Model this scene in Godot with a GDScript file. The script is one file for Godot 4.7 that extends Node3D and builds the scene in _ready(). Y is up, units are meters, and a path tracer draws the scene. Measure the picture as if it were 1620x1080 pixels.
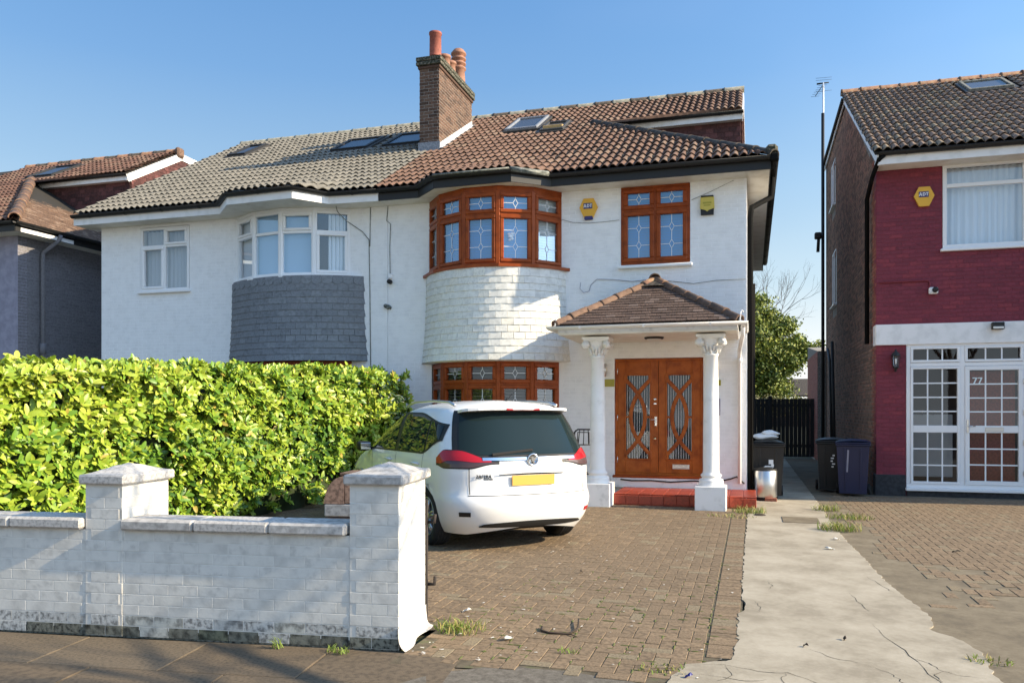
extends Node3D
# A semi-detached house with a white people carrier on its block-paved drive, between two neighbours.
# x runs along the fronts of the houses (right is +), y up, z towards the street; the front wall is z = 0. Metres.

const PITCH := 29.5
var SLOPE := Vector3(0, sin(deg_to_rad(PITCH)), -cos(deg_to_rad(PITCH)))
var LIFT := Vector3(0, cos(deg_to_rad(PITCH)), sin(deg_to_rad(PITCH)))
var EYE := Vector3(0, 1.6, 14.75)
var rng := RandomNumberGenerator.new()
var taken := {}
var noises := {}
var bumps := {}
var M := {}
var unit_meshes := {}


# ---------------------------------------------------------------- mesh building
class MB:
	var st := SurfaceTool.new()
	var x := Transform3D()
	var flat := 0

	func _init(smooth := false) -> void:
		st.begin(Mesh.PRIMITIVE_TRIANGLES)
		smoothing(smooth)

	func smoothing(on: bool) -> MB:
		st.set_smooth_group(1 if on else 0xFFFFFFFF)
		return self

	func tri(a: Vector3, b: Vector3, c: Vector3) -> void:   # corners counter-clockwise seen from outside
		st.add_vertex(x * a)
		st.add_vertex(x * c)
		st.add_vertex(x * b)

	func quad(a: Vector3, b: Vector3, c: Vector3, d: Vector3) -> void:
		tri(a, b, c)
		tri(a, c, d)

	func box(c: Vector3, s: Vector3, ch := 0.0) -> MB:
		var h := s / 2.0
		if ch <= 0.0:
			for k in 3:
				for g in [-1.0, 1.0]:
					var n := Vector3()
					n[k] = g
					var u := Vector3()
					u[(k + 1) % 3] = 1
					var v := n.cross(u)
					var o := c + n * h
					var uu := u * h
					var vv := v * h
					quad(o - uu - vv, o + uu - vv, o + uu + vv, o - uu + vv)
			return self
		ch = minf(ch, minf(h.x, minf(h.y, h.z)) * 0.95)
		for k in 3:   # faces
			for g in [-1.0, 1.0]:
				var n := Vector3()
				n[k] = g
				var u := Vector3()
				u[(k + 1) % 3] = 1
				var v := n.cross(u)
				var o := c + n * h
				var uu := u * h - u * ch
				var vv := v * (h - Vector3.ONE * ch)
				quad(o - uu - vv, o + uu - vv, o + uu + vv, o - uu + vv)
		for k in 3:   # edges along axis k
			var i := (k + 1) % 3
			var j := (k + 2) % 3
			for gi in [-1.0, 1.0]:
				for gj in [-1.0, 1.0]:
					var p := Vector3()
					p[i] = gi * h[i]
					p[j] = gj * (h[j] - ch)
					var q := Vector3()
					q[i] = gi * (h[i] - ch)
					q[j] = gj * h[j]
					var e := Vector3()
					e[k] = h[k] - ch
					if gi * gj > 0:
						quad(c + p - e, c + q - e, c + q + e, c + p + e)
					else:
						quad(c + q - e, c + p - e, c + p + e, c + q + e)
		for a in [-1.0, 1.0]:
			for b in [-1.0, 1.0]:
				for d in [-1.0, 1.0]:
					var s3 := Vector3(a, b, d)
					var p0 := c + s3 * (h - Vector3(0, ch, ch))
					var p1 := c + s3 * (h - Vector3(ch, 0, ch))
					var p2 := c + s3 * (h - Vector3(ch, ch, 0))
					if a * b * d > 0:
						tri(p0, p1, p2)
					else:
						tri(p0, p2, p1)
		return self

	func bar(a: Vector3, b: Vector3, w: float, t: float, up := Vector3.UP, ch := 0.0) -> MB:   # a box from a to b, w wide across «up», t thick along «up»
		var keep := x
		var d := (b - a).normalized()
		var s := up.cross(d)
		s = (s if s.length() > 0.001 else Vector3.RIGHT.cross(d)).normalized()
		x = keep * Transform3D(Basis(s, d.cross(s), d), (a + b) / 2.0)
		box(Vector3(), Vector3(w, t, a.distance_to(b)), ch)
		x = keep
		return self

	func tube(pts: Array, r0: float, r1 := -1.0, n := 8, caps := true) -> MB:
		if r1 < 0:
			r1 = r0
		var rings := []
		var side := Vector3()
		for i in pts.size():
			var d: Vector3 = (pts[mini(i + 1, pts.size() - 1)] - pts[maxi(i - 1, 0)]).normalized()
			if i == 0:
				side = d.cross(Vector3.UP if absf(d.y) < 0.9 else Vector3.RIGHT).normalized()
			else:
				side = (side - d * side.dot(d)).normalized()
			var other := d.cross(side)
			var r := lerpf(r0, r1, float(i) / maxf(1, pts.size() - 1))
			var ring := []
			for k in n:
				ring.append(pts[i] + (side * cos(TAU * k / n) + other * sin(TAU * k / n)) * r)
			rings.append(ring)
		for i in pts.size() - 1:
			for k in n:
				var l := (k + 1) % n
				quad(rings[i][k], rings[i][l], rings[i + 1][l], rings[i + 1][k])
		if caps:
			for k in range(1, n - 1):
				tri(rings[0][0], rings[0][k + 1], rings[0][k])
				tri(rings[-1][0], rings[-1][k], rings[-1][k + 1])
		return self

	func lathe(prof: Array, n := 20, arc := TAU) -> MB:   # prof: Vector2(radius, height) from the bottom up
		for i in prof.size() - 1:
			for k in n:
				var a := arc * k / n
				var b := arc * (k + 1) / n
				var p: Vector2 = prof[i]
				var q: Vector2 = prof[i + 1]
				var p0 := Vector3(p.x * cos(a), p.y, -p.x * sin(a))
				var p1 := Vector3(p.x * cos(b), p.y, -p.x * sin(b))
				var q0 := Vector3(q.x * cos(a), q.y, -q.x * sin(a))
				var q1 := Vector3(q.x * cos(b), q.y, -q.x * sin(b))
				if p.x < 1e-5:
					tri(p0, q1, q0)
				elif q.x < 1e-5:
					tri(p0, p1, q0)
				else:
					quad(p0, p1, q1, q0)
		return self

	func prism(poly: PackedVector2Array, z0: float, z1: float) -> MB:   # a polygon in x, y carried from z0 to z1 (z1 > z0)
		if Geometry2D.is_polygon_clockwise(poly):
			poly.reverse()
		var t := Geometry2D.triangulate_polygon(poly)
		for i in range(0, t.size(), 3):
			var a := poly[t[i]]
			var b := poly[t[i + 1]]
			var c := poly[t[i + 2]]
			if (b - a).cross(c - a) < 0:
				var k := b
				b = c
				c = k
			tri(Vector3(a.x, a.y, z1), Vector3(b.x, b.y, z1), Vector3(c.x, c.y, z1))
			tri(Vector3(a.x, a.y, z0), Vector3(c.x, c.y, z0), Vector3(b.x, b.y, z0))
		for i in poly.size():
			var a := poly[i]
			var b := poly[(i + 1) % poly.size()]
			quad(Vector3(a.x, a.y, z0), Vector3(b.x, b.y, z0), Vector3(b.x, b.y, z1), Vector3(a.x, a.y, z1))
		return self

	func grid(f: Callable, nu: int, nv: int) -> MB:   # f(u, v) in 0..1; outside is to the left of u x v
		for i in nu:
			for j in nv:
				var u0 := float(i) / nu
				var u1 := float(i + 1) / nu
				var v0 := float(j) / nv
				var v1 := float(j + 1) / nv
				quad(f.call(u0, v0), f.call(u1, v0), f.call(u1, v1), f.call(u0, v1))
		return self

	func mesh() -> ArrayMesh:
		st.generate_normals()
		return st.commit()


# ---------------------------------------------------------------- nodes
func add(parent: Node, o: Node3D, called: String) -> Node3D:
	o.name = called
	parent.add_child(o, true)
	return o


func obj(called: String, m: Variant, mat: Material, parent: Node, at := Transform3D()) -> MeshInstance3D:
	var o := MeshInstance3D.new()
	o.mesh = m.mesh() if m is MB else m
	o.material_override = mat
	o.transform = at
	add(parent, o, called)
	return o


func named(called: String) -> String:
	var n: int = taken.get(called, 0)
	taken[called] = n + 1
	return called if n == 0 else "%s_%03d" % [called, n]


func tag(o: Node3D, label: String, category: String, group := "", kind := "") -> Node3D:
	o.set_meta("label", label)
	o.set_meta("category", category)
	if group:
		o.set_meta("group", group)
	if kind:
		o.set_meta("kind", kind)
	return o


func thing(called: String, label: String, category: String, at := Vector3(), turn := 0.0, group := "") -> Node3D:
	var o := Node3D.new()
	o.position = at
	o.rotation.y = turn
	add(self, o, named(called))
	return tag(o, label, category, group)


func one(called: String, m: Variant, mat: Material, label: String, category: String, at := Transform3D(), group := "") -> Node3D:
	return tag(obj(named(called), m, mat, self, at), label, category, group)


func structure(called: String, m: Variant, mat: Material, label: String, category := "ground", at := Transform3D()) -> Node3D:
	var o := one(called, m, mat, label, category, at)
	o.set_meta("kind", "structure")
	return o


func many(called: String, m: Mesh, mat: Material, parent: Node, xf: Array, tints := []) -> MultiMeshInstance3D:
	var mm := MultiMesh.new()
	mm.transform_format = MultiMesh.TRANSFORM_3D
	mm.use_colors = tints.size() > 0
	mm.mesh = m
	mm.instance_count = xf.size()
	for i in xf.size():
		mm.set_instance_transform(i, xf[i])
		if tints.size() > 0:
			mm.set_instance_color(i, tints[i])
	var o := MultiMeshInstance3D.new()
	o.multimesh = mm
	o.material_override = mat
	o.set_meta("kind", "stuff")
	add(parent, o, called)
	return o


func pieces(called: String, rest: String, list: Array, parent: Node, most: int, mats: Array, loose: Material, world := Transform3D()) -> void:
	# list: [mesh, transform, tone]; the nearest «most» to the eye become parts, the others one joined part
	list.sort_custom(func(a, b): return (world * a[1].origin).distance_squared_to(EYE) < (world * b[1].origin).distance_squared_to(EYE))
	var left := {}
	for i in list.size():
		var p: Array = list[i]
		if i < most:
			obj(called, p[0], mats[p[2] % mats.size()], parent, p[1])
		else:
			if not left.has(p[0]):
				left[p[0]] = [[], []]
			left[p[0]][0].append(p[1])
			left[p[0]][1].append(mats[p[2] % mats.size()].get_meta("tone", Color.WHITE))
	if left.is_empty():
		return
	var biggest: Variant = null
	for k in left:
		if biggest == null or left[k][0].size() > left[biggest][0].size():
			biggest = k
	var o := many(rest, biggest, loose, parent, left[biggest][0], left[biggest][1])
	if left.size() > 1:   # the cut ones, joined into one mesh
		var st := SurfaceTool.new()
		st.begin(Mesh.PRIMITIVE_TRIANGLES)
		for k in left:
			if k != biggest:
				for t in left[k][0]:
					st.append_from(k, 0, t)
		var c := obj(rest, st.commit(), mats[0], parent)
		c.set_meta("kind", "stuff")


func T(at: Vector3, turn := 0.0, tip := 0.0, roll := 0.0) -> Transform3D:
	return Transform3D(Basis.from_euler(Vector3(tip, turn, roll)), at)


func cube(s: Vector3, ch: float) -> ArrayMesh:
	var key := "%s/%s" % [s.snapped(Vector3.ONE * 0.001), ch]
	if not unit_meshes.has(key):
		unit_meshes[key] = MB.new().box(Vector3(), s, ch).mesh()
	return unit_meshes[key]


# ---------------------------------------------------------------- materials
func L(r: float, g: float, b: float) -> Color:   # a linear base colour
	return Color(r, g, b).linear_to_srgb()


func noise_tex(freq: float, octaves: int, colors: Array, stops: Array, noise_seed: int, gain := 0.55) -> Texture2D:
	var n := FastNoiseLite.new()
	n.seed = noise_seed
	n.frequency = freq
	n.noise_type = FastNoiseLite.TYPE_SIMPLEX_SMOOTH
	n.fractal_octaves = octaves
	n.fractal_gain = gain
	var t := NoiseTexture2D.new()
	t.width = 512
	t.height = 512
	t.seamless = true
	t.noise = n
	var g := Gradient.new()
	g.offsets = PackedFloat32Array(stops)
	g.colors = PackedColorArray(colors)
	t.color_ramp = g
	return t


func relief(freq: float) -> Texture2D:
	if not bumps.has(freq):
		bumps[freq] = noise_tex(freq, 4, [Color.BLACK, Color.WHITE], [0.0, 1.0], 77)
	return bumps[freq]


func plain(key: String, c: Color, rough := 0.6, metal := 0.0) -> StandardMaterial3D:
	var m := StandardMaterial3D.new()
	m.resource_name = key
	m.albedo_color = c
	m.roughness = rough
	m.metallic = metal
	m.set_meta("tone", c.srgb_to_linear())
	M[key] = m
	return m


func patchy(key: String, colors: Array, stops: Array, size := 2.0, freq := 0.012, rough := 0.85, bump := 0.0, bump_freq := 0.15, world := true, noise_seed := 1, gain := 0.55) -> StandardMaterial3D:
	# colour from layered noise repeating every «size» metres, relief of «bump» centimetres
	var m := plain(key, Color.WHITE, rough)
	var mid: Color = colors[colors.size() / 2]
	m.set_meta("tone", mid.srgb_to_linear())
	m.albedo_texture = noise_tex(freq, 6, colors, stops, noise_seed + key.hash() % 1000, gain)
	m.uv1_triplanar = true
	m.uv1_world_triplanar = world
	m.uv1_scale = Vector3.ONE / size
	if bump > 0.0:
		m.heightmap_enabled = true
		m.heightmap_texture = relief(bump_freq)
		m.heightmap_scale = bump * 0.3
	return m


func shaded(c: Color, k: float) -> Color:
	var l := c.srgb_to_linear() * k
	return Color(l.r, l.g, l.b).linear_to_srgb()


func family(key: String, base: Color, speck: Color, n: int, spread: float, size := 1.5, rough := 0.85, bump := 0.05, contrast := 0.3) -> Array:
	# n variants of a weathered material that share two noise pictures
	var out := []
	var g := func(k: float) -> Color: return Color(1.0 - contrast * k, 1.0 - contrast * k, 1.0 - contrast * k)
	var t := noise_tex(0.02, 5, [g.call(1.0), g.call(0.45), g.call(0.1), g.call(0.0)], [0.15, 0.42, 0.6, 0.9], key.hash() % 997)
	var t2 := noise_tex(0.045, 5, [g.call(1.0), g.call(0.4), g.call(0.1), g.call(0.0)], [0.2, 0.4, 0.6, 0.9], key.hash() % 911)
	for i in n:
		var k := 1.0 + spread * (2.0 * i / maxf(1, n - 1) - 1.0)
		var m := plain("%s_%d" % [key, i], shaded(base.lerp(speck, 0.55 if i == n - 1 else 0.0), k), rough)
		m.albedo_texture = t if i % 2 == 0 else t2
		m.uv1_triplanar = true
		m.uv1_world_triplanar = true
		m.uv1_scale = Vector3.ONE / size
		m.uv1_offset = Vector3(i * 0.37, i * 0.21, i * 0.13)
		if bump > 0.0:
			m.heightmap_enabled = true
			m.heightmap_texture = relief(0.15)
			m.heightmap_scale = bump
		out.append(m)
	var loose := plain(key + "_loose", Color.WHITE, rough)
	loose.vertex_color_use_as_albedo = true
	loose.albedo_texture = t
	loose.uv1_triplanar = true
	loose.uv1_world_triplanar = true
	loose.uv1_scale = Vector3.ONE / size
	M[key] = loose
	return out


func pane_material(key: String, tint: Color, mirror: float) -> StandardMaterial3D:
	# coated double glazing: reflects «mirror» of the light, lets the rest through
	var im := Image.create(4, 4, false, Image.FORMAT_RGBA8)
	im.fill(Color.WHITE)
	var m := plain(key, Color(tint.r, tint.g, tint.b, mirror), 0.02, 1.0)
	m.albedo_texture = ImageTexture.create_from_image(im)
	m.transparency = BaseMaterial3D.TRANSPARENCY_ALPHA
	return m


func smooth(a: float, b: float, x: float) -> float:
	var t := clampf((x - a) / (b - a), 0.0, 1.0)
	return t * t * (3.0 - 2.0 * t)


func ramp(stops: Array, x: float) -> Vector3:
	for i in stops.size() - 1:
		if x <= stops[i + 1][0]:
			var t := clampf((x - stops[i][0]) / (stops[i + 1][0] - stops[i][0]), 0, 1)
			return (stops[i][1] as Vector3).lerp(stops[i + 1][1], t)
	return stops[-1][1]


func make_sky(towards_sun: Vector3) -> Sky:
	# clear spring sky: pale near the horizon, deep blue above, a little brighter round the sun, faint high haze
	var w := 1024
	var h := 512
	var im := Image.create(w, h, false, Image.FORMAT_RGBF)
	var n := FastNoiseLite.new()
	n.seed = 4
	n.frequency = 1.1
	n.fractal_octaves = 4
	var stops := [[0.0, Vector3(1.06, 1.05, 1.02)], [4.0, Vector3(0.93, 0.98, 0.98)], [8.5, Vector3(0.60, 0.78, 0.90)], [15.0, Vector3(0.376, 0.60, 0.85)], [22.0, Vector3(0.225, 0.455, 0.81)], [28.0, Vector3(0.165, 0.38, 0.75)], [45.0, Vector3(0.20, 0.38, 0.69)], [90.0, Vector3(0.17, 0.33, 0.63)]]
	for j in h:
		var up := (0.5 - (j + 0.5) / h) * PI
		var base := ramp(stops, rad_to_deg(maxf(up, 0.0)))
		for i in w:
			var a := (i + 0.5) / w * TAU
			var d := Vector3(sin(a) * cos(up), sin(up), -cos(a) * cos(up))
			var chi := acos(clampf(d.dot(towards_sun), -1.0, 1.0))
			# the CIE clear sky's brightening round the sun
			var glow := 10.0 * (exp(-3.0 * chi) - exp(-1.5 * PI)) + 0.45 * cos(chi) * cos(chi)
			var haze := smooth(-0.1, 0.7, n.get_noise_3d(d.x * 1.4, d.y * 4.0, d.z * 1.4)) * 0.22
			var pale := Vector3.ONE * (base.x * 0.5 + base.y * 0.3 + base.z * 0.2)
			var c := (base.lerp(pale, clampf(glow * 0.12, 0.0, 0.6)) * (1.0 + maxf(glow, -0.1)) + Vector3(0.20, 0.16, 0.10) * haze) * 0.46
			im.set_pixel(i, j, Color(c.x, c.y, c.z))
	var m := PanoramaSkyMaterial.new()
	m.panorama = ImageTexture.create_from_image(im)
	m.filter = true
	var s := Sky.new()
	s.sky_material = m
	return s


func setup() -> void:
	var cam := Camera3D.new()
	cam.position = EYE
	cam.rotation.y = deg_to_rad(16.6)
	cam.keep_aspect = Camera3D.KEEP_HEIGHT
	cam.projection = Camera3D.PROJECTION_FRUSTUM
	cam.set_frustum(0.2 * 2.0 * 540.0 / 1272.0, Vector2(0, 0.2 * 108.0 / 1272.0), 0.2, 900.0)
	cam.current = true
	add(self, cam, "camera")
	var sun_high := deg_to_rad(27.3)
	var sun_back := deg_to_rad(3.0)
	var towards := Vector3(cos(sun_back) * cos(sun_high), sin(sun_high), -sin(sun_back) * cos(sun_high))
	var e := Environment.new()
	e.background_mode = Environment.BG_SKY
	e.sky = make_sky(towards)
	e.tonemap_mode = Environment.TONE_MAPPER_LINEAR
	e.tonemap_exposure = 2.12
	e.sdfgi_enabled = true
	e.ssao_enabled = true
	e.ssil_enabled = true
	var we := WorldEnvironment.new()
	we.environment = e
	we.name = "world_environment"
	add_child(we)
	var sun := DirectionalLight3D.new()
	sun.light_energy = 1.4
	sun.light_color = Color(1.0, 0.92, 0.78)
	sun.light_angular_distance = 0.5
	sun.shadow_enabled = true
	sun.look_at_from_position(towards * 50.0, Vector3())
	add(self, sun, "sun")


func materials() -> void:
	rng.seed = 11
	# paint and masonry
	patchy("white_paint", [L(.84, .835, .82), L(.87, .868, .86), L(.885, .883, .875)], [0.1, 0.4, 0.8], 3.0, 0.006, 0.7)
	patchy("white_trim", [L(.74, .73, .71), L(.84, .83, .81)], [0.2, 0.6], 1.5, 0.01, 0.5, 0.05)
	patchy("porch_paint", [L(.70, .69, .66), L(.84, .83, .80), L(.85, .84, .82)], [0.1, 0.35, 0.8], 1.4, 0.01, 0.6, 0.15, 0.1)
	patchy("cream_soffit", [L(.70, .66, .58), L(.80, .77, .70)], [0.2, 0.6], 2.0, 0.01, 0.6, 0.05)
	plain("upvc", L(.82, .82, .82), 0.3)
	plain("black_plastic", L(.010, .010, .010), 0.55)
	plain("black_pipe", L(.006, .006, .006), 0.85).metallic_specular = 0.25
	plain("black_mat", L(.01, .01, .01), 0.8)
	plain("dark_void", L(.03, .03, .032), 0.9)
	plain("room_wall", L(.22, .2, .18), 0.9)
	patchy("grey_gutter", [L(.05, .055, .045), L(.16, .17, .15), L(.3, .3, .27)], [0.2, 0.5, 0.8], 0.8, 0.02, 0.7, 0.2)
	patchy("lead", [L(.16, .17, .19), L(.32, .33, .35)], [0.2, 0.8], 0.6, 0.02, 0.5, 0.1)
	patchy("lead_dark", [L(.03, .028, .026), L(.07, .065, .06)], [0.2, 0.8], 0.6, 0.02, 0.6)
	patchy("pale_lead", [L(.5, .5, .5), L(.75, .75, .73)], [0.2, 0.7], 0.6, 0.02, 0.5, 0.1)
	patchy("mortar", [L(.20, .18, .155), L(.36, .33, .29)], [0.2, 0.8], 1.0, 0.03, 0.95, 0.3)
	patchy("mossy_stone", [L(.02, .025, .012), L(.07, .07, .05), L(.20, .17, .13)], [0.3, 0.5, 0.75], 0.7, 0.02, 0.95, 0.8, 0.08)
	patchy("terracotta", [L(.17, .045, .03), L(.30, .085, .055), L(.33, .10, .07)], [0.2, 0.5, 0.8], 0.8, 0.015, 0.75, 0.15)
	patchy("terracotta_pale", [L(.20, .09, .055), L(.33, .165, .105), L(.28, .13, .08)], [0.2, 0.5, 0.8], 0.8, 0.015, 0.75, 0.15)
	patchy("dark_ridge", [L(.022, .02, .017), L(.06, .05, .04), L(.16, .12, .09)], [0.3, 0.55, 0.8], 0.9, 0.015, 0.95, 0.5)
	patchy("grey_ridge", [L(.10, .10, .08), L(.20, .20, .17), L(.27, .26, .22)], [0.2, 0.5, 0.8], 0.9, 0.015, 0.95, 0.4)
	patchy("red_ridge", [L(.09, .05, .035), L(.24, .12, .08), L(.30, .24, .12)], [0.2, 0.5, 0.85], 0.9, 0.015, 0.95, 0.4)
	patchy("hip_orange", [L(.075, .048, .033), L(.15, .088, .06), L(.19, .12, .08)], [0.15, 0.5, 0.85], 0.9, 0.015, 0.9, 0.4)
	plain("roof_deck", L(.02, .018, .015), 0.95)
	M.roof_brown = family("roof_brown", L(.20, .113, .074), L(.225, .16, .11), 6, 0.12, 1.3, 0.9, 0.08, 0.4)
	M.roof_grey = family("roof_grey", L(.20, .185, .152), L(.22, .20, .165), 5, 0.07, 1.3, 0.9, 0.06, 0.25)
	M.roof_dark = family("roof_dark", L(.34, .23, .16), L(.34, .28, .17), 6, 0.12, 1.3, 0.9, 0.08, 0.5)
	M.roof_red = family("roof_red", L(.165, .085, .058), L(.16, .11, .075), 5, 0.25, 1.3, 0.9, 0.08, 0.4)
	M.plain_brown = family("plain_brown", L(.15, .095, .072), L(.22, .165, .14), 6, 0.18, 0.4, 0.9, 0.08, 0.55)
	M.plain_tan = family("plain_tan", L(.19, .115, .075), L(.30, .22, .16), 6, 0.2, 0.8, 0.9, 0.08, 0.45)
	M.plum_tile = family("plum_tile", L(.10, .035, .03), L(.14, .05, .045), 4, 0.25, 0.8, 0.85, 0.06, 0.3)
	M.slate = family("slate", L(.21, .225, .245), L(.23, .245, .26), 5, 0.06, 0.9, 0.75, 0.05, 0.22)
	M.white_tile = family("white_tile", L(.76, .75, .70), L(.72, .68, .58), 6, 0.03, 1.4, 0.75, 0.06, 0.14)
	M.stack_brick = family("stack_brick", L(.15, .082, .052), L(.115, .075, .05), 6, 0.4, 0.5, 0.92, 0.10, 0.4)
	M.brown_brick = family("brown_brick", L(.34, .205, .14), L(.38, .18, .12), 6, 0.35, 0.5, 0.92, 0.10, 0.4)
	M.orange_brick = family("orange_brick", L(.40, .14, .08), L(.32, .13, .09), 4, 0.25, 0.5, 0.92, 0.08, 0.35)
	M.red_paint_brick = family("red_paint_brick", L(.20, .027, .047), L(.235, .032, .042), 5, 0.12, 0.8, 0.72, 0.05, 0.15)
	M.white_brick = family("white_brick", L(.875, .872, .862), L(.85, .845, .83), 5, 0.012, 2.6, 0.75, 0.0, 0.035)
	M.wall_brick = family("wall_brick", L(.70, .675, .615), L(.66, .635, .57), 5, 0.02, 2.2, 0.85, 0.05, 0.12)
	M.pink_brick = family("pink_brick", L(.50, .17, .12), L(.42, .16, .12), 4, 0.15, 0.5, 0.92, 0.08, 0.3)
	M.grimy_brick = family("grimy_brick", L(.58, .575, .54), L(.44, .44, .38), 5, 0.12, 1.1, 0.9, 0.10, 0.45)
	M.mossy_brick = family("mossy_brick", L(.20, .20, .16), L(.10, .11, .06), 5, 0.2, 1.0, 0.95, 0.15, 0.7)
	M.grey_brick = family("grey_brick", L(.20, .195, .21), L(.16, .155, .165), 4, 0.10, 0.8, 0.85, 0.06, 0.15)
	M.paver = family("paver", L(.225, .158, .094), L(.20, .172, .11), 8, 0.12, 0.5, 0.92, 0.08, 0.28)
	M.red_tile = family("red_tile", L(.36, .055, .025), L(.28, .05, .03), 4, 0.18, 0.6, 0.4, 0.03, 0.2)
	M.coping = family("coping", L(.55, .525, .49), L(.50, .48, .45), 4, 0.08, 0.8, 0.95, 0.12, 0.26)
	patchy("plum_paint", [L(.17, .022, .036), L(.215, .028, .044)], [0.2, 0.7], 1.5, 0.012, 0.75, 0.2)
	patchy("plinth", [L(.018, .019, .022), L(.035, .037, .042)], [0.2, 0.7], 1.0, 0.02, 0.8, 0.3)
	patchy("grey_render", [L(.16, .155, .17), L(.22, .215, .235)], [0.2, 0.7], 1.5, 0.012, 0.85, 0.3)
	patchy("lilac_render", [L(.24, .23, .29), L(.31, .30, .37)], [0.2, 0.7], 1.5, 0.012, 0.85, 0.3)
	# ground
	patchy("soil", [L(.05, .045, .03), L(.09, .085, .05), L(.08, .10, .04)], [0.2, 0.5, 0.8], 3.0, 0.012, 0.95, 1.0)
	patchy("tarmac", [L(.085, .073, .058), L(.125, .11, .088), L(.17, .15, .125)], [0.25, 0.5, 0.8], 2.2, 0.05, 0.95, 0.5, 0.3, true, 1, 0.85)
	patchy("footway", [L(.10, .077, .05), L(.135, .105, .07), L(.17, .135, .095)], [0.2, 0.5, 0.85], 2.6, 0.012, 0.95, 0.4, 0.3, true, 1, 0.8)
	M.flag = family("flag", L(.135, .10, .064), L(.125, .10, .07), 4, 0.08, 0.7, 0.95, 0.10, 0.22)
	patchy("drive_tarmac", [L(.115, .092, .06), L(.155, .124, .08), L(.20, .165, .11)], [0.2, 0.5, 0.85], 3.1, 0.01, 0.95, 0.4, 0.3, true, 1, 0.82)
	patchy("concrete", [L(.245, .21, .155), L(.32, .28, .212), L(.385, .34, .265)], [0.12, 0.45, 0.8], 3.3, 0.006, 0.92, 0.3, 0.3, true, 1, 0.78)
	patchy("joint_sand", [L(.07, .055, .033), L(.11, .088, .056), L(.09, .09, .04)], [0.25, 0.5, 0.8], 1.3, 0.02, 0.95, 0.3)
	patchy("road", [L(.045, .045, .045), L(.065, .065, .063)], [0.2, 0.7], 2.0, 0.04, 0.9, 0.4)
	patchy("kerb", [L(.26, .25, .23), L(.36, .35, .32)], [0.2, 0.7], 1.0, 0.02, 0.9, 0.3)
	plain("hall_wall", L(.05, .032, .026), 0.9)
	plain("hall_white", L(.34, .34, .33), 0.6)
	plain("door_void", L(.02, .03, .03), 0.8)
	plain("moss", L(.016, .014, .010), 0.95)  # near-black: shade of the roof channels put into the moss colour
	plain("crack", L(.035, .03, .02), 0.95)
	# joinery, glass, metal
	patchy("window_wood", [L(.20, .042, .010), L(.285, .060, .013), L(.325, .072, .016)], [0.15, 0.5, 0.85], 1.2, 0.01, 0.34).metallic_specular = 0.28
	patchy("door_wood", [L(.24, .055, .011), L(.35, .088, .015), L(.40, .108, .019)], [0.15, 0.5, 0.85], 1.2, 0.008, 0.3).metallic_specular = 0.3
	pane_material("pane", Color(0.80, 0.91, 1.0), 0.24)
	pane_material("pane_low", Color(0.9, 0.95, 1.0), 0.07)
	pane_material("pane_clear", Color(0.9, 0.95, 1.0), 0.16)
	plain("came", L(.75, .76, .76), 0.4)
	plain("chrome", L(.75, .75, .75), 0.12, 1.0)
	plain("brushed_steel", L(.60, .60, .60), 0.32, 1.0)
	plain("brass", L(.75, .62, .35), 0.25, 1.0)
	plain("blind_sky_tint", L(.05, .22, .58), 0.6)  # the blue stands in for sky reflected in the upper panes
	plain("blind_pale", L(.62, .72, .76), 0.6)
	plain("blind_dark", L(.07, .07, .065), 0.6)
	plain("curtain", L(.66, .74, .80), 0.9)
	plain("curtain_blue", L(.40, .55, .70), 0.9)
	plain("net_curtain", L(.42, .45, .48), 0.9)
	plain("gate_wood", L(.013, .012, .011), 0.8)
	plain("bin_black", L(.014, .014, .015), 0.45)
	plain("bin_blue", L(.014, .017, .055), 0.5)
	plain("bag", L(.62, .66, .70), 0.4)
	plain("yellow_plastic", L(.78, .42, .03), 0.4)
	plain("yellow_dull", L(.60, .47, .08), 0.4)
	plain("navy", L(.03, .03, .16), 0.4)
	plain("white_ink", L(.85, .85, .85), 0.5)
	plain("gold", L(.36, .31, .03), 0.35)
	plain("rust", L(.03, .022, .018), 0.8)
	plain("lamp_glass", L(.7, .7, .66), 0.3)
	plain("pine", L(.50, .33, .13), 0.6)


# ---------------------------------------------------------------- building blocks
func cells(x0: float, x1: float, y0: float, y1: float, holes: Array) -> Array:   # the rectangle less its holes, as rectangles
	var xs := [x0, x1]
	var ys := [y0, y1]
	for h in holes:
		for k in [h[0], h[1]]:
			if k > x0 and k < x1 and not xs.has(k):
				xs.append(k)
		for k in [h[2], h[3]]:
			if k > y0 and k < y1 and not ys.has(k):
				ys.append(k)
	xs.sort()
	ys.sort()
	var out := []
	for i in xs.size() - 1:
		var run := -1
		for j in ys.size():
			var open := j == ys.size() - 1
			if not open:
				var c := Vector2((xs[i] + xs[i + 1]) / 2.0, (ys[j] + ys[j + 1]) / 2.0)
				for h in holes:
					if c.x > h[0] and c.x < h[1] and c.y > h[2] and c.y < h[3]:
						open = true
			if open:
				if run >= 0:
					out.append([xs[i], xs[i + 1], ys[run], ys[j]])
				run = -1
			elif run < 0:
				run = j
	return out


func wall_slab(x0: float, x1: float, y0: float, y1: float, z0: float, z1: float, holes := []) -> MB:
	var b := MB.new()
	for c in cells(x0, x1, y0, y1, holes):
		b.box(Vector3((c[0] + c[1]) / 2, (c[2] + c[3]) / 2, (z0 + z1) / 2), Vector3(c[1] - c[0], c[3] - c[2], z1 - z0))
	return b


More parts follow.
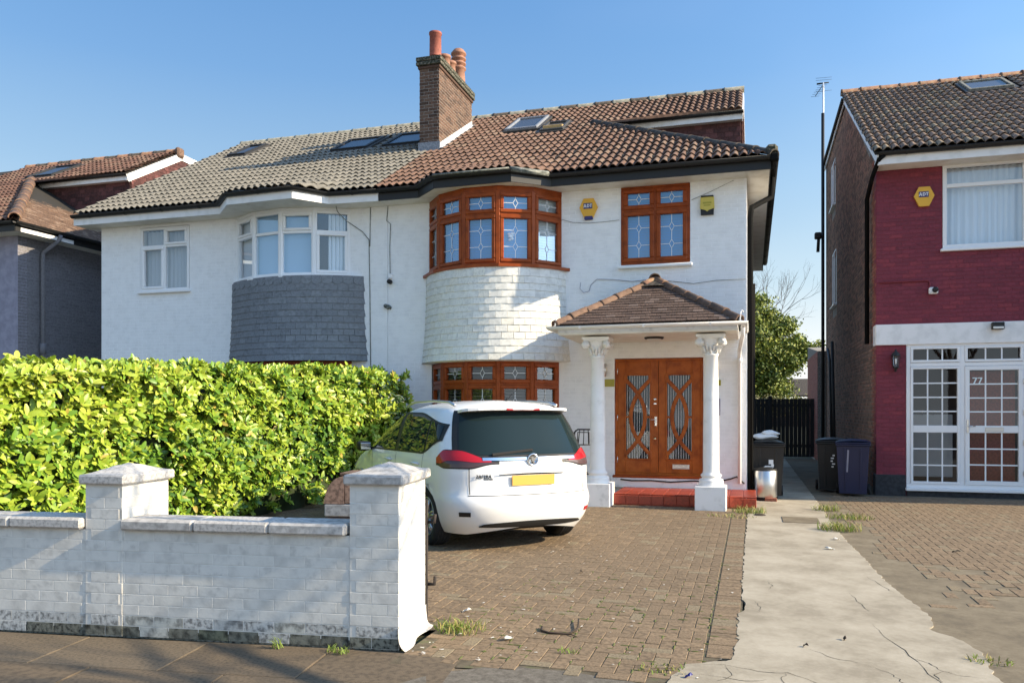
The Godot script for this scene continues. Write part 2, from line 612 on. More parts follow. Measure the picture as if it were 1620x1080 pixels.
func bricks(o: Vector3, u: Vector3, n: Vector3, length: float, rows: Array, holes: Array, opts := {}) -> Array:
	# bricks laid along u from o, rows = first and last course; returns pieces for pieces()
	var bl: float = opts.get("l", 0.225)
	var bh: float = opts.get("h", 0.075)
	var joint: float = opts.get("joint", 0.009)
	var proud: float = opts.get("proud", 0.005)
	var deep := 0.04
	var tones: int = opts.get("tones", 5)
	var out := []
	var up := Vector3.UP
	var basis := Basis(u, up, n)
	for r in range(rows[0], rows[1]):
		var s: float = -(bl / 2.0 if r % 2 else 0.0) + opts.get("shift", 0.0)
		while s < length:
			var a := maxf(s, 0.0)
			var b := minf(s + bl, length)
			s += bl
			if b - a < 0.05:
				continue
			var y := (r + 0.5) * bh
			var spans := [[a, b]]
			for h in holes:
				if y > h[2] and y < h[3]:
					var next := []
					for q in spans:
						if h[1] <= q[0] or h[0] >= q[1]:
							next.append(q)
						else:
							if h[0] - q[0] > 0.04:
								next.append([q[0], h[0]])
							if q[1] - h[1] > 0.04:
								next.append([h[1], q[1]])
					spans = next
			for q in spans:
				var w: float = q[1] - q[0]
				var t := Transform3D(basis, o + u * ((q[0] + q[1]) / 2.0) + up * y + n * (proud - deep / 2.0 + rng.randf_range(-0.2, 0.2) * proud))
				var m := cube(Vector3(bl - joint, bh - joint, deep), opts.get("ch", 0.004))
				if w < bl - 0.001:
					t.basis = t.basis * Basis.from_scale(Vector3((w - joint) / (bl - joint), 1, 1))
				out.append([m, t, rng.randi() % tones])
	return out


func member(b: MB, x0: float, x1: float, y0: float, y1: float, z0: float, z1: float, ch := 0.006) -> void:
	b.box(Vector3((x0 + x1) / 2, (y0 + y1) / 2, (z0 + z1) / 2), Vector3(x1 - x0, y1 - y0, z1 - z0), ch)


func ring(b: MB, x0: float, x1: float, y0: float, y1: float, fw: float, z0: float, z1: float, ch := 0.006) -> void:
	member(b, x0, x1, y0, y0 + fw, z0, z1, ch)
	member(b, x0, x1, y1 - fw, y1, z0, z1, ch)
	member(b, x0, x0 + fw, y0 + fw, y1 - fw, z0, z1, ch)
	member(b, x1 - fw, x1, y0 + fw, y1 - fw, z0, z1, ch)


func strip(b: MB, p: Vector2, q: Vector2, z: float, w := 0.011) -> void:
	b.bar(Vector3(p.x, p.y, z), Vector3(q.x, q.y, z), w, 0.004, Vector3(0, 0, 1))


func came(x0: float, x1: float, y0: float, y1: float, z: float, diamonds: int) -> MB:   # lead work with a diamond on each cross
	var b := MB.new()
	var c := (x0 + x1) / 2
	var dw := minf(0.045, (x1 - x0) * 0.14)
	var dh := dw * 1.75
	var at := [0.5] if diamonds == 1 else [0.30, 0.71]
	var low := y0
	for k in at:
		var y: float = lerpf(y0, y1, k)
		strip(b, Vector2(c, low), Vector2(c, y - dh), z)
		low = y + dh
		strip(b, Vector2(x0, y), Vector2(c - dw, y), z)
		strip(b, Vector2(c + dw, y), Vector2(x1, y), z)
		for s in [-1.0, 1.0]:
			strip(b, Vector2(c, y - dh), Vector2(c + s * dw, y), z, 0.009)
			strip(b, Vector2(c, y + dh), Vector2(c + s * dw, y), z, 0.009)
	strip(b, Vector2(c, low), Vector2(c, y1), z)
	return b


func flat_quad(x0: float, x1: float, y0: float, y1: float, z: float) -> MB:
	var b := MB.new()
	b.quad(Vector3(x0, y0, z), Vector3(x1, y0, z), Vector3(x1, y1, z), Vector3(x0, y1, z))
	return b


func window(parent: Node, at: Transform3D, w: float, h: float, cols: Array, top: float, mat: Material, opts := {}) -> MeshInstance3D:
	# at: lower left corner of the frame's face, x right, y up, z out. cols: [share of the width, sash above, sash below]
	var fw: float = opts.get("fw", 0.055)
	var sw: float = opts.get("sw", 0.05)
	var b := MB.new()
	ring(b, 0, w, 0, h, fw, -0.07, 0.0)
	var x := 0.0
	var ty: float = h - top
	var lights := []
	for i in cols.size():
		var x1: float = x + w * cols[i][0]
		if i > 0:
			member(b, x - fw / 2, x + fw / 2, fw, h - fw, -0.07, 0.0)
		var a := x + (fw if i == 0 else fw / 2)
		var z := x1 - (fw if i == cols.size() - 1 else fw / 2)
		if top > 0:
			member(b, a, z, ty - fw / 2, ty + fw / 2, -0.07, -0.001)
			lights.append([a, z, ty + fw / 2, h - fw, cols[i][1], true])
			lights.append([a, z, fw, ty - fw / 2, cols[i][2], false])
		else:
			lights.append([a, z, fw, h - fw, cols[i][2], false])
		x = x1
	var frame := obj("window", b, mat, parent, at)
	var sill: float = opts.get("sill", 0.0)
	if sill > 0:
		var sb := MB.new()
		member(sb, -sill, w + sill, -0.055, -0.002, -0.07, opts.get("sill_out", 0.09), 0.01)
		obj("sill", sb, opts.get("sill_mat", mat), frame)
	for l in lights:
		var x0: float = l[0]
		var x1: float = l[1]
		var y0: float = l[2]
		var y1: float = l[3]
		if l[4]:
			var s := MB.new()
			ring(s, x0 - 0.008, x1 + 0.008, y0 - 0.008, y1 + 0.008, sw + 0.008, -0.055, 0.022, 0.012)
			obj("sash", s, mat, frame)
			x0 += sw
			x1 -= sw
			y0 += sw
			y1 -= sw
		obj("pane", flat_quad(x0, x1, y0, y1, -0.03), opts.get("pane", M.pane), frame)
		if opts.get("came", false):
			obj("leading", came(x0, x1, y0, y1, -0.024, 1 if l[5] else 2), M.came, frame)
	if opts.has("blind"):
		var s := MB.new()
		var y: float = 0.03
		var pitch: float = opts.get("slat", 0.05)
		while y < h - 0.03:
			s.box(Vector3(w / 2, y, -0.13), Vector3(w - 0.06, pitch * opts.get("cover", 0.86), 0.004))
			y += pitch
		obj("blind", s, opts.blind, frame)
	if opts.has("curtain"):
		for c in opts.curtain:   # [x0, x1, y0, y1]
			var f := func(u: float, v: float) -> Vector3:
				return Vector3(lerpf(c[0], c[1], u), lerpf(c[2], c[3], v), -0.17 + 0.025 * sin(u * (c[1] - c[0]) * 55.0 + 1.3 * sin(u * 9.0)))
			obj("curtain", MB.new(true).grid(f, 40, 1), opts.get("curtain_mat", M.curtain), frame)
	return frame


func roll(s: float) -> float:   # the wave of a double-roll tile, s in tiles
	return 0.052 * pow(0.5 - 0.5 * cos(4.0 * PI * s), 0.66)


func tile_mesh(w: float, g: float, place: Callable, lo: Variant = null, hi: Variant = null) -> ArrayMesh:
	# one interlocking tile; place(u, v, h) gives the point; lo(v), hi(v) cut it
	var b := MB.new(true)
	var n := 12
	var lap := 0.07
	var low := []
	var top := []
	var back := []
	for i in n + 1:
		var u := w * i / n
		var u0 := u
		var u1 := u
		if lo != null:
			u0 = maxf(u0, lo.call(0.0))
			u1 = maxf(u1, lo.call(g + lap))
		if hi != null:
			u0 = minf(u0, hi.call(0.0))
			u1 = minf(u1, hi.call(g + lap))
		var h := roll(float(i) / n)
		low.append(place.call(u0, 0.0, h + 0.022))
		top.append(place.call(u0, 0.0, h + 0.036))
		back.append(place.call(u1, g + lap, h))
	for i in n:
		b.quad(top[i], top[i + 1], back[i + 1], back[i])
	b.smoothing(false)
	for i in n:
		b.quad(low[i], low[i + 1], top[i + 1], top[i])
	return b.mesh()


func tiled_slope(roof: Node, o: Vector3, width: float, rows: int, gauge: float, tw: float, mats: Array, loose: Material, most: int, lo: Callable, hi: Callable, bulge: Variant, holes: Array) -> void:
	# tiles on the front slope whose eave starts at o and runs along +x; lo(v), hi(v) bound it, bulge(u, v) pushes it out level, holes [u0, u1, v0, v1]
	var list := []
	var std := tile_mesh(tw, gauge, func(u: float, v: float, h: float) -> Vector3: return Vector3(u, v, h))
	var basis := Basis(Vector3.RIGHT, SLOPE, LIFT)
	for r in rows:
		var v0 := r * gauge
		for k in ceili(width / tw):
			var u0 := k * tw
			var vm := v0 + gauge
			var lo_v := maxf(lo.call(v0), lo.call(vm))
			var hi_v := minf(hi.call(v0), hi.call(vm))
			if u0 >= maxf(hi.call(v0), hi.call(vm)) - 0.02 or u0 + tw <= minf(lo.call(v0), lo.call(vm)) + 0.02:
				continue
			var skip := false
			for q in holes:
				if u0 + tw * 0.5 > q[0] and u0 + tw * 0.5 < q[1] and v0 + gauge * 0.5 > q[2] and v0 + gauge * 0.5 < q[3]:
					skip = true
			if skip:
				continue
			var t := Transform3D(basis, o + Vector3.RIGHT * u0 + SLOPE * v0 + LIFT * rng.randf_range(-0.003, 0.003))
			t.basis = t.basis * Basis.from_euler(Vector3(rng.randf_range(-0.008, 0.008), 0, rng.randf_range(-0.007, 0.007)))
			var m: ArrayMesh = std
			var pushed: bool = bulge != null and (bulge.call(u0, v0) > 0.001 or bulge.call(u0 + tw, v0) > 0.001)
			var cut: bool = u0 < lo_v or u0 + tw > hi_v
			if pushed or cut:
				var place := func(u: float, v: float, h: float) -> Vector3:
					var p := Vector3(u, v, h)
					if bulge != null:
						var push: float = bulge.call(u0 + u, v0 + v)
						p += Vector3(0, push * SLOPE.z, push * LIFT.z)
					return p
				m = tile_mesh(tw, gauge, place, func(v: float) -> float: return lo.call(v0 + v) - u0, func(v: float) -> float: return hi.call(v0 + v) - u0)
			list.append([m, t, rng.randi() % mats.size()])
	pieces("tile", "tiles", list, roof, most, mats, loose)


func moss_shade_strips(roof: Node, o: Vector3, width: float, rows: int, gauge: float, tw: float, share: float, hi: Callable) -> void:
	# near-black moss strips that paint shade into the channels between the rolls
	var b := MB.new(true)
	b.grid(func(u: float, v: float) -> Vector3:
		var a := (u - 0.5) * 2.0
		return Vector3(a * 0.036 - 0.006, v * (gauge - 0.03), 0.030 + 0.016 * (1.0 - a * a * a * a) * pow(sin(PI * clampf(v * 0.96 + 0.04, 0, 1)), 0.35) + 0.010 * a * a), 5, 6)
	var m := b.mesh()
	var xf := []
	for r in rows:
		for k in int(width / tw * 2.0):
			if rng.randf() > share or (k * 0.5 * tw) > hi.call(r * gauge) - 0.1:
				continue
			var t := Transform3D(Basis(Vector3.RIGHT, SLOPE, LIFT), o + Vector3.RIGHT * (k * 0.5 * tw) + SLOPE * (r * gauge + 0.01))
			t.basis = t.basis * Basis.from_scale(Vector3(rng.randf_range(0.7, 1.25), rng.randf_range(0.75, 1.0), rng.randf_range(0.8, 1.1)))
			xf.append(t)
	many("moss", m, M.moss, roof, xf)  # moss that also stands in for shade beside the rolls


func caps(parent: Node, called: String, a: Vector3, b: Vector3, r: float, mats: Array, up := Vector3.UP, each := 0.45) -> void:   # half-round ridge tiles from a to b
	var n := maxi(1, roundi(a.distance_to(b) / each))
	var d := (b - a) / n
	var l := d.length()
	var m := MB.new(true)
	m.x = Transform3D(Basis(Vector3.RIGHT, Vector3(0, 0, 1), Vector3(0, -1, 0)), Vector3())
	m.lathe([Vector2(r * 1.08, -0.012), Vector2(r * 1.08, 0.03), Vector2(r, 0.04), Vector2(r, l + 0.012), Vector2(r * 0.86, l + 0.012), Vector2(r * 0.86, -0.012), Vector2(r * 1.08, -0.012)], 12, PI)
	var mesh := m.mesh()
	var z := d.normalized()
	var x := up.cross(z).normalized()
	var y := z.cross(x)
	# the lathe's arc rises along -y after the turn above: its opening looks down
	for i in n:
		obj(called, mesh, mats[(i * 7 + 3) % mats.size()], parent, Transform3D(Basis(x, y, z), a + d * i + y * rng.randf_range(-0.006, 0.006)))


func gutter(parent: Node, pts: Array, mat: Material, r := 0.056, bracket: Variant = null) -> MeshInstance3D:
	var b := MB.new(true)
	var n := 8
	for inner in 2:   # a half-round channel: outer and inner skin
		for i in pts.size() - 1:
			var corners := []
			for e in 2:
				var p: Vector3 = pts[i + e]
				var d0: Vector3 = (pts[i + e] - pts[maxi(i + e - 1, 0)]).normalized()
				var d1: Vector3 = (pts[mini(i + e + 1, pts.size() - 1)] - pts[i + e]).normalized()
				var d := (d0 + d1).normalized()
				var s := d.cross(Vector3.UP).normalized()
				var wide := 1.0 / maxf(0.5, s.dot((d1 if d1.length() > 0.5 else d0).cross(Vector3.UP).normalized()))
				var ringp := []
				for k in n + 1:
					var a := PI * k / n
					var rr := r - 0.006 * inner
					ringp.append(p + s * cos(a) * rr * wide + Vector3.DOWN * sin(a) * rr)
				corners.append(ringp)
			for k in n:
				if inner:
					b.quad(corners[0][k + 1], corners[0][k], corners[1][k], corners[1][k + 1])
				else:
					b.quad(corners[0][k], corners[0][k + 1], corners[1][k + 1], corners[1][k])
			if inner == 0:   # rolled lip
				for k in [0, n]:
					b.tube([corners[0][k], corners[1][k]], 0.006, 0.006, 5)
	var o := obj("gutter", b, mat, parent)
	for i in pts.size() - 1:
		var l: float = pts[i].distance_to(pts[i + 1])
		for k in int(l / 0.9):
			var p: Vector3 = pts[i].lerp(pts[i + 1], (k + 0.5) / int(l / 0.9))
			var d: Vector3 = (pts[i + 1] - pts[i]).normalized()
			var c := MB.new()
			var s := d.cross(Vector3.UP)
			for q in 6:
				var a := PI * q / 6.0
				var a2 := PI * (q + 1) / 6.0
				c.bar(p + s * cos(a) * (r + 0.004) + Vector3.DOWN * sin(a) * (r + 0.004), p + s * cos(a2) * (r + 0.004) + Vector3.DOWN * sin(a2) * (r + 0.004), 0.03, 0.008, (s * cos(a + 0.26) + Vector3.DOWN * sin(a + 0.26)))
			obj("bracket", c, bracket if bracket else mat, o)
	return o


func fascia(parent: Node, pts: Array, y0: float, y1: float, mat: Material, inset := 0.0) -> void:
	for i in pts.size() - 1:
		var a := Vector3(pts[i].x, (y0 + y1) / 2, pts[i].z - inset)
		var b := Vector3(pts[i + 1].x, (y0 + y1) / 2, pts[i + 1].z - inset)
		obj("fascia", MB.new().bar(a, b, 0.022, y1 - y0), mat, parent)


func soffit(parent: Node, outer: Array, z_in: float, y: float, mat: Material) -> void:
	var poly := PackedVector2Array()
	for p in outer:
		poly.append(Vector2(p.x, -p.z))
	poly.append(Vector2(outer[-1].x, -z_in))
	poly.append(Vector2(outer[0].x, -z_in))
	obj("soffit", MB.new().prism(poly, y, y + 0.012), mat, parent, Transform3D(Basis(Vector3.RIGHT, Vector3(0, 0, -1), Vector3(0, 1, 0)), Vector3()))


func arc_points(x0: float, x1: float, h: float, n: int) -> Array:   # Vector2(x, z) along a bay that stands h proud of the wall
	var a := (x1 - x0) / 2
	var r := (a * a + h * h) / (2 * h)
	var half := asin(minf(1.0, a / r))
	var out := []
	for i in n + 1:
		var t := -half + 2 * half * i / n
		out.append(Vector2((x0 + x1) / 2 + r * sin(t), h - r + r * cos(t)))
	return out


func facet(p: Vector2, q: Vector2, y: float) -> Transform3D:   # lower left corner of a bay light between two plan points
	var u := Vector3(q.x - p.x, 0, q.y - p.y).normalized()
	return Transform3D(Basis(u, Vector3.UP, u.cross(Vector3.UP)), Vector3(p.x, y, p.y))


func plan_slab(pts: Array, y0: float, y1: float) -> MB:   # Vector2(x, z) plan carried up from y0 to y1
	var poly := PackedVector2Array()
	for p in pts:
		poly.append(Vector2(p.x, -p.y))
	var b := MB.new()
	b.x = Transform3D(Basis(Vector3.RIGHT, Vector3(0, 0, -1), Vector3(0, 1, 0)), Vector3())
	return b.prism(poly, y0, y1)


func hanging_tiles(parent: Node, x0: float, x1: float, h: float, y0: float, y1: float, rows: int, tw: float, flare: float, mats: Array, loose: Material, scallop: bool) -> void:
	# tile hanging round a bay, in courses that flare out towards the bottom
	var list := []
	var g := (y1 - y0) / rows
	var th := g + 0.05
	var flat_tile := cube(Vector3(tw - 0.0015, th, 0.020), 0.003)
	var scal := PackedVector2Array()
	for k in 9:
		var a := PI + PI * k / 8
		scal.append(Vector2((tw / 2 - 0.003) * cos(a), -th / 2 + 0.06 + 0.06 * sin(a)))
	scal.append(Vector2(tw / 2 - 0.003, th / 2))
	scal.append(Vector2(-tw / 2 + 0.003, th / 2))
	var round_tile := MB.new().prism(scal, -0.010, 0.010).mesh()
	for r in rows:
		var f := func(y: float) -> float: return 0.035 + flare * pow(clampf((y1 - y) / (y1 - y0), 0, 1), 2.6)
		var yb := y0 + r * g
		var e: float = f.call(yb + g / 2)
		var lean := atan((f.call(yb) - f.call(yb + g)) / g) + 0.085
		var pts := arc_points(x0 - e * 0.8, x1 + e * 0.8, h + e, 64)
		var length := 0.0
		for i in 64:
			length += pts[i].distance_to(pts[i + 1])
		var n := roundi(length / tw)
		var r_shift := 0.5 if r % 2 else 0.0
		for k in n + (1 if r % 2 else 0):
			var s: float = (k + 0.5 - r_shift) / n * 64.0
			s = clampf(s, 0.35, 63.65)
			var i := mini(int(s), 63)
			var p: Vector2 = pts[i].lerp(pts[i + 1], s - i)
			var d: Vector2 = (pts[i + 1] - pts[i]).normalized()
			var u := Vector3(d.x, 0, d.y)
			var nn := u.cross(Vector3.UP)
			var b := Basis(u, Vector3.UP, nn).rotated(u, -lean + rng.randf_range(-0.012, 0.012))
			b = b.rotated(nn, rng.randf_range(-0.012, 0.012))
			var t := Transform3D(b, Vector3(p.x, yb + th / 2, p.y) + nn * rng.randf_range(0.0, 0.003))
			list.append([round_tile if scallop and r == rows - 1 else flat_tile, t, rng.randi() % mats.size()])
	pieces("hanging_tile", "hanging_tiles", list, parent, 300, mats, loose)


func skylight(parent: Node, o: Vector3, u0: float, u1: float, v0: float, v1: float, frame_mat: Material, pane_mat: Material, inner: Variant = null, lift := 0.0) -> void:
	var at := Transform3D(Basis(Vector3.RIGHT, SLOPE, LIFT), o + Vector3.RIGHT * u0 + SLOPE * v0)
	var w := u1 - u0
	var h := v1 - v0
	var b := MB.new()
	ring(b, 0, w, 0, h, 0.07, 0.0, 0.11, 0.01)
	var f := obj("skylight", b, frame_mat, parent, at)
	obj("flashing", MB.new().box(Vector3(w / 2, h / 2, 0.03), Vector3(w + 0.14, h + 0.16, 0.07)), M.lead_dark, f)
	obj("lining", flat_quad(0.07, w - 0.07, 0.07, h - 0.07, 0.058), M.dark_void, f)
	if inner:
		var s := MB.new()
		ring(s, 0.05, w - 0.05, 0.05, h - 0.05, 0.07, 0.0, 0.07, 0.008)
		var sash_at := Transform3D(Basis.from_euler(Vector3(-lift, 0, 0)), Vector3(0, h * 0.12, 0.10))
		obj("open_sash", s, inner, f, sash_at)
		obj("pane", flat_quad(0.1, w - 0.1, 0.1, h - 0.1, 0.03), pane_mat, f, sash_at)
	else:
		obj("pane", flat_quad(0.07, w - 0.07, 0.07, h - 0.07, 0.085), pane_mat, f)


func pipe(parent: Node, called: String, pts: Array, r: float, mat: Material) -> MeshInstance3D:
	return obj(called, MB.new(true).tube(pts, r, r, 10), mat, parent)


# ---------------------------------------------------------------- the house on the right of the pair
const RISE := 7.07   # slope length from eave to ridge


func bulge_of(pts: Array) -> Callable:   # pts: Vector2(x, z) along the eave
	return func(x: float, v: float) -> float:
		var f := clampf(1.0 - v / 1.25, 0.0, 1.0)
		if f <= 0.0:
			return 0.0
		for i in pts.size() - 1:
			if x >= pts[i].x and x <= pts[i + 1].x:
				return (lerpf(pts[i].y, pts[i + 1].y, (x - pts[i].x) / maxf(0.001, pts[i + 1].x - pts[i].x)) - 0.43) * f * f * (1.5 - 0.5 * f)
		return 0.0


func shell(house: Node, x0: float, x1: float, z0: float, z1: float, top: float, front_holes: Array, mat: Material, side_mat: Material, side_holes := []) -> void:
	obj("front_wall", wall_slab(x0, x1, -0.3, top, z1 - 0.25, z1, front_holes), mat, house)
	var side := wall_slab(-z1 + 0.252, -z0 - 0.252, -0.3, top, -0.12, 0.12)
	for x in [x0 + 0.12, x1 - 0.12]:
		obj("side_wall", side, side_mat, house, Transform3D(Basis(Vector3(0, 0, -1), Vector3.UP, Vector3.RIGHT), Vector3(x, 0, 0)))
		side = wall_slab(-z1 + 0.252, -z0 - 0.252, -0.3, top, -0.12, 0.12)
	obj("rear_wall", wall_slab(x0, x1, -0.3, top, z0, z0 + 0.25), side_mat, house)
	obj("floor", MB.new().box(Vector3((x0 + x1) / 2, 0.1, (z0 + z1) / 2), Vector3(x1 - x0 - 0.5, 0.2, z1 - z0 - 0.5)).box(Vector3((x0 + x1) / 2, 2.85, (z0 + z1) / 2), Vector3(x1 - x0 - 0.5, 0.25, z1 - z0 - 0.5)), M.room_wall, house)
	obj("partition", MB.new().box(Vector3((x0 + x1) / 2, top / 2, z1 - 3.4), Vector3(x1 - x0 - 0.5, top - 0.1, 0.12)), M.room_wall, house)


func attic(house: Node, x0: float, x1: float, mat: Material, ridge := -5.72, back := -9.9) -> void:   # closes the roof space below the tiles
	var ry := 5.85 + (0.40 - ridge) * tan(deg_to_rad(PITCH)) - 0.05
	obj("roof_space", side_prism(PackedVector2Array([Vector2(0.3, 5.735), Vector2(0.38, 5.79), Vector2(ridge, ry), Vector2(back, ry - 0.1), Vector2(back, 5.735)]), x0, x1), mat, house)


func side_prism(poly: PackedVector2Array, x0: float, x1: float) -> MB:   # a (z, y) outline carried from x0 to x1
	var b := MB.new()
	var q := PackedVector2Array()
	for p in poly:
		q.append(Vector2(-p.x, p.y))
	b.x = Transform3D(Basis(Vector3(0, 0, -1), Vector3.UP, Vector3.RIGHT), Vector3())
	return b.prism(q, x0, x1)


func tile_field(parent: Node, o: Vector3, u: Vector3, n: Vector3, width: float, rows: int, g: float, tw: float, mats: Array, loose: Material, lo: Variant = null, hi: Variant = null, lean := 0.06, up := Vector3.UP, most := 300) -> void:
	# small plain tiles on a flat face; lo / hi(v) cut them
	var list := []
	var full := cube(Vector3(tw - 0.004, g + 0.05, 0.014), 0.003)
	var basis := Basis(u, up, n)
	for r in rows:
		var k0 := -0.5 if r % 2 else 0.0
		for k in ceili(width / tw) + 1:
			var a := maxf(0.0, (k + k0) * tw)
			var b := minf(width, (k + k0 + 1) * tw)
			var y := r * g
			if lo != null:
				a = maxf(a, lo.call(y + g / 2))
			if hi != null:
				b = minf(b, hi.call(y + g / 2))
			if b - a < 0.03:
				continue
			var t := Transform3D(basis * Basis.from_euler(Vector3(-lean + rng.randf_range(-0.02, 0.02), 0, rng.randf_range(-0.015, 0.015))), o + u * (a + b) / 2 + up * (y + g / 2 + 0.02) + n * rng.randf_range(0.010, 0.015))
			t.basis = t.basis * Basis.from_scale(Vector3((b - a) / tw, 1, 1))
			list.append([full, t, rng.randi() % mats.size()])
	pieces("tile", "tiles", list, parent, most, mats, loose)


func bay_lights(house: Node, pts: Array, y: float, h: float, top: float, mat: Material, sashes: Array, opts: Dictionary) -> void:
	for i in pts.size() - 1:
		var o := opts.duplicate()
		if opts.has("panes"):
			o.pane = opts.panes[i]
		if opts.has("blinds"):
			o.blind = opts.blinds[i]
		window(house, facet(pts[i], pts[i + 1], y), pts[i].distance_to(pts[i + 1]), h, [[1.0, sashes[i][0], sashes[i][1]]], top, mat, o)
		if i > 0:   # the post that covers the joint
			var b := MB.new()
			b.box(Vector3(0, h / 2, -0.028), Vector3(0.085, h - 0.004, 0.075), 0.012)
			var d: Vector2 = (pts[i + 1] - pts[i - 1]).normalized()
			var u := Vector3(d.x, 0, d.y)
			obj("post", b, mat, house, Transform3D(Basis(u, Vector3.UP, u.cross(Vector3.UP)), Vector3(pts[i].x, y, pts[i].y)))


func chimney(house: Node) -> void:
	var x0 := -7.36
	var x1 := -6.87
	var z0 := -4.70
	var z1 := -2.44
	var core := MB.new().box(Vector3((x0 + x1) / 2, 8.2, (z0 + z1) / 2), Vector3(x1 - x0 - 0.012, 2.6, z1 - z0 - 0.012))
	var ch := obj("chimney", core, M.mortar, house)
	var list := []
	for f in [[Vector3(x0, 7.2, z1 - 0.006), Vector3.RIGHT, Vector3(0, 0, 1), x1 - x0, 0.0], [Vector3(x1 - 0.006, 7.2, z1), Vector3(0, 0, -1), Vector3.RIGHT, z1 - z0, 0.1], [Vector3(x0 + 0.006, 7.2, z0), Vector3(0, 0, 1), Vector3.LEFT, z1 - z0, 0.1]]:
		list.append_array(bricks(f[0], f[1], f[2], f[3], [3, 30], [], {"tones": 6, "joint": 0.011, "proud": 0.006, "shift": f[4] - 0.11}))
	pieces("brick", "bricks", list, ch, 300, M.stack_brick, M.stack_brick_loose)
	for k in 3:   # oversailing courses
		var s: float = [0.03, 0.065, 0.065][k]
		var y: float = [9.45, 9.525, 9.62][k]
		var hh: float = [0.07, 0.085, 0.1][k]
		obj("oversailing_course", MB.new().box(Vector3((x0 + x1) / 2, y + hh / 2, (z0 + z1) / 2), Vector3(x1 - x0 + 2 * s, hh - 0.004, z1 - z0 + 2 * s), 0.012), M.mossy_stone if k > 0 else M.stack_brick[1], ch)
	var fl := MB.new(true)
	fl.grid(func(u: float, v: float) -> Vector3:
		var e := sin(u * PI) * sin(v * PI)
		return Vector3(lerpf(x0 - 0.06, x1 + 0.06, u), 9.715 + 0.11 * pow(e, 0.6), lerpf(z1 + 0.06, z0 - 0.06, v)), 8, 14)
	obj("flaunching", fl, M.mossy_stone, ch)
	var pot := MB.new(true).lathe([Vector2(0.14, 0), Vector2(0.135, 0.5), Vector2(0.15, 0.51), Vector2(0.15, 0.56), Vector2(0.125, 0.56), Vector2(0.12, 0.0)], 20)
	obj("chimney_pot", pot, M.terracotta, ch, T(Vector3(-7.05, 9.80, -2.66)))
	var short := MB.new(true).lathe([Vector2(0.15, 0), Vector2(0.13, 0.22), Vector2(0.16, 0.23), Vector2(0.16, 0.29), Vector2(0.12, 0.29), Vector2(0.11, 0.0)], 18)
	for z in [-3.25, -3.62]:
		obj("chimney_pot", short, M.terracotta_pale, ch, T(Vector3(-7.06, 9.78, z)))
	var lou := MB.new(true)
	var prof := [Vector2(0.17, 0), Vector2(0.15, 0.30)]
	for k in 3:
		prof.append_array([Vector2(0.185, 0.32 + k * 0.12), Vector2(0.185, 0.36 + k * 0.12), Vector2(0.13, 0.37 + k * 0.12), Vector2(0.13, 0.42 + k * 0.12)])
	prof.append_array([Vector2(0.19, 0.69), Vector2(0.19, 0.73), Vector2(0.12, 0.82), Vector2(0.0, 0.85)])
	lou.lathe(prof, 20)
	obj("louvred_pot", lou, M.terracotta_pale, ch, T(Vector3(-7.03, 9.78, -4.15)))
	# lead: an apron in front, a stepped flashing up the right side
	obj("apron", MB.new().box(Vector3((x0 + x1) / 2, 7.63, z1 + 0.006), Vector3(x1 - x0 + 0.05, 0.26, 0.012)), M.lead, ch)
	var poly := PackedVector2Array()
	var n := 15
	for k in n:
		var a := 0.0 + (z1 - z0) * k / n
		var b := (z1 - z0) * (k + 1) / n
		var y := 7.55 + tan(deg_to_rad(PITCH)) * b + 0.10
		poly.append(Vector2(a, y - 0.01))
		poly.append(Vector2(b - 0.02, y + 0.05))
	poly.append(Vector2(z1 - z0, 7.45 + tan(deg_to_rad(PITCH)) * (z1 - z0)))
	poly.append(Vector2(0, 7.45))
	obj("stepped_flashing", MB.new().prism(poly, 0.0, 0.01), M.pale_lead, ch, Transform3D(Basis(Vector3(0, 0, -1), Vector3.UP, Vector3.RIGHT), Vector3(x1 + 0.002, 0, z1)))
	var soak := MB.new()
	soak.quad(Vector3(x1 + 0.005, 7.53, z1 + 0.05), Vector3(x1 + 0.16, 7.53, z1 + 0.05), Vector3(x1 + 0.16, 7.53 + tan(deg_to_rad(PITCH)) * 2.3, z0), Vector3(x1 + 0.005, 7.53 + tan(deg_to_rad(PITCH)) * 2.3, z0))
	obj("side_flashing", soak, M.pale_lead, ch, T(Vector3(0, 0.06, 0)))


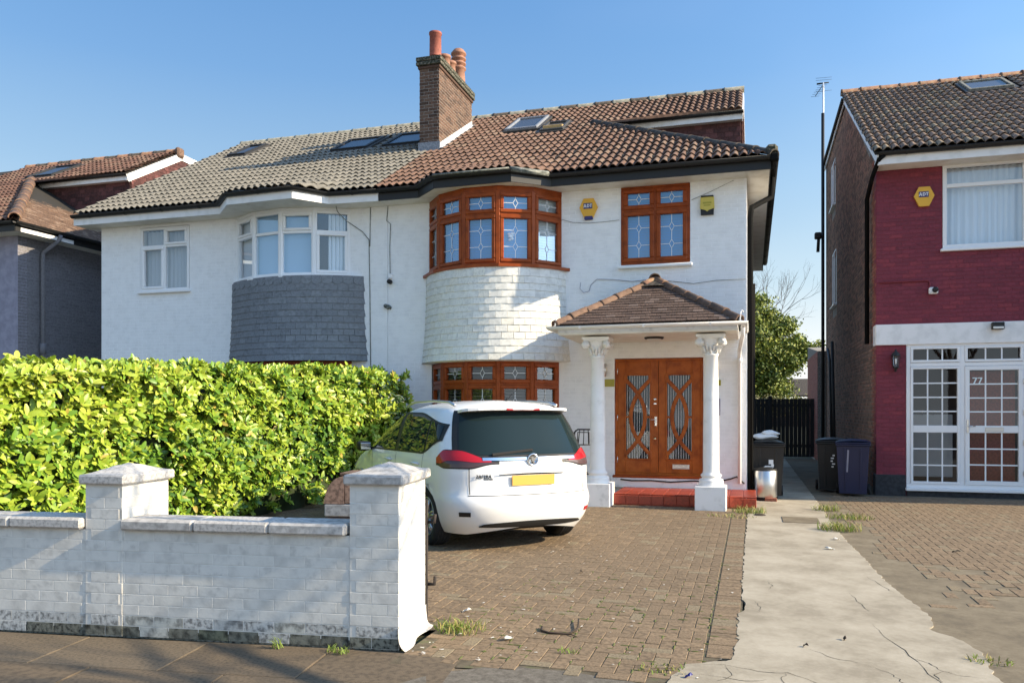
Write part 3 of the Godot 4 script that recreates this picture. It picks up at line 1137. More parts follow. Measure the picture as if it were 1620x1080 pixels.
func door(house: Node) -> void:
	var at := Transform3D(Basis(), Vector3(-2.42, 0.40, -0.045))
	var w := 1.59
	var h := 2.135
	var b := MB.new()
	ring(b, 0, w, 0, h, 0.05, -0.1, 0.0, 0.006)
	obj("door_frame", b, M.door_wood, house, at)
	obj("door_sill", MB.new().box(Vector3(w / 2, -0.02, 0.05), Vector3(w + 0.06, 0.05, 0.14), 0.01), M.window_wood, house, at)
	var lw := (w - 0.1) / 2 - 0.003
	for side in 2:
		var x := 0.05 + side * (lw + 0.006)
		var leaf := MB.new()
		var x0 := 0.145
		var x1 := lw - 0.145
		var y0 := 0.25
		var y1 := h - 0.1 - 0.25
		member(leaf, 0, x0, 0, h - 0.1, -0.05, 0.0, 0.005)
		member(leaf, x1, lw, 0, h - 0.1, -0.05, 0.0, 0.005)
		member(leaf, x0, x1, 0, y0, -0.05, -0.001, 0.005)
		member(leaf, x0, x1, y1, h - 0.1, -0.05, -0.001, 0.005)
		var d := obj("door", leaf, M.door_wood, house, Transform3D(Basis(), at * Vector3(x, 0.05, 0)))
		var tr := MB.new()
		var cx := (x0 + x1) / 2
		var cy := (y0 + y1) / 2
		var hw := (x1 - x0) / 2
		var hh := (y1 - y0) / 2
		ring(tr, x0 - 0.02, x1 + 0.02, y0 - 0.02, y1 + 0.02, 0.028, -0.03, 0.012, 0.008)
		for s in [-1.0, 1.0]:   # two bowed bars that cross above and below the middle
			var last := Vector3()
			for k in 19:
				var t := lerpf(-1.0, 1.0, k / 18.0)
				var px: float = cx + s * hw * (0.58 - 2.04 * pow(absf(t), 2.1))
				px = clampf(px, x0, x1)
				var p := Vector3(px, cy + t * hh, -0.008 + 0.002 * s)
				if k > 0:
					tr.bar(last - (p - last) * 0.06, p + (p - last) * 0.06, 0.07, 0.036, Vector3(0, 0, 1), 0.008)
				last = p
			tr.bar(Vector3(cx + s * hw * 0.58, cy, -0.012), Vector3(cx + s * hw, cy, -0.012), 0.04, 0.03, Vector3(0, 0, 1), 0.006)
		obj("tracery", tr, M.door_wood, d)
		obj("pane", flat_quad(x0, x1, y0, y1, -0.03), M.pane_low, d)
		obj("backing", flat_quad(x0, x1, y0, y1, -0.06), M.door_void, d)
		var bars := MB.new()
		var gx := x0 + 0.03
		while gx < x1:
			strip(bars, Vector2(gx, y0), Vector2(gx, y1), -0.026, 0.006)
			gx += 0.045
		obj("leading", bars, M.came, d)
		if side == 0:
			obj("lock", MB.new(true).lathe([Vector2(0.028, 0), Vector2(0.028, 0.01), Vector2(0.02, 0.018), Vector2(0, 0.018)], 16), M.chrome, d, Transform3D(Basis.from_euler(Vector3(PI / 2, 0, 0)), Vector3(lw - 0.06, 1.34, 0.0)))
			obj("lock", MB.new().box(Vector3(), Vector3(0.05, 0.03, 0.02), 0.006), M.chrome, d, T(Vector3(lw - 0.06, 1.26, 0.008)))
			var hd := MB.new(true)
			hd.smoothing(false).box(Vector3(0, 0, 0.004), Vector3(0.042, 0.17, 0.008), 0.003)
			hd.smoothing(true).tube([Vector3(0, 0.03, 0), Vector3(0, 0.03, 0.045), Vector3(-0.03, 0.03, 0.052), Vector3(-0.09, 0.027, 0.05)], 0.008)
			obj("handle", hd, M.chrome, d, T(Vector3(lw - 0.045, 0.94, 0.0)))
			obj("knob", MB.new(true).lathe([Vector2(0.012, 0), Vector2(0.012, 0.02), Vector2(0.026, 0.035), Vector2(0.02, 0.05), Vector2(0, 0.052)], 14), M.brass, d, Transform3D(Basis.from_euler(Vector3(PI / 2, 0, 0)), Vector3(lw - 0.055, 0.62, 0.0)))
			for y in [0.18, 0.95, 1.80]:
				obj("hinge", MB.new(true).tube([Vector3(-0.004, y, 0.004), Vector3(-0.004, y + 0.11, 0.004)], 0.008), M.chrome, d)
		else:
			var lp := MB.new()
			lp.box(Vector3(0.40, 0.12, 0.004), Vector3(0.30, 0.085, 0.012), 0.004).box(Vector3(0.40, 0.12, 0.012), Vector3(0.25, 0.05, 0.008), 0.004)
			obj("letter_plate", lp, M.brushed_steel, d)


func column_mesh() -> ArrayMesh:
	var b := MB.new(true)
	b.lathe([Vector2(0.20, 0.0), Vector2(0.20, 0.045), Vector2(0.19, 0.055), Vector2(0.195, 0.075), Vector2(0.185, 0.105), Vector2(0.15, 0.115), Vector2(0.145, 0.135), Vector2(0.165, 0.15), Vector2(0.165, 0.175), Vector2(0.135, 0.20), Vector2(0.128, 0.23), Vector2(0.126, 0.9), Vector2(0.118, 1.5), Vector2(0.108, 2.08), Vector2(0.122, 2.09), Vector2(0.122, 2.115), Vector2(0.11, 2.125)], 28)
	b.lathe([Vector2(0.11, 2.125), Vector2(0.12, 2.2), Vector2(0.155, 2.29), Vector2(0.19, 2.36)], 28)   # bell
	b.smoothing(false)
	b.box(Vector3(0, 2.405, 0), Vector3(0.46, 0.05, 0.46), 0.012)
	b.box(Vector3(0, 2.375, 0), Vector3(0.41, 0.03, 0.41), 0.008)
	b.smoothing(true)
	for sx in [-1.0, 1.0]:
		for sz in [-1.0, 1.0]:   # volutes at the corners
			var c := Vector3(sx * 0.175, 2.30, sz * 0.175)
			var d := Vector3(sx, 0, -sz).normalized()
			b.tube([c - d * 0.035, c + d * 0.035], 0.062, 0.062, 14)
			b.tube([c - d * 0.05, c + d * 0.05], 0.03, 0.03, 10)
	for k in 16:   # two rows of leaves round the bell
		var a := TAU * k / 16
		var r := Vector3(cos(a), 0, sin(a))
		var s := Vector3(-sin(a), 0, cos(a))
		var lo: float = 2.13 if k % 2 == 0 else 2.17
		b.tube([r * 0.115 + Vector3.UP * lo, r * 0.138 + Vector3.UP * (lo + 0.06), r * 0.165 + Vector3.UP * (lo + 0.10), r * 0.185 + Vector3.UP * (lo + 0.09)], 0.026, 0.014, 6)
	return b.mesh()


func porch(house: Node) -> void:
	var p := Node3D.new()
	add(house, p, "porch")
	var ped := MB.new().box(Vector3(0, 0.185, 0), Vector3(0.485, 0.39, 0.485), 0.008)
	var pedm := ped.mesh()
	var col := column_mesh()
	for x in [-2.475, -0.625]:
		obj("pedestal", pedm, M.porch_paint, p, T(Vector3(x, 0, 1.405)))
		obj("column", col, M.porch_paint, p, T(Vector3(x, 0.38, 1.405)))
	# platform of red quarry tiles
	obj("platform", MB.new().box(Vector3(-1.165, 0.085, 0.62), Vector3(2.14, 0.17, 1.24)), M.red_tile[3], p)
	var list := []
	var xs := -2.235
	while xs < -0.1:
		for k in 6:
			list.append([cube(Vector3(0.205, 0.022, 0.202), 0.006), T(Vector3(xs + 0.104, 0.182, 0.104 + k * 0.208)), rng.randi() % 4])
		list.append([cube(Vector3(0.205, 0.15, 0.02), 0.006), T(Vector3(xs + 0.104, 0.092, 1.25)), rng.randi() % 4])
		xs += 0.2105
	pieces("quarry_tile", "quarry_tiles", list, p, 300, M.red_tile, M.red_tile_loose)
	obj("door_plinth", MB.new().box(Vector3(-1.62, 0.27, 0.02), Vector3(1.72, 0.19, 0.1), 0.01), M.porch_paint, p)
	# ceiling, beam, roof
	obj("ceiling", MB.new().box(Vector3(-1.64, 2.85, 0.9), Vector3(2.86, 0.03, 1.76)), M.cream_soffit, p)
	var beam := MB.new()
	beam.box(Vector3(-1.64, 2.905, 1.74), Vector3(2.86, 0.14, 0.05), 0.008)
	beam.box(Vector3(-3.045, 2.905, 0.87), Vector3(0.05, 0.14, 1.68), 0.008)
	beam.box(Vector3(-0.235, 2.905, 0.87), Vector3(0.05, 0.14, 1.68), 0.008)
	obj("beam", beam, M.porch_paint, p)
	var a := Vector3(-3.13, 2.99, 1.84)
	var b := Vector3(-0.16, 2.99, 1.84)
	var apex := Vector3(-1.63, 3.86, 0.40)
	var back := Vector3(-1.63, 3.86, 0.0)
	var deck := MB.new()
	deck.tri(a, b, apex)
	deck.quad(Vector3(a.x, a.y, 0), a, apex, back)
	deck.quad(b, Vector3(b.x, b.y, 0), back, apex)
	deck.quad(Vector3(a.x, a.y, 0), Vector3(b.x, b.y, 0), b, a)
	obj("roof_deck", deck, M.roof_deck, p)
	var up := Vector3(0, apex.y - a.y, apex.z - a.z)
	var l := up.length()
	up = up.normalized()
	var n := Vector3.RIGHT.cross(up)
	tile_field(p, a, Vector3.RIGHT, n, b.x - a.x, 16, l / 16.3, 0.165, M.plain_brown, M.plain_brown_loose,
		func(v: float) -> float: return (apex.x - a.x) * v / l + 0.02, func(v: float) -> float: return (b.x - a.x) - (b.x - apex.x) * v / l - 0.02, 0.12, up)
	caps(p, "hip_tile", a + Vector3(0.02, 0.0, -0.02), apex + (a - apex).normalized() * 0.25, 0.085, [M.hip_orange], Vector3.UP, 0.33)
	caps(p, "hip_tile", b + Vector3(-0.02, 0.0, -0.02), apex + (b - apex).normalized() * 0.25, 0.085, [M.hip_orange], Vector3.UP, 0.33)
	obj("lead_saddle", MB.new(true).grid(func(u: float, v: float) -> Vector3:
		var q := a.lerp(b, u)
		return apex.lerp(q, 0.20 * v) + Vector3(0, 0.05 + 0.02 * sin(u * PI), 0.02), 10, 3), M.dark_ridge, p)
	caps(p, "ridge_tile", apex + Vector3(0, 0.03, 0.08), back + Vector3(0, 0.03, -0.02), 0.1, [M.hip_orange], Vector3.UP, 0.24)
	caps(p, "hip_tile", apex + (a - apex).normalized() * 0.27, apex + Vector3(0, 0.02, 0), 0.09, [M.red_ridge], Vector3.UP, 0.27)
	caps(p, "hip_tile", apex + (b - apex).normalized() * 0.27, apex + Vector3(0, 0.02, 0), 0.09, [M.red_ridge], Vector3.UP, 0.27)
	gutter(p, [Vector3(-3.19, 2.955, 0.02), Vector3(-3.19, 2.955, 1.90), Vector3(-0.10, 2.955, 1.90), Vector3(-0.10, 2.955, 0.3)], M.upvc, 0.05)
	pipe(p, "downpipe", [Vector3(-0.13, 2.92, 1.55), Vector3(-0.13, 2.80, 1.5), Vector3(-0.2, 2.62, 0.3), Vector3(-0.2, 2.5, 0.06), Vector3(-0.2, 0.30, 0.06)], 0.034, M.upvc)
	obj("pipe_collar", MB.new(true).tube([Vector3(-0.2, 2.43, 0.06), Vector3(-0.2, 2.52, 0.06)], 0.045, 0.045, 12), M.upvc, p)
	for x in [-3.1, -0.17]:
		pipe(p, "gutter_hook", [Vector3(x, 2.98, 1.86), Vector3(x + 0.01, 3.11, 1.84), Vector3(x + 0.03, 3.14, 1.82), Vector3(x + 0.05, 3.11, 1.82)], 0.012, M.upvc)


func eave(house: Node, pts: Array, fascia_mat: Material, gutter_mat: Material, wall_z: float) -> void:   # pts: Vector2(x, z) of the fascia
	var f := []
	var g := []
	for p in pts:
		f.append(Vector3(p.x, 0, p.y))
		g.append(Vector3(p.x, 5.885, p.y + 0.058))
	soffit(house, f, wall_z, 5.685, M.cream_soffit)
	fascia(house, f, 5.68, 5.86, fascia_mat)
	gutter(house, g, gutter_mat, 0.062, M.black_plastic)


func loft_end(house: Node, x: float, plum: Array, loose: Material) -> void:   # hip turned into a gable by a loft: front cheek, gable, fascia, gutter
	var poly := PackedVector2Array([Vector2(-3.72, 5.8), Vector2(-3.72, 8.02), Vector2(-5.72, 9.28), Vector2(-9.9, 9.2), Vector2(-9.9, 5.8)])
	obj("loft_wall", side_prism(poly, x - 3.3, x - 0.02), plum[1], house)
	tile_field(house, Vector3(x - 3.25, 6.0, -3.715), Vector3.RIGHT, Vector3(0, 0, 1), 3.23, 18, 0.11, 0.165, plum, loose, func(v: float) -> float: return 2.9 - v * 1.75, null, 0.06, Vector3.UP, 200)
	tile_field(house, Vector3(x - 0.016, 6.9, -3.72), Vector3(0, 0, -1), Vector3.RIGHT, 4.0, 20, 0.11, 0.165, plum, loose, func(v: float) -> float: return maxf(0.0, (v - 1.25) / tan(deg_to_rad(PITCH))), null, 0.06, Vector3.UP, 0)
	obj("fascia", MB.new().box(Vector3(x - 1.7, 8.03, -3.56), Vector3(3.4, 0.125, 0.022)), M.white_trim, house)
	obj("soffit", MB.new().box(Vector3(x - 1.7, 7.975, -3.65), Vector3(3.4, 0.014, 0.16)), M.white_trim, house)
	gutter(house, [Vector3(x - 3.0, 8.13, -3.5), Vector3(x + 0.03, 8.13, -3.5)], M.black_plastic, 0.05)
	var barge := MB.new()   # white bargeboards up the gable and along the flat top
	barge.bar(Vector3(x + 0.012, 8.02, -3.55), Vector3(x + 0.012, 9.27, -5.76), 0.022, 0.2, Vector3(0, cos(deg_to_rad(PITCH)), sin(deg_to_rad(PITCH))))
	barge.bar(Vector3(x + 0.012, 9.26, -5.76), Vector3(x + 0.012, 9.14, -10.0), 0.022, 0.2)
	obj("bargeboard", barge, M.white_trim, house)


func hip_side(house: Node, x0: float, mat: Material) -> MeshInstance3D:   # the slope that runs down to the side wall; x0 = eave
	var t := tan(deg_to_rad(PITCH))
	var b := MB.new()
	b.quad(Vector3(x0, 5.88, 0.45), Vector3(x0, 5.88, -10.0), Vector3(x0 - 3.7, 8.1, -10.0), Vector3(x0 - 3.7, 8.1, -3.45))
	b.quad(Vector3(x0 - 0.02, 5.85, 0.43), Vector3(x0 - 3.7, 8.05, -3.47), Vector3(x0 - 3.7, 8.05, -10.0), Vector3(x0 - 0.02, 5.85, -10.0))
	return obj("side_slope", b, mat, house)


func side_eave(house: Node, x: float, wall_x: float) -> void:
	obj("side_soffit", MB.new().box(Vector3((x + wall_x) / 2, 5.69, -4.8), Vector3(absf(x - wall_x), 0.012, 10.4)), M.cream_soffit, house)
	obj("side_fascia", MB.new().box(Vector3(x, 5.77, -4.8), Vector3(0.022, 0.18, 10.46)), M.black_plastic, house)
	gutter(house, [Vector3(x + 0.065, 5.885, 0.5), Vector3(x + 0.065, 5.885, -9.9)], M.black_plastic, 0.068)


func main_house() -> void:
	var house := thing("white_brick_house", "white painted brick house with brown wooden bay windows, brown tiled roof and a columned porch", "house")
	var holes := [[-6.05, -3.5, 0.9, 5.62], [-2.305, -1.055, 4.245, 5.682], [-2.425, -0.825, 0.395, 2.542]]
	shell(house, -6.995, -0.08, -10.0, 0.0, 5.73, holes, M.white_paint, M.white_paint)
	var list := bricks(Vector3(-6.98, 0, 0), Vector3.RIGHT, Vector3(0, 0, 1), 6.895, [0, 76], [[0.83, 3.58, 0.9, 5.7], [4.67, 5.93, 4.24, 5.7], [4.55, 6.16, 0.35, 2.545]], {"proud": 0.0025, "joint": 0.007})
	pieces("brick", "brickwork", list, house, 0, M.white_brick, M.white_brick_loose)
	# roof
	var roof := Node3D.new()
	add(house, roof, "roof")
	var eave_pts := [Vector2(-6.99, 0.43), Vector2(-6.15, 0.43), Vector2(-5.62, 0.95), Vector2(-4.13, 0.97), Vector2(-3.52, 0.45), Vector2(0.31, 0.43)]
	eave(house, eave_pts, M.black_plastic, M.black_plastic, 0.0)
	obj("worn_gutter", MB.new(true).tube([Vector3(-5.60, 5.89, 1.076), Vector3(-4.13, 5.89, 1.096)], 0.02, 0.02, 6).tube([Vector3(-4.12, 5.885, 1.035), Vector3(-3.55, 5.885, 0.545)], 0.058, 0.058, 8), M.grey_gutter, house)
	side_eave(house, 0.31, -0.08)
	attic(house, -6.99, -3.4, M.roof_deck)
	hip_side(house, 0.33, M.roof_deck)
	var o := Vector3(-7.1, 5.905, 0.47)
	var b := bulge_of(eave_pts)
	var hi := func(v: float) -> float: return (7.45 - 0.833 * v) if v < 13.0 * RISE / 20.0 - 0.01 else 6.9
	var front := MB.new()
	var pl := [[0.02, 0.0], [7.43, 0.0], [7.43 - 0.833 * 4.6, 4.6], [6.88, 4.6], [6.88, RISE], [0.02, RISE]]
	var poly := PackedVector2Array()
	for q in pl:
		poly.append(Vector2(q[0], q[1]))
	front.x = Transform3D(Basis(Vector3.RIGHT, SLOPE, LIFT), o)
	obj("underlay", front.prism(poly, -0.05, -0.012), M.roof_deck, roof)
	tiled_slope(roof, o, 7.45, 20, RISE / 20.0, 0.30, M.roof_brown, M.roof_brown_loose, 300, func(_v: float) -> float: return 0.0, hi, func(u: float, v: float) -> float: return b.call(u - 7.1, v), [[-0.2, 0.36, 3.05, 5.9], [1.45, 2.33, 4.4, 6.1], [2.42, 3.05, 3.9, 5.0]])
	moss_shade_strips(roof, o + Vector3.RIGHT * 3.3, 4.1, 13, RISE / 20.0, 0.30, 0.5, func(v: float) -> float: return 4.1 - 0.833 * v)
	caps(roof, "ridge_tile", Vector3(-7.05, 9.385, -5.70), Vector3(-0.18, 9.385, -5.70), 0.12, [M.dark_ridge, M.grey_ridge])
	var hip_top := Vector3(0.35 - 0.833 * 4.6, 5.92 + 4.6 * SLOPE.y + 0.04, 0.47 + 4.6 * SLOPE.z)
	caps(roof, "hip_tile", Vector3(0.36, 5.89, 0.48), hip_top - Vector3(0, 0.05, 0), 0.105, [M.dark_ridge])
	obj("hip_end", MB.new().box(Vector3(0.33, 6.01, 0.42), Vector3(0.2, 0.16, 0.2), 0.05), M.mossy_stone, roof)
	obj("gutter_corner", MB.new().box(Vector3(0.375, 5.855, 0.495), Vector3(0.14, 0.13, 0.14), 0.02), M.black_pipe, house)
	skylight(house, o, 1.48, 2.28, 4.55, 5.95, M.lead, M.pane)
	skylight(house, o, 2.46, 3.02, 4.0, 4.95, M.lead_dark, M.pane, M.pine, 0.25)
	loft_end(house, -0.2, M.plum_tile, M.plum_tile_loose)
	chimney(house)
	# bay: windows below and above a band of hung tiles
	var pts := arc_points(-6.10, -3.42, 0.85, 5)
	var lower := arc_points(-6.02, -3.47, 0.80, 5)
	obj("bay_head", plan_slab(pts, 5.60, 5.684), M.window_wood, house)
	var slab := arc_points(-6.11, -3.41, 0.85, 24)
	obj("bay_core", plan_slab(slab, 2.56, 4.20), M.white_paint, house)
	obj("bay_base", plan_slab(arc_points(-6.03, -3.46, 0.81, 24), 0.0, 0.98), M.white_paint, house)
	obj("bay_sill", plan_slab(arc_points(-6.24, -3.26, 0.95, 5), 4.195, 4.25), M.window_wood, house)
	obj("bay_sill", plan_slab(arc_points(-6.08, -3.41, 0.89, 5), 0.98, 1.04), M.window_wood, house)
	hanging_tiles(house, -6.13, -3.38, 0.86, 2.50, 4.16, 13, 0.21, 0.105, M.white_tile, M.white_tile_loose, false)
	obj("drip_board", plan_slab(arc_points(-6.2, -3.3, 0.95, 24), 2.49, 2.52), M.white_trim, house)
	bay_lights(house, pts, 4.25, 1.355, 0.43, M.window_wood, [[true, true], [true, true], [true, true], [true, true], [true, true]], {"came": true, "fw": 0.05, "sw": 0.062, "blinds": [M.blind_pale, M.blind_sky_tint, M.blind_sky_tint, M.blind_sky_tint, M.blind_pale], "cover": 0.93})
	bay_lights(house, lower, 1.04, 1.46, 0.43, M.window_wood, [[true, true], [true, true], [true, true], [true, true], [true, true]], {"came": true, "fw": 0.05, "sw": 0.062, "blind": M.blind_dark, "cover": 0.5, "slat": 0.06, "pane": M.pane_low})
	window(house, Transform3D(Basis(), Vector3(-2.30, 4.25, 0.012)), 1.24, 1.43, [[0.5, true, true], [0.5, true, true]], 0.44, M.window_wood, {"came": true, "fw": 0.055, "sw": 0.07, "blind": M.blind_sky_tint, "cover": 0.93})
	obj("window_ledge", MB.new().box(Vector3(-1.68, 4.21, 0.03), Vector3(1.34, 0.06, 0.1), 0.015), M.white_paint, house)
	porch(house)
	door(house)
	pipe(house, "downpipe", [Vector3(0.37, 5.8, -0.55), Vector3(0.34, 5.45, -0.55), Vector3(0.0, 5.2, -0.2), Vector3(-0.02, 5.0, -0.12), Vector3(-0.02, 0.05, -0.12)], 0.05, M.black_pipe)
	pipe(house, "side_pipe", [Vector3(0.02, 3.9, -0.6), Vector3(0.02, 0.0, -0.6)], 0.05, M.black_pipe)


# ---------------------------------------------------------------- the other houses
func text_on(parent: Node, called: String, what: String, size: float, mat: Material, at: Transform3D, bold := true) -> MeshInstance3D:
	var f := SystemFont.new()
	f.font_names = PackedStringArray(["Droid Sans"])
	f.font_weight = 700 if bold else 400
	var t := TextMesh.new()
	t.text = what
	t.font = f
	t.font_size = 64
	t.pixel_size = size / 46.0
	t.depth = 0.003
	return obj(called, t, mat, parent, at)


func left_house() -> void:
	var house := thing("grey_roofed_house", "white painted brick house with white framed windows, grey tiled roof and grey tile-hung bay", "house")
	var holes := [[-10.45, -7.9, 0.9, 5.62], [-13.01, -11.72, 4.205, 5.625], [-13.0, -11.6, 1.1, 2.62]]
	shell(house, -14.08, -7.005, -10.0, 0.0, 5.73, holes, M.white_paint, M.white_paint)
	var list := bricks(Vector3(-14.08, 0, 0), Vector3.RIGHT, Vector3(0, 0, 1), 7.065, [12, 76], [[3.55, 6.25, 0.9, 5.7], [1.06, 2.37, 4.15, 5.64], [1.07, 2.49, 1.05, 2.63]], {"proud": 0.0025, "joint": 0.007})
	pieces("brick", "brickwork", list, house, 0, M.white_brick, M.white_brick_loose)
	var roof := Node3D.new()
	add(house, roof, "roof")
	var eave_pts := [Vector2(-14.42, 0.43), Vector2(-10.62, 0.43), Vector2(-10.02, 1.02), Vector2(-8.5, 1.1), Vector2(-8.05, 0.5), Vector2(-7.0, 0.43)]
	eave(house, eave_pts, M.white_trim, M.black_plastic, 0.0)
	attic(house, -14.1, -7.0, M.roof_deck)
	var o := Vector3(-14.4, 5.905, 0.47)
	var b := bulge_of(eave_pts)
	var u := MB.new()
	u.x = Transform3D(Basis(Vector3.RIGHT, SLOPE, LIFT), o)
	obj("underlay", u.prism(PackedVector2Array([Vector2(0.02, 0), Vector2(7.28, 0), Vector2(7.28, RISE), Vector2(0.02, RISE)]), -0.05, -0.012), M.roof_deck, roof)
	tiled_slope(roof, o, 7.3, 20, RISE / 20.0, 0.304, M.roof_grey, M.roof_grey_loose, 300, func(_v: float) -> float: return 0.0, func(_v: float) -> float: return 7.3, func(q: float, v: float) -> float: return b.call(q - 14.4, v), [[7.0, 7.6, 3.05, 5.9], [4.22, 5.4, 4.2, 5.6], [5.65, 6.9, 4.1, 5.7], [0.65, 1.4, 5.0, 6.5]])
	caps(roof, "ridge_tile", Vector3(-14.4, 9.385, -5.70), Vector3(-7.1, 9.385, -5.70), 0.115, [M.grey_ridge])
	skylight(house, o, 4.3, 5.3, 4.25, 5.5, M.black_plastic, M.pane)
	skylight(house, o, 5.74, 6.74, 4.2, 5.5, M.black_plastic, M.pane)
	skylight(house, o, 0.75, 1.32, 5.1, 6.3, M.black_plastic, M.pane)
	var vb := MB.new()
	vb.bar(Vector3(-14.37, 5.80, 0.42), Vector3(-14.37, 9.28, -5.72), 0.05, 0.16, LIFT)
	obj("verge_board", vb, M.white_trim, house)
	obj("eave_box", MB.new().box(Vector3(-14.25, 5.75, 0.1), Vector3(0.32, 0.12, 0.66)), M.white_trim, house)
	# bay
	var pts := arc_points(-10.52, -7.84, 0.45, 4)
	obj("bay_head", plan_slab(arc_points(-10.55, -7.81, 0.47, 4), 5.63, 5.684), M.upvc, house)
	obj("bay_core", plan_slab(arc_points(-10.52, -7.66, 0.46, 24), 2.62, 4.29), M.slate[1], house)
	obj("bay_base", plan_slab(arc_points(-10.4, -7.8, 0.40, 24), 0.0, 2.60), M.window_wood, house)
	obj("bay_sill", plan_slab(arc_points(-10.66, -7.55, 0.55, 4), 4.275, 4.32), M.upvc, house)
	hanging_tiles(house, -10.60, -7.56, 0.50, 2.58, 4.25, 13, 0.21, 0.10, M.slate, M.slate_loose, true)
	bay_lights(house, pts, 4.32, 1.315, 0.43, M.upvc, [[true, false], [false, false], [true, false], [false, true]], {"fw": 0.06, "sw": 0.05, "panes": [M.pane_clear, M.pane, M.pane, M.pane_clear], "blinds": [M.curtain, M.curtain_blue, M.curtain_blue, M.dark_void], "cover": 0.99})
	var last := facet(pts[3], pts[4], 4.32)
	var cf := func(s: float, v: float) -> Vector3: return Vector3(lerpf(0.28, 0.62, s), lerpf(0.05, 1.25, v), -0.11 + 0.02 * sin(s * 26.0))
	obj("curtain", MB.new(true).grid(cf, 30, 1), M.curtain, house, last)
	# small window, ground floor window
	window(house, Transform3D(Basis(), Vector3(-13.0, 4.215, 0.012)), 1.27, 1.40, [[0.5, false, true], [0.5, true, false]], 0.42, M.upvc, {"fw": 0.055, "sw": 0.05, "pane": M.pane_clear, "sill": 0.05, "sill_out": 0.06, "curtain": [[0.05, 1.22, 0.05, 1.35]], "curtain_mat": M.net_curtain})
	window(house, Transform3D(Basis(), Vector3(-13.0, 1.1, 0.012)), 1.4, 1.5, [[0.5, false, false], [0.5, false, false]], 0.42, M.window_wood, {"blind": M.pine})
	# wires on the wall
	pipe(house, "cable", [Vector3(-7.95, 5.86, 0.5), Vector3(-8.02, 5.6, 0.2), Vector3(-7.92, 5.45, 0.02), Vector3(-7.55, 5.2, 0.015), Vector3(-7.41, 5.03, 0.014), Vector3(-7.39, 4.0, 0.014), Vector3(-7.37, 2.2, 0.014)], 0.008, M.grey_gutter)
	pipe(house, "cable", [Vector3(-7.38, 5.68, 0.012), Vector3(-7.39, 4.9, 0.012)], 0.007, M.grey_gutter)


func far_left_house() -> void:
	var dx := -16.45
	var house := thing("grey_rendered_house", "grey rendered house with brown hipped roof beyond the grey roofed house", "house", Vector3(dx, 0, 0))
	shell(house, -7.5, -0.05, -10.0, 0.0, 5.73, [], M.lilac_render, M.grey_render)
	var bl := bricks(Vector3(-0.05, 0, 0), Vector3(0, 0, -1), Vector3.RIGHT, 4.0, [26, 76], [], {"proud": 0.004, "tones": 4})
	pieces("brick", "brickwork", bl, house, 0, M.grey_brick, M.grey_brick_loose)
	var roof := Node3D.new()
	add(house, roof, "roof")
	eave(house, [Vector2(-7.5, 0.43), Vector2(0.36, 0.43)], M.black_plastic, M.black_plastic, 0.0)
	side_eave(house, 0.36, -0.05)
	obj("white_fascia", MB.new().box(Vector3(0.373, 5.73, -0.45), Vector3(0.01, 0.09, 1.5)), M.white_trim, house)
	attic(house, -7.5, -3.4, M.roof_deck)
	hip_side(house, 0.36, M.roof_deck)
	var o := Vector3(-7.5, 5.905, 0.47)
	var front := MB.new()
	front.x = Transform3D(Basis(Vector3.RIGHT, SLOPE, LIFT), o)
	obj("underlay", front.prism(PackedVector2Array([Vector2(0, 0), Vector2(7.85, 0), Vector2(7.85 - 0.833 * 4.6, 4.6), Vector2(7.3, 4.6), Vector2(7.3, RISE), Vector2(0, RISE)]), -0.05, -0.012), M.roof_deck, roof)
	tiled_slope(roof, o, 7.9, 20, RISE / 20.0, 0.30, M.roof_red, M.roof_red_loose, 150, func(_v: float) -> float: return 1.5, func(v: float) -> float: return (7.86 - 0.833 * v) if v < 13.0 * RISE / 20.0 - 0.01 else 7.32, null, [[3.3, 4.5, 4.9, 6.4]])
	skylight(house, o, 3.4, 4.4, 5.0, 6.3, M.black_plastic, M.pane)
	var side_up := Vector3(-cos(deg_to_rad(PITCH)), sin(deg_to_rad(PITCH)), 0)
	var side_n := Vector3(sin(deg_to_rad(PITCH)), cos(deg_to_rad(PITCH)), 0)
	tile_field(roof, Vector3(0.40, 5.90, 0.47), Vector3(0, 0, -1), side_n, 7.0, 40, 0.108, 0.165, M.plain_tan, M.plain_tan_loose, func(v: float) -> float: return 0.86 * v, null, 0.1, side_up, 150)
	caps(roof, "hip_tile", Vector3(0.40, 5.95, 0.49), Vector3(-3.46, 8.20, -3.50), 0.13, [M.hip_orange, M.red_ridge])
	caps(roof, "ridge_tile", Vector3(-6.0, 9.385, -5.70), Vector3(-0.12, 9.385, -5.70), 0.12, [M.dark_ridge, M.red_ridge])
	obj("ridge_end", MB.new().box(Vector3(-0.14, 9.36, -5.68), Vector3(0.16, 0.3, 0.3), 0.05), M.hip_orange, roof)
	loft_end(house, -0.15, M.plum_tile, M.plum_tile_loose)
	pipe(house, "downpipe", [Vector3(0.44, 5.82, -0.75), Vector3(0.40, 5.70, -0.75), Vector3(0.06, 5.40, -0.62), Vector3(0.03, 5.30, -0.62), Vector3(0.03, 0.0, -0.62)], 0.05, M.grey_brick[2])
	obj("pipe_socket", MB.new(true).tube([Vector3(0.03, 2.95, -0.62), Vector3(0.03, 3.2, -0.62)], 0.075, 0.075, 10), M.grey_brick[1], house)


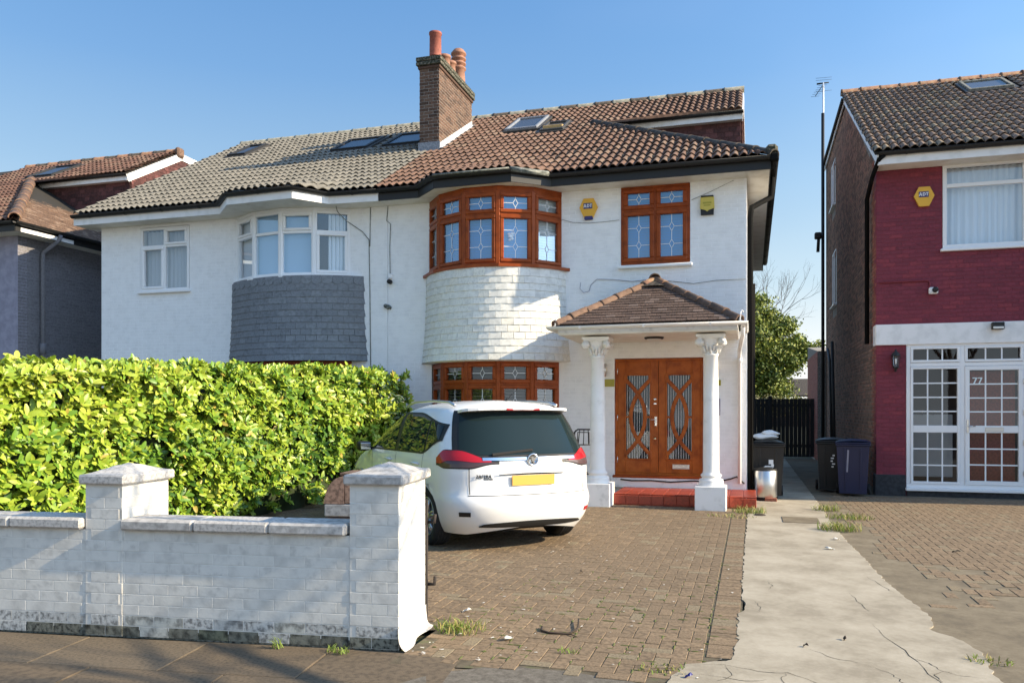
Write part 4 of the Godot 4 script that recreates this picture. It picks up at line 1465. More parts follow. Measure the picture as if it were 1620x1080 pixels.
func red_house() -> void:
	var house := thing("red_painted_house", "dark red painted brick house with brown brick side wall and white glazed entrance", "house", Vector3(0, 0.4, -1.7))
	var x0 := 2.25
	var x1 := 9.6
	var holes := [[3.37, 4.76, 4.15, 5.72], [2.76, 5.6, -0.24, 2.44]]
	obj("front_wall", wall_slab(x0, x1, -0.8, 5.73, -0.25, 0.0, holes), M.plum_paint, house)
	obj("plinth", MB.new().box(Vector3(2.49, -0.41, -0.1), Vector3(0.53, 0.8, 0.25), 0.01).box(Vector3(6.0, -0.53, -0.1), Vector3(6.46, 0.52, 0.25), 0.01), M.plinth, house)
	var gable := PackedVector2Array([Vector2(-0.252, -0.8), Vector2(-0.252, 5.73), Vector2(0.0, 5.78), Vector2(-5.17, 8.9), Vector2(-10.6, 8.85), Vector2(-10.6, -0.8)])
	obj("side_wall", side_prism(gable, x0 + 0.01, x0 + 0.25), M.mortar, house)
	obj("rear_wall", MB.new().box(Vector3((x0 + x1) / 2, 4.0, -10.5), Vector3(x1 - x0, 9.6, 0.2)), M.brown_brick[1], house)
	obj("far_wall", MB.new().box(Vector3(x1 - 0.1, 2.5, -5.4), Vector3(0.2, 6.5, 10.0)), M.brown_brick[1], house)
	obj("floor", MB.new().box(Vector3(6, -0.33, -5.3), Vector3(7, 0.2, 10)).box(Vector3(6, 2.6, -5.3), Vector3(7, 0.22, 10)), M.room_wall, house)
	obj("partition", MB.new().box(Vector3(6, 2.5, -2.6), Vector3(7, 6.0, 0.12)), M.room_wall, house)
	# side wall bricks: brown, orange at the front corner
	var all := bricks(Vector3(x0 + 0.006, -0.3, -10.6), Vector3(0, 0, 1), Vector3.LEFT, 10.6, [0, 124], [[1.85, 2.95, 6.95, 8.35], [2.1, 3.3, 4.1, 5.75]], {"tones": 6, "proud": 0.006, "joint": 0.011})
	var brown := []
	var orange := []
	for p in all:
		var c: Vector3 = p[1].origin
		if c.y > 5.70 + (-c.z) * 0.603 or c.y > 8.8:
			continue
		if c.z > -0.42 - (0.1 if int((c.y + 0.3) / 0.075) % 2 else 0.0):
			orange.append(p)
		else:
			brown.append(p)
	pieces("brick", "side_brickwork", brown, house, 0, M.brown_brick, M.brown_brick_loose)
	pieces("brick", "corner_brickwork", orange, house, 110, M.orange_brick, M.orange_brick_loose)
	var list := bricks(Vector3(x0, -0.4, 0), Vector3.RIGHT, Vector3(0, 0, 1), 3.4, [5, 81], [[0.50, 3.5, 0.0, 2.86], [0.0, 3.5, 2.80, 3.20], [1.10, 2.53, 4.52, 6.2]], {"tones": 5, "proud": 0.004})
	pieces("brick", "front_brickwork", list, house, 300, M.red_paint_brick, M.red_paint_brick_loose, house.transform)
	var band := MB.new()
	band.box(Vector3((x0 + x1) / 2, 2.60, 0.02), Vector3(x1 - x0 + 0.02, 0.385, 0.05), 0.008)
	band.box(Vector3(x0 - 0.003, 2.60, -0.15), Vector3(0.03, 0.385, 0.30), 0.008)
	obj("band", band, M.white_trim, house)
	obj("bay", plan_slab(arc_points(6.2, 9.2, 1.0, 8), -0.5, 5.68), M.plum_paint, house)  # unseen bay, added for the shade it throws across the ground
	# roof
	var roof := Node3D.new()
	add(house, roof, "roof")
	eave(house, [Vector2(x0 - 0.02, 0.43), Vector2(x1, 0.43)], M.white_trim, M.black_plastic, 0.0)
	attic(house, x0 + 0.02, x1, M.roof_deck, -5.15, -10.6)
	var o := Vector3(x0 - 0.10, 5.905, 0.47)
	var rise := 6.40
	var u := MB.new()
	u.x = Transform3D(Basis(Vector3.RIGHT, SLOPE, LIFT), o)
	obj("underlay", u.prism(PackedVector2Array([Vector2(0.02, 0), Vector2(7.4, 0), Vector2(7.4, rise), Vector2(0.02, rise)]), -0.05, -0.012), M.roof_deck, roof)
	tiled_slope(roof, o, 7.5, 18, rise / 18.0, 0.30, M.roof_dark, M.roof_dark_loose, 300, func(_v: float) -> float: return 0.0, func(_v: float) -> float: return 7.4, null, [[2.45, 3.45, 4.7, 6.0]])
	moss_shade_strips(roof, o, 7.3, 18, rise / 18.0, 0.30, 0.92, func(v: float) -> float: return 2.45 if v > 4.5 and v < 6.0 else 9.0)
	caps(roof, "ridge_tile", Vector3(x0 - 0.1, 9.055, -5.10), Vector3(x1, 9.055, -5.10), 0.115, [M.red_ridge])
	skylight(house, o, 2.5, 3.4, 4.75, 5.85, M.grey_ridge, M.pane)
	obj("rear_roof", MB.new().box(Vector3((x0 + x1) / 2, 8.93, -7.9), Vector3(x1 - x0 + 0.2, 0.1, 5.5)), M.roof_deck, house)
	var barge := MB.new()
	barge.bar(Vector3(x0 - 0.03, 5.80, 0.40), Vector3(x0 - 0.03, 8.92, -5.10), 0.03, 0.17, LIFT)
	barge.bar(Vector3(x0 - 0.03, 8.9, -5.1), Vector3(x0 - 0.03, 8.82, -10.7), 0.03, 0.17)
	obj("bargeboard", barge, M.upvc, house)
	obj("eave_box", MB.new().box(Vector3(x0 - 0.0, 5.76, 0.2), Vector3(0.06, 0.16, 0.44), 0.01), M.upvc, house)
	# upper window with blue-white nets
	window(house, Transform3D(Basis(), Vector3(3.375, 4.16, 0.012)), 1.37, 1.55, [[1.0, false, false]], 0.40, M.upvc, {"fw": 0.07, "pane": M.pane_clear, "sill": 0.04, "sill_out": 0.06, "curtain": [[0.05, 1.32, 0.05, 1.5]], "curtain_mat": M.curtain})
	# white glazed entrance: side light, door, side light
	entrance(house)
	# side windows
	for q in [[-8.75, 6.98, 1.05, 1.3], [-8.45, 4.14, 1.1, 1.55]]:
		window(house, Transform3D(Basis(Vector3(0, 0, 1), Vector3.UP, Vector3.LEFT), Vector3(x0 + 0.0, q[1], q[0])), q[2], q[3], [[0.5, false, true], [0.5, false, false]], 0.0, M.upvc, {"sill": 0.04, "sill_out": 0.08, "curtain": [[0.05, 1.0, 0.05, q[3] - 0.05]]})
	# pipes on the side wall
	pipe(house, "downpipe", [Vector3(2.32, 5.84, 0.49), Vector3(2.24, 5.78, 0.45), Vector3(2.17, 5.55, 0.1), Vector3(2.16, 5.3, -0.55), Vector3(2.16, 2.48, -0.55)], 0.042, M.black_pipe)
	pipe(house, "soil_pipe", [Vector3(2.14, -0.4, -10.4), Vector3(2.14, 10.46, -10.4)], 0.05, M.black_plastic)
	pipe(house, "waste_pipe", [Vector3(2.16, -0.3, -7.6), Vector3(2.16, 2.6, -8.3), Vector3(2.16, 3.0, -9.0)], 0.04, M.black_plastic)
	pipe(house, "waste_pipe", [Vector3(2.16, -0.3, -6.8), Vector3(2.16, 3.1, -7.6)], 0.04, M.black_plastic)
	pipe(house, "waste_pipe", [Vector3(2.14, 6.6, -10.2), Vector3(2.0, 6.5, -10.2), Vector3(1.98, 6.1, -10.2)], 0.05, M.black_plastic)
	obj("hopper", MB.new().box(Vector3(1.98, 6.6, -10.2), Vector3(0.2, 0.2, 0.2), 0.03), M.black_plastic, house)
	# lower extension at the back
	var ext := PackedVector2Array([Vector2(-10.6, -0.8), Vector2(-10.6, 3.05), Vector2(-15.2, 3.5), Vector2(-15.2, -0.8)])
	obj("extension", side_prism(ext, 2.0, 5.0), M.mortar, house)
	var eb := bricks(Vector3(2.0, -0.4, -15.2), Vector3(0, 0, 1), Vector3.LEFT, 4.6, [0, 46], [], {"tones": 4, "proud": 0.006, "joint": 0.011})
	pieces("brick", "extension_brickwork", eb, house, 0, M.pink_brick, M.pink_brick_loose)


func entrance(house: Node) -> void:
	var e := Node3D.new()
	e.position = Vector3(2.765, -0.24, 0.012)
	add(house, e, "entrance")
	var h := 2.675
	var b := MB.new()
	ring(b, 0, 2.82, 0, h, 0.07, -0.07, 0.0)
	for x in [0.935, 1.95]:
		member(b, x - 0.04, x + 0.04, 0.07, h - 0.07, -0.07, 0.0)
	member(b, 0.07, 2.75, 2.24, 2.31, -0.07, -0.001)
	obj("frame", b, M.upvc, e)
	obj("threshold", MB.new().box(Vector3(1.41, -0.03, 0.02), Vector3(2.86, 0.06, 0.12), 0.01), M.upvc, e)
	var bays := [[0.07, 0.895], [0.975, 1.91], [1.99, 2.75]]
	for i in 3:
		var x0: float = bays[i][0]
		var x1: float = bays[i][1]
		var s := MB.new()
		ring(s, x0, x1, 2.315, h - 0.07, 0.045, -0.05, 0.012)
		var fr := 0.075 if i == 1 else 0.045
		ring(s, x0, x1, 0.07, 2.235, fr, -0.05, 0.014)
		var mid := 1.02
		member(s, x0 + fr, x1 - fr, mid, mid + 0.13, -0.05, 0.012)
		obj("door" if i == 1 else "side_light", s, M.upvc, e)
		var bars := MB.new()
		for q in [[2.36, h - 0.115, 1], [mid + 0.13, 2.235 - fr, 4], [0.07 + fr, mid, 3]]:
			obj("pane", flat_quad(x0 + fr, x1 - fr, q[0], q[1], -0.02), M.pane_low, e)
			for k in [1, 2]:
				var x := lerpf(x0 + fr, x1 - fr, k / 3.0)
				bars.box(Vector3(x, (q[0] + q[1]) / 2, -0.015), Vector3(0.024, q[1] - q[0], 0.012))
			for k in range(1, q[2]):
				var y: float = lerpf(q[0], q[1], float(k) / q[2])
				bars.box(Vector3((x0 + x1) / 2, y, -0.0145), Vector3(x1 - x0 - 2 * fr, 0.024, 0.012))
		obj("glazing_bars", bars, M.upvc, e)
	var hd := MB.new(true)
	hd.smoothing(false).box(Vector3(0, 0, 0.006), Vector3(0.035, 0.24, 0.012), 0.004)
	hd.smoothing(true).tube([Vector3(0, 0.0, 0), Vector3(0, 0.0, 0.05), Vector3(0.03, 0.0, 0.055), Vector3(0.12, 0.0, 0.05)], 0.01)
	obj("handle", hd, M.chrome, e, T(Vector3(1.015, 1.14, 0.014)))
	var lp := MB.new()
	lp.box(Vector3(1.45, 1.085, 0.016), Vector3(0.30, 0.075, 0.012), 0.004)
	obj("letter_plate", lp, M.brushed_steel, e)
	for y in [0.3, 0.85, 1.4, 1.95]:
		obj("hinge", MB.new().box(Vector3(1.93, y, 0.02), Vector3(0.05, 0.09, 0.03), 0.006), M.brushed_steel, e)
	text_on(e, "door_number", "77", 0.11, M.came, T(Vector3(1.18, 1.97, -0.012)))
	# what shows through: back wall, a low white cupboard with shoes on top, a plant
	obj("back_wall", flat_quad(-0.3, 3.2, -0.1, 2.7, -1.5), M.hall_wall, e)
	obj("cupboard", MB.new().box(Vector3(0.5, 0.75, -0.9), Vector3(0.85, 1.2, 0.4), 0.01), M.hall_white, e)
	obj("shoe", MB.new(true).tube([Vector3(0.25, 1.40, -0.75), Vector3(0.33, 1.42, -0.72), Vector3(0.42, 1.38, -0.68)], 0.05, 0.04, 8).tube([Vector3(0.45, 1.40, -0.75), Vector3(0.53, 1.42, -0.72), Vector3(0.62, 1.38, -0.68)], 0.05, 0.04, 8), M.black_mat, e)
	obj("inner_door", MB.new().box(Vector3(1.75, 1.1, -1.44), Vector3(0.85, 2.2, 0.06), 0.01), M.red_tile[2], e)


# ---------------------------------------------------------------- the car (x right, y up, nose towards -z; l is the distance from the rear bumper)
const CAR_Y := [0.18, 0.30, 0.45, 0.58, 0.64, 0.75, 0.90, 0.98, 1.04, 1.10, 1.25, 1.40, 1.50, 1.56, 1.62]
const CAR_REAR := [0.17, 0.07, 0.01, 0.0, 0.055, 0.075, 0.075, 0.085, 0.11, 0.155, 0.24, 0.325, 0.385, 0.42, 0.50]
const CAR_WIDE := [0.82, 0.885, 0.92, 0.935, 0.935, 0.94, 0.94, 0.934, 0.922, 0.908, 0.875, 0.832, 0.795, 0.76, 0.655]
const CAR_NOSE := [4.40, 4.58, 4.64, 4.66, 4.64, 4.58, 4.30, 4.02, 3.80, 3.62, 3.28, 2.93, 2.70, 2.52, 2.25]


func car_at(table: Array, y: float) -> float:
	for i in CAR_Y.size() - 1:
		if y <= CAR_Y[i + 1]:
			return lerpf(table[i], table[i + 1], clampf((y - CAR_Y[i]) / (CAR_Y[i + 1] - CAR_Y[i]), 0, 1))
	return table[-1]


func car_half(l: float, y: float) -> float:   # half the width at l, y
	var r := car_at(CAR_REAR, y)
	var f := car_at(CAR_NOSE, y)
	var w := car_at(CAR_WIDE, y)
	var a := 0.62
	var b := 0.95
	w *= 1.0 - 0.012 * pow(clampf((l - 2.3) / 2.3, -1, 1), 2)
	if l < r + a:
		return w * pow(maxf(0.0, 1.0 - pow(clampf(1.0 - (l - r) / a, 0, 1), 2.7)), 1.0 / 2.7)
	if l > f - b:
		return w * pow(maxf(0.0, 1.0 - pow(clampf(1.0 - (f - l) / b, 0, 1), 2.5)), 1.0 / 2.5)
	return w


func car_back(w: float, y: float) -> float:   # l of the tail at w, y
	var k := clampf(absf(w) / (car_at(CAR_WIDE, y) * 0.99), 0, 1)
	return car_at(CAR_REAR, y) + 0.62 * (1.0 - pow(1.0 - pow(k, 2.7), 1.0 / 2.7))


func car_ring(y: float, t: float) -> Vector3:   # t 0 (middle of the tail) .. 1 (middle of the nose), left side
	var r := car_at(CAR_REAR, y)
	var f := car_at(CAR_NOSE, y)
	var l: float
	if t < 0.25:
		var a := t / 0.25 * PI / 2
		var w := car_at(CAR_WIDE, y) * 0.988
		return Vector3(-w * pow(sin(a), 2.0 / 2.7), y, -(r + 0.62 * (1.0 - pow(cos(a), 2.0 / 2.7))))
	if t > 0.8:
		var a := (1.0 - t) / 0.2 * PI / 2
		var w := car_at(CAR_WIDE, y) * 0.988
		return Vector3(-w * pow(sin(a), 2.0 / 2.5), y, -(f - 0.95 * (1.0 - pow(cos(a), 2.0 / 2.5))))
	l = lerpf(r + 0.62, f - 0.95, (t - 0.25) / 0.55)
	return Vector3(-car_half(l, y), y, -l)


func car_low(l: float) -> float:
	var y := 0.19
	for c in [0.95, 3.71]:
		var d := absf(l - c)
		if d < 0.385:
			y = maxf(y, 0.31 + sqrt(0.385 * 0.385 - d * d) * 1.02)
	return y


func car_body() -> ArrayMesh:
	var b := MB.new(true)
	var ts := []
	for i in 29:
		ts.append(0.25 * i / 28.0)
	for i in range(1, 56):
		ts.append(0.25 + 0.55 * i / 55.0)
	for i in range(1, 11):
		ts.append(0.8 + 0.2 * i / 10.0)
	var ys := [0.64, 0.70, 0.75, 0.82, 0.90, 0.95, 0.98, 1.01, 1.04, 1.07, 1.10, 1.18, 1.25, 1.32, 1.40, 1.45, 1.50, 1.53, 1.56, 1.59, 1.62]
	var cols := []
	for t in ts:
		var col := []
		var l: float = -car_ring(0.5, t).z
		var low := car_low(l)
		if t < 0.14:
			low = lerpf(0.28, 0.19, t / 0.14)
		for k in 7:
			var y := lerpf(low, 0.62, minf(1.0, k / 6.0))
			if low > 0.62:
				y = lerpf(low, 0.72, k / 6.0)
			col.append(car_ring(y, t))
		for y in ys:
			col.append(car_ring(maxf(y, low + 0.02) if y < 0.75 else y, t))
		var rim: Vector3 = col[-1]
		for k in range(1, 7):
			var f := 1.0 - k / 6.0
			f = pow(f, 0.8)
			col.append(Vector3(rim.x * f, 1.62 + 0.065 * (1.0 - f * f), lerpf(-1.42, rim.z, 0.4 + 0.6 * f) if f > 0 else lerpf(-1.42, rim.z, 0.4)))
		cols.append(col)
	for s in [1.0, -1.0]:
		for i in cols.size() - 1:
			for j in cols[0].size() - 1:
				var m := Vector3(s, 1, 1)
				var p: Vector3 = cols[i][j] * m
				var q: Vector3 = cols[i + 1][j] * m
				var r: Vector3 = cols[i + 1][j + 1] * m
				var o: Vector3 = cols[i][j + 1] * m
				if s > 0:
					b.quad(q, p, o, r)
				else:
					b.quad(p, q, r, o)
	return b.mesh()


func side_patch(l0: float, l1: float, low: Callable, high: Callable, off: float, nx := 24, ny := 6, left := true) -> MB:
	var f := func(u: float, v: float) -> Vector3:
		var l := lerpf(l1, l0, u) if left else lerpf(l0, l1, u)
		var y := lerpf(low.call(l), high.call(l), v)
		var w := car_half(l, y)
		var dy := (car_half(l, y + 0.01) - car_half(l, y - 0.01)) / 0.02
		var n := Vector3(1, -dy, (car_half(l + 0.01, y) - car_half(l - 0.01, y)) / 0.02).normalized()
		return Vector3((w + off * n.x) * (-1.0 if left else 1.0), y + off * n.y, -l + off * n.z)
	return MB.new(true).grid(f, nx, ny)


func tail_patch(low: Callable, high: Callable, w0: float, w1: float, off: float, nx := 24, ny := 6) -> MB:   # low/high(s), s 0..1 across
	var f := func(u: float, v: float) -> Vector3:
		var y: float = lerpf(low.call(u), high.call(u), v)
		var w := lerpf(w0, w1, u)
		var l := car_back(w, y)
		var n := Vector3((car_back(w + 0.005, y) - car_back(w - 0.005, y)) / 0.01, (car_back(w, y + 0.01) - car_back(w, y - 0.01)) / 0.02, 1).normalized()
		return Vector3(w, y, -l) + n * off
	return MB.new(true).grid(f, nx, ny)


func corner_patch(low: Callable, high: Callable, t0: float, t1: float, off: float, left: bool, nx := 18, ny := 5) -> MB:   # along the ring parameter
	var f := func(u: float, v: float) -> Vector3:
		var t := lerpf(t1, t0, u)
		var y: float = lerpf(low.call(t), high.call(t), v)
		var p := car_ring(y, t)
		var d := car_ring(y, t + 0.004) - car_ring(y, t - 0.004)
		var e := car_ring(y + 0.01, t) - car_ring(y - 0.01, t)
		var n := e.cross(d).normalized()
		n = n if n.x < 0 or n.z > 0.3 else -n
		p += n * off
		return p if left else Vector3(-p.x, p.y, p.z)
	if left:
		return MB.new(true).grid(f, nx, ny)
	return MB.new(true).grid(func(u: float, v: float) -> Vector3: return f.call(1.0 - u, v), nx, ny)


func wheel(car: Node, at: Vector3, left: bool) -> void:
	var turn := Basis.from_euler(Vector3(0, 0, PI / 2 if left else -PI / 2))   # the axle's outer end
	var ty := MB.new(true).lathe([Vector2(0.215, -0.10), Vector2(0.295, -0.112), Vector2(0.322, -0.095), Vector2(0.332, -0.05), Vector2(0.333, 0.05), Vector2(0.322, 0.095), Vector2(0.295, 0.112), Vector2(0.225, 0.10), Vector2(0.215, 0.06)], 36)
	ty.smoothing(false)
	for k in 4:
		ty.lathe([Vector2(0.329, -0.066 + k * 0.037), Vector2(0.336, -0.064 + k * 0.037), Vector2(0.336, -0.042 + k * 0.037), Vector2(0.329, -0.04 + k * 0.037)], 36)
	var w := obj("wheel", ty, M.tyre, car, Transform3D(turn, at))
	var rim := MB.new(true).lathe([Vector2(0.20, -0.08), Vector2(0.205, 0.05), Vector2(0.222, 0.085), Vector2(0.225, 0.10), Vector2(0.212, 0.102), Vector2(0.195, 0.05)], 32)
	rim.lathe([Vector2(0.06, 0.0), Vector2(0.06, 0.085), Vector2(0.035, 0.095), Vector2(0, 0.096)], 16)
	for k in 5:
		for s in [-0.13, 0.13]:
			var a: float = TAU * k / 5 + s
			rim.tube([Vector3(cos(a + s * 0.8) * 0.05, 0.075, sin(a + s * 0.8) * 0.05), Vector3(cos(a) * 0.13, 0.088, sin(a) * 0.13), Vector3(cos(a) * 0.205, 0.075, sin(a) * 0.205)], 0.022, 0.017, 6)
	obj("rim", rim, M.alloy, w)
	obj("brake_disc", MB.new(true).lathe([Vector2(0, 0.0), Vector2(0.14, 0.0), Vector2(0.14, 0.015), Vector2(0, 0.016)], 24), M.lead, w)
	obj("hub_shade", MB.new().lathe([Vector2(0, -0.05), Vector2(0.2, -0.05), Vector2(0.2, -0.04), Vector2(0, -0.04)], 20), M.black_mat, w)


func car() -> void:
	var paint := plain("car_paint", L(.80, .80, .79), 0.32)
	paint.clearcoat_enabled = true
	paint.clearcoat = 0.55
	paint.clearcoat_roughness = 0.03
	var glass := plain("car_glass", L(.012, .022, .024), 0.02)
	glass.metallic_specular = 0.32
	var lamp := plain("tail_lamp_red", L(.42, .003, .010), 0.12)
	lamp.clearcoat_enabled = true
	lamp.clearcoat = 0.3
	var smoke := plain("tail_lamp_smoke", L(.06, .02, .02), 0.08)
	smoke.clearcoat_enabled = true
	smoke.clearcoat = 1.0
	plain("tyre", L(.016, .016, .016), 0.85)
	plain("alloy", L(.55, .55, .56), 0.3, 0.9)
	plain("gap", L(.02, .02, .02), 0.8)
	plain("plate_yellow", L(.66, .36, .06), 0.5)
	var c := thing("white_car", "white people carrier parked at an angle on the brick drive, tail towards the street", "car", Vector3(-2.33, 0.0, 5.98), deg_to_rad(43))
	c.scale = Vector3(1.045, 1.02, 1.04)
	obj("body", car_body(), paint, c)
	obj("underbody", MB.new().box(Vector3(0, 0.40, -2.35), Vector3(1.36, 0.40, 4.0), 0.05).box(Vector3(0, 0.55, -0.98), Vector3(1.36, 0.4, 0.7)).box(Vector3(0, 0.55, -3.71), Vector3(1.36, 0.4, 0.8)), M.black_mat, c)
	for l in [0.95, 3.71]:
		wheel(c, Vector3(-0.80, 0.333, -l), true)
		wheel(c, Vector3(0.80, 0.333, -l), false)
	# side glass: black surround, three panes a side, door lines, handles, mirror
	var dlo_low := func(l: float) -> float: return 1.03 + 0.02 * smooth(3.4, 1.0, l) + 0.17 * smooth(1.10, 0.58, l)
	var dlo_high := func(l: float) -> float:
		var y := 1.535
		y = minf(y, 1.40 + 0.135 * smooth(0.50, 1.5, l))
		return minf(y, 1.535 - 0.50 * pow(clampf((l - 2.25) / 1.35, 0, 1), 1.25))
	for left in [true, false]:
		var s := -1.0 if left else 1.0
		obj("window_surround", side_patch(0.60, 3.56, dlo_low, dlo_high, 0.003, 60, 6, left), M.black_plastic, c)
		for q in [[0.66, 0.98], [1.03, 1.92], [2.05, 3.36]]:
			obj("side_window", side_patch(q[0], q[1], func(l: float) -> float: return dlo_low.call(l) + 0.022, func(l: float) -> float: return dlo_high.call(l) - 0.024, 0.007, 24, 5, left), glass, c)
		for l in [1.98, 2.98]:
			obj("door_gap", side_patch(l, l + 0.007, func(_l: float) -> float: return 0.30, func(_l: float) -> float: return 1.03, 0.002, 1, 14, left), M.gap, c)
		obj("door_gap", side_patch(1.02, 1.027, func(_l: float) -> float: return 0.74, func(_l: float) -> float: return 1.06, 0.002, 1, 10, left), M.gap, c)
		obj("door_gap", side_patch(1.36, 2.98, func(_l: float) -> float: return 0.295, func(_l: float) -> float: return 0.302, 0.002, 30, 1, left), M.gap, c)
		for l in [1.15, 2.15]:
			obj("door_handle", MB.new(true).tube([Vector3(s * (car_half(l, 0.93) + 0.004), 0.93, -l), Vector3(s * (car_half(l, 0.93) + 0.03), 0.935, -l - 0.03), Vector3(s * (car_half(l, 0.93) + 0.03), 0.935, -l - 0.17), Vector3(s * (car_half(l, 0.93) + 0.004), 0.93, -l - 0.20)], 0.013), paint, c)
		var mir := MB.new(true)
		mir.grid(func(u: float, v: float) -> Vector3:
			var a := u * TAU
			var e := v * PI
			return Vector3(s * 1.02 + 0.10 * s * signf(cos(a)) * pow(absf(cos(a)), 0.7) * pow(sin(e), 0.6) * s * s, 1.065 + 0.07 * signf(sin(a)) * pow(absf(sin(a)), 0.7) * pow(sin(e), 0.6), -3.02 - 0.10 * (1.0 - cos(e))), 20, 10)
		var mo := obj("mirror", mir, M.black_plastic, c)
		obj("mirror_arm", MB.new().bar(Vector3(s * 0.88, 1.03, -3.12), Vector3(s * 0.98, 1.04, -3.12), 0.07, 0.04), M.black_plastic, mo)
		obj("mirror_glass", MB.new().box(Vector3(s * 1.02, 1.065, -3.015), Vector3(0.14, 0.09, 0.008), 0.004), M.chrome, mo)
		obj("roof_rail", MB.new(true).tube([Vector3(s * 0.655, 1.62, -0.72), Vector3(s * 0.65, 1.655, -0.88), Vector3(s * 0.645, 1.675, -1.4), Vector3(s * 0.63, 1.665, -2.1), Vector3(s * 0.60, 1.61, -2.5)], 0.018, 0.015, 8), M.brushed_steel, c)
		obj("headlight", side_patch(3.95, 4.35, func(l: float) -> float: return 0.72 + 0.05 * (l - 3.95), func(l: float) -> float: return 0.86 - 0.1 * (l - 3.95), 0.004, 10, 3, left), M.chrome, c)
		# tail lamp, wrapping the corner: red above, smoked below
		var in_t := 0.062
		var out_t := 0.232
		var lo := func(t: float) -> float: return 0.932 + 0.05 * smooth(0.12, 0.06, t) + 0.03 * smooth(0.20, 0.232, t)
		var hi := func(t: float) -> float: return 0.995 + 0.118 * smooth(0.05, 0.15, t) - 0.10 * smooth(0.195, 0.245, t)
		var split := func(t: float) -> float: return lerpf(lo.call(t), hi.call(t), 0.40 - 0.25 * smooth(0.18, 0.23, t))
		obj("tail_lamp_trim", corner_patch(func(t: float) -> float: return lo.call(t) - 0.012, func(t: float) -> float: return hi.call(t) + 0.012, in_t - 0.012, out_t + 0.004, 0.004, left, 22, 5), M.black_plastic, c)
		obj("tail_lamp", corner_patch(split, hi, in_t + 0.005, out_t, 0.016, left, 22, 5), lamp, c)
		obj("tail_lamp", corner_patch(lo, split, in_t - 0.004, out_t - 0.012, 0.012, left, 22, 5), smoke, c)
		obj("tailgate_gap", tail_patch(func(_u: float) -> float: return 0.645, func(_u: float) -> float: return 0.955, s * 0.70 - 0.004, s * 0.70 + 0.004, 0.003, 1, 12), M.gap, c)
		obj("reflector", corner_patch(func(_t: float) -> float: return 0.405, func(_t: float) -> float: return 0.455, 0.125, 0.160, 0.005, left, 6, 2), lamp if not left else M.black_plastic, c)
	# tail: screen, spoiler, lamp bar, badge, plate, bumper trim, wiper
	var half := func(y: float) -> float: return car_at(CAR_WIDE, y) * 0.95
	var screen := func(y0: float, y1: float, k: float, off: float) -> MB:
		return MB.new(true).grid(func(u: float, v: float) -> Vector3:
			var y := lerpf(y0, y1, v)
			var w: float = lerpf(-1, 1, u) * half.call(y) * k
			return Vector3(w, y, -car_back(w, y) + off), 48, 10)
	obj("screen_surround", screen.call(1.045, 1.56, 0.945, 0.008), M.black_plastic, c)
	obj("rear_screen", screen.call(1.07, 1.545, 0.88, 0.013), glass, c)
	var sp := PackedVector2Array([Vector2(-0.67, -0.60), Vector2(-0.665, -0.50), Vector2(-0.62, -0.42), Vector2(-0.52, -0.36), Vector2(-0.36, -0.32), Vector2(0.0, -0.295), Vector2(0.36, -0.32), Vector2(0.52, -0.36), Vector2(0.62, -0.42), Vector2(0.665, -0.50), Vector2(0.67, -0.60), Vector2(0.5, -0.9), Vector2(-0.5, -0.9)])
	var spm := MB.new()
	spm.x = Transform3D(Basis(Vector3.RIGHT, Vector3(0, 0.12, 1).normalized() * 1.0, Vector3(0, -1, 0.12).normalized()), Vector3(0, 1.622, 0))
	obj("spoiler", spm.prism(sp, -0.012, 0.018), paint, c)
	obj("brake_light", MB.new().box(Vector3(0, 1.572, -0.325), Vector3(0.42, 0.024, 0.05), 0.006), lamp, c)
	obj("chrome_bar", tail_patch(func(_u: float) -> float: return 1.005, func(_u: float) -> float: return 1.035, -0.56, 0.56, 0.02, 24, 2), M.chrome, c)
	var badge := MB.new(true)
	badge.x = Transform3D(Basis.from_euler(Vector3(PI / 2, 0, 0)), Vector3(0, 1.015, -car_back(0, 1.015) + 0.02))
	badge.lathe([Vector2(0.0, 0.004), Vector2(0.052, 0.004), Vector2(0.055, 0.014), Vector2(0.062, 0.018), Vector2(0.069, 0.012), Vector2(0.069, 0.0)], 28)
	badge.x = Transform3D(Basis(), Vector3(0, 1.015, -car_back(0, 1.015) + 0.034))
	badge.smoothing(false)
	badge.prism(PackedVector2Array([Vector2(-0.042, 0.028), Vector2(-0.008, 0.034), Vector2(0.01, 0.022), Vector2(0.034, 0.03), Vector2(0.044, 0.012), Vector2(0.018, 0.008), Vector2(0.034, -0.006), Vector2(0.008, -0.008), Vector2(0.018, -0.026), Vector2(-0.006, -0.044), Vector2(-0.004, -0.016), Vector2(-0.03, -0.028), Vector2(-0.018, 0.0), Vector2(-0.046, 0.002), Vector2(-0.016, 0.014)]), -0.004, 0.006)
	obj("badge", badge, M.chrome, c)
	# plate lip, dark strip painted as its shade, number plate
	obj("plate_lip", tail_patch(func(u: float) -> float: return 0.862 + 0.012 * (1.0 - absf(2 * u - 1)), func(u: float) -> float: return 0.878 + 0.012 * (1.0 - absf(2 * u - 1)), -0.40, 0.40, 0.03, 16, 2), paint, c)
	obj("plate_lip_shade", tail_patch(func(_u: float) -> float: return 0.852, func(_u: float) -> float: return 0.868, -0.39, 0.39, 0.006, 16, 1), M.gap, c)
	obj("number_plate", MB.new().box(Vector3(0, 0.79, -car_at(CAR_REAR, 0.79) + 0.018), Vector3(0.52, 0.112, 0.008), 0.002), M.plate_yellow, c)
	obj("bumper_gap", tail_patch(func(_u: float) -> float: return 0.626, func(_u: float) -> float: return 0.634, -0.72, 0.72, 0.003, 24, 1), M.gap, c)
	obj("bumper_trim", tail_patch(func(u: float) -> float: return 0.285 - 0.01 * sin(u * PI), func(u: float) -> float: return 0.30 + 0.045 * pow(sin(u * PI), 0.4), -0.60, 0.66, 0.006, 30, 3), M.black_plastic, c)
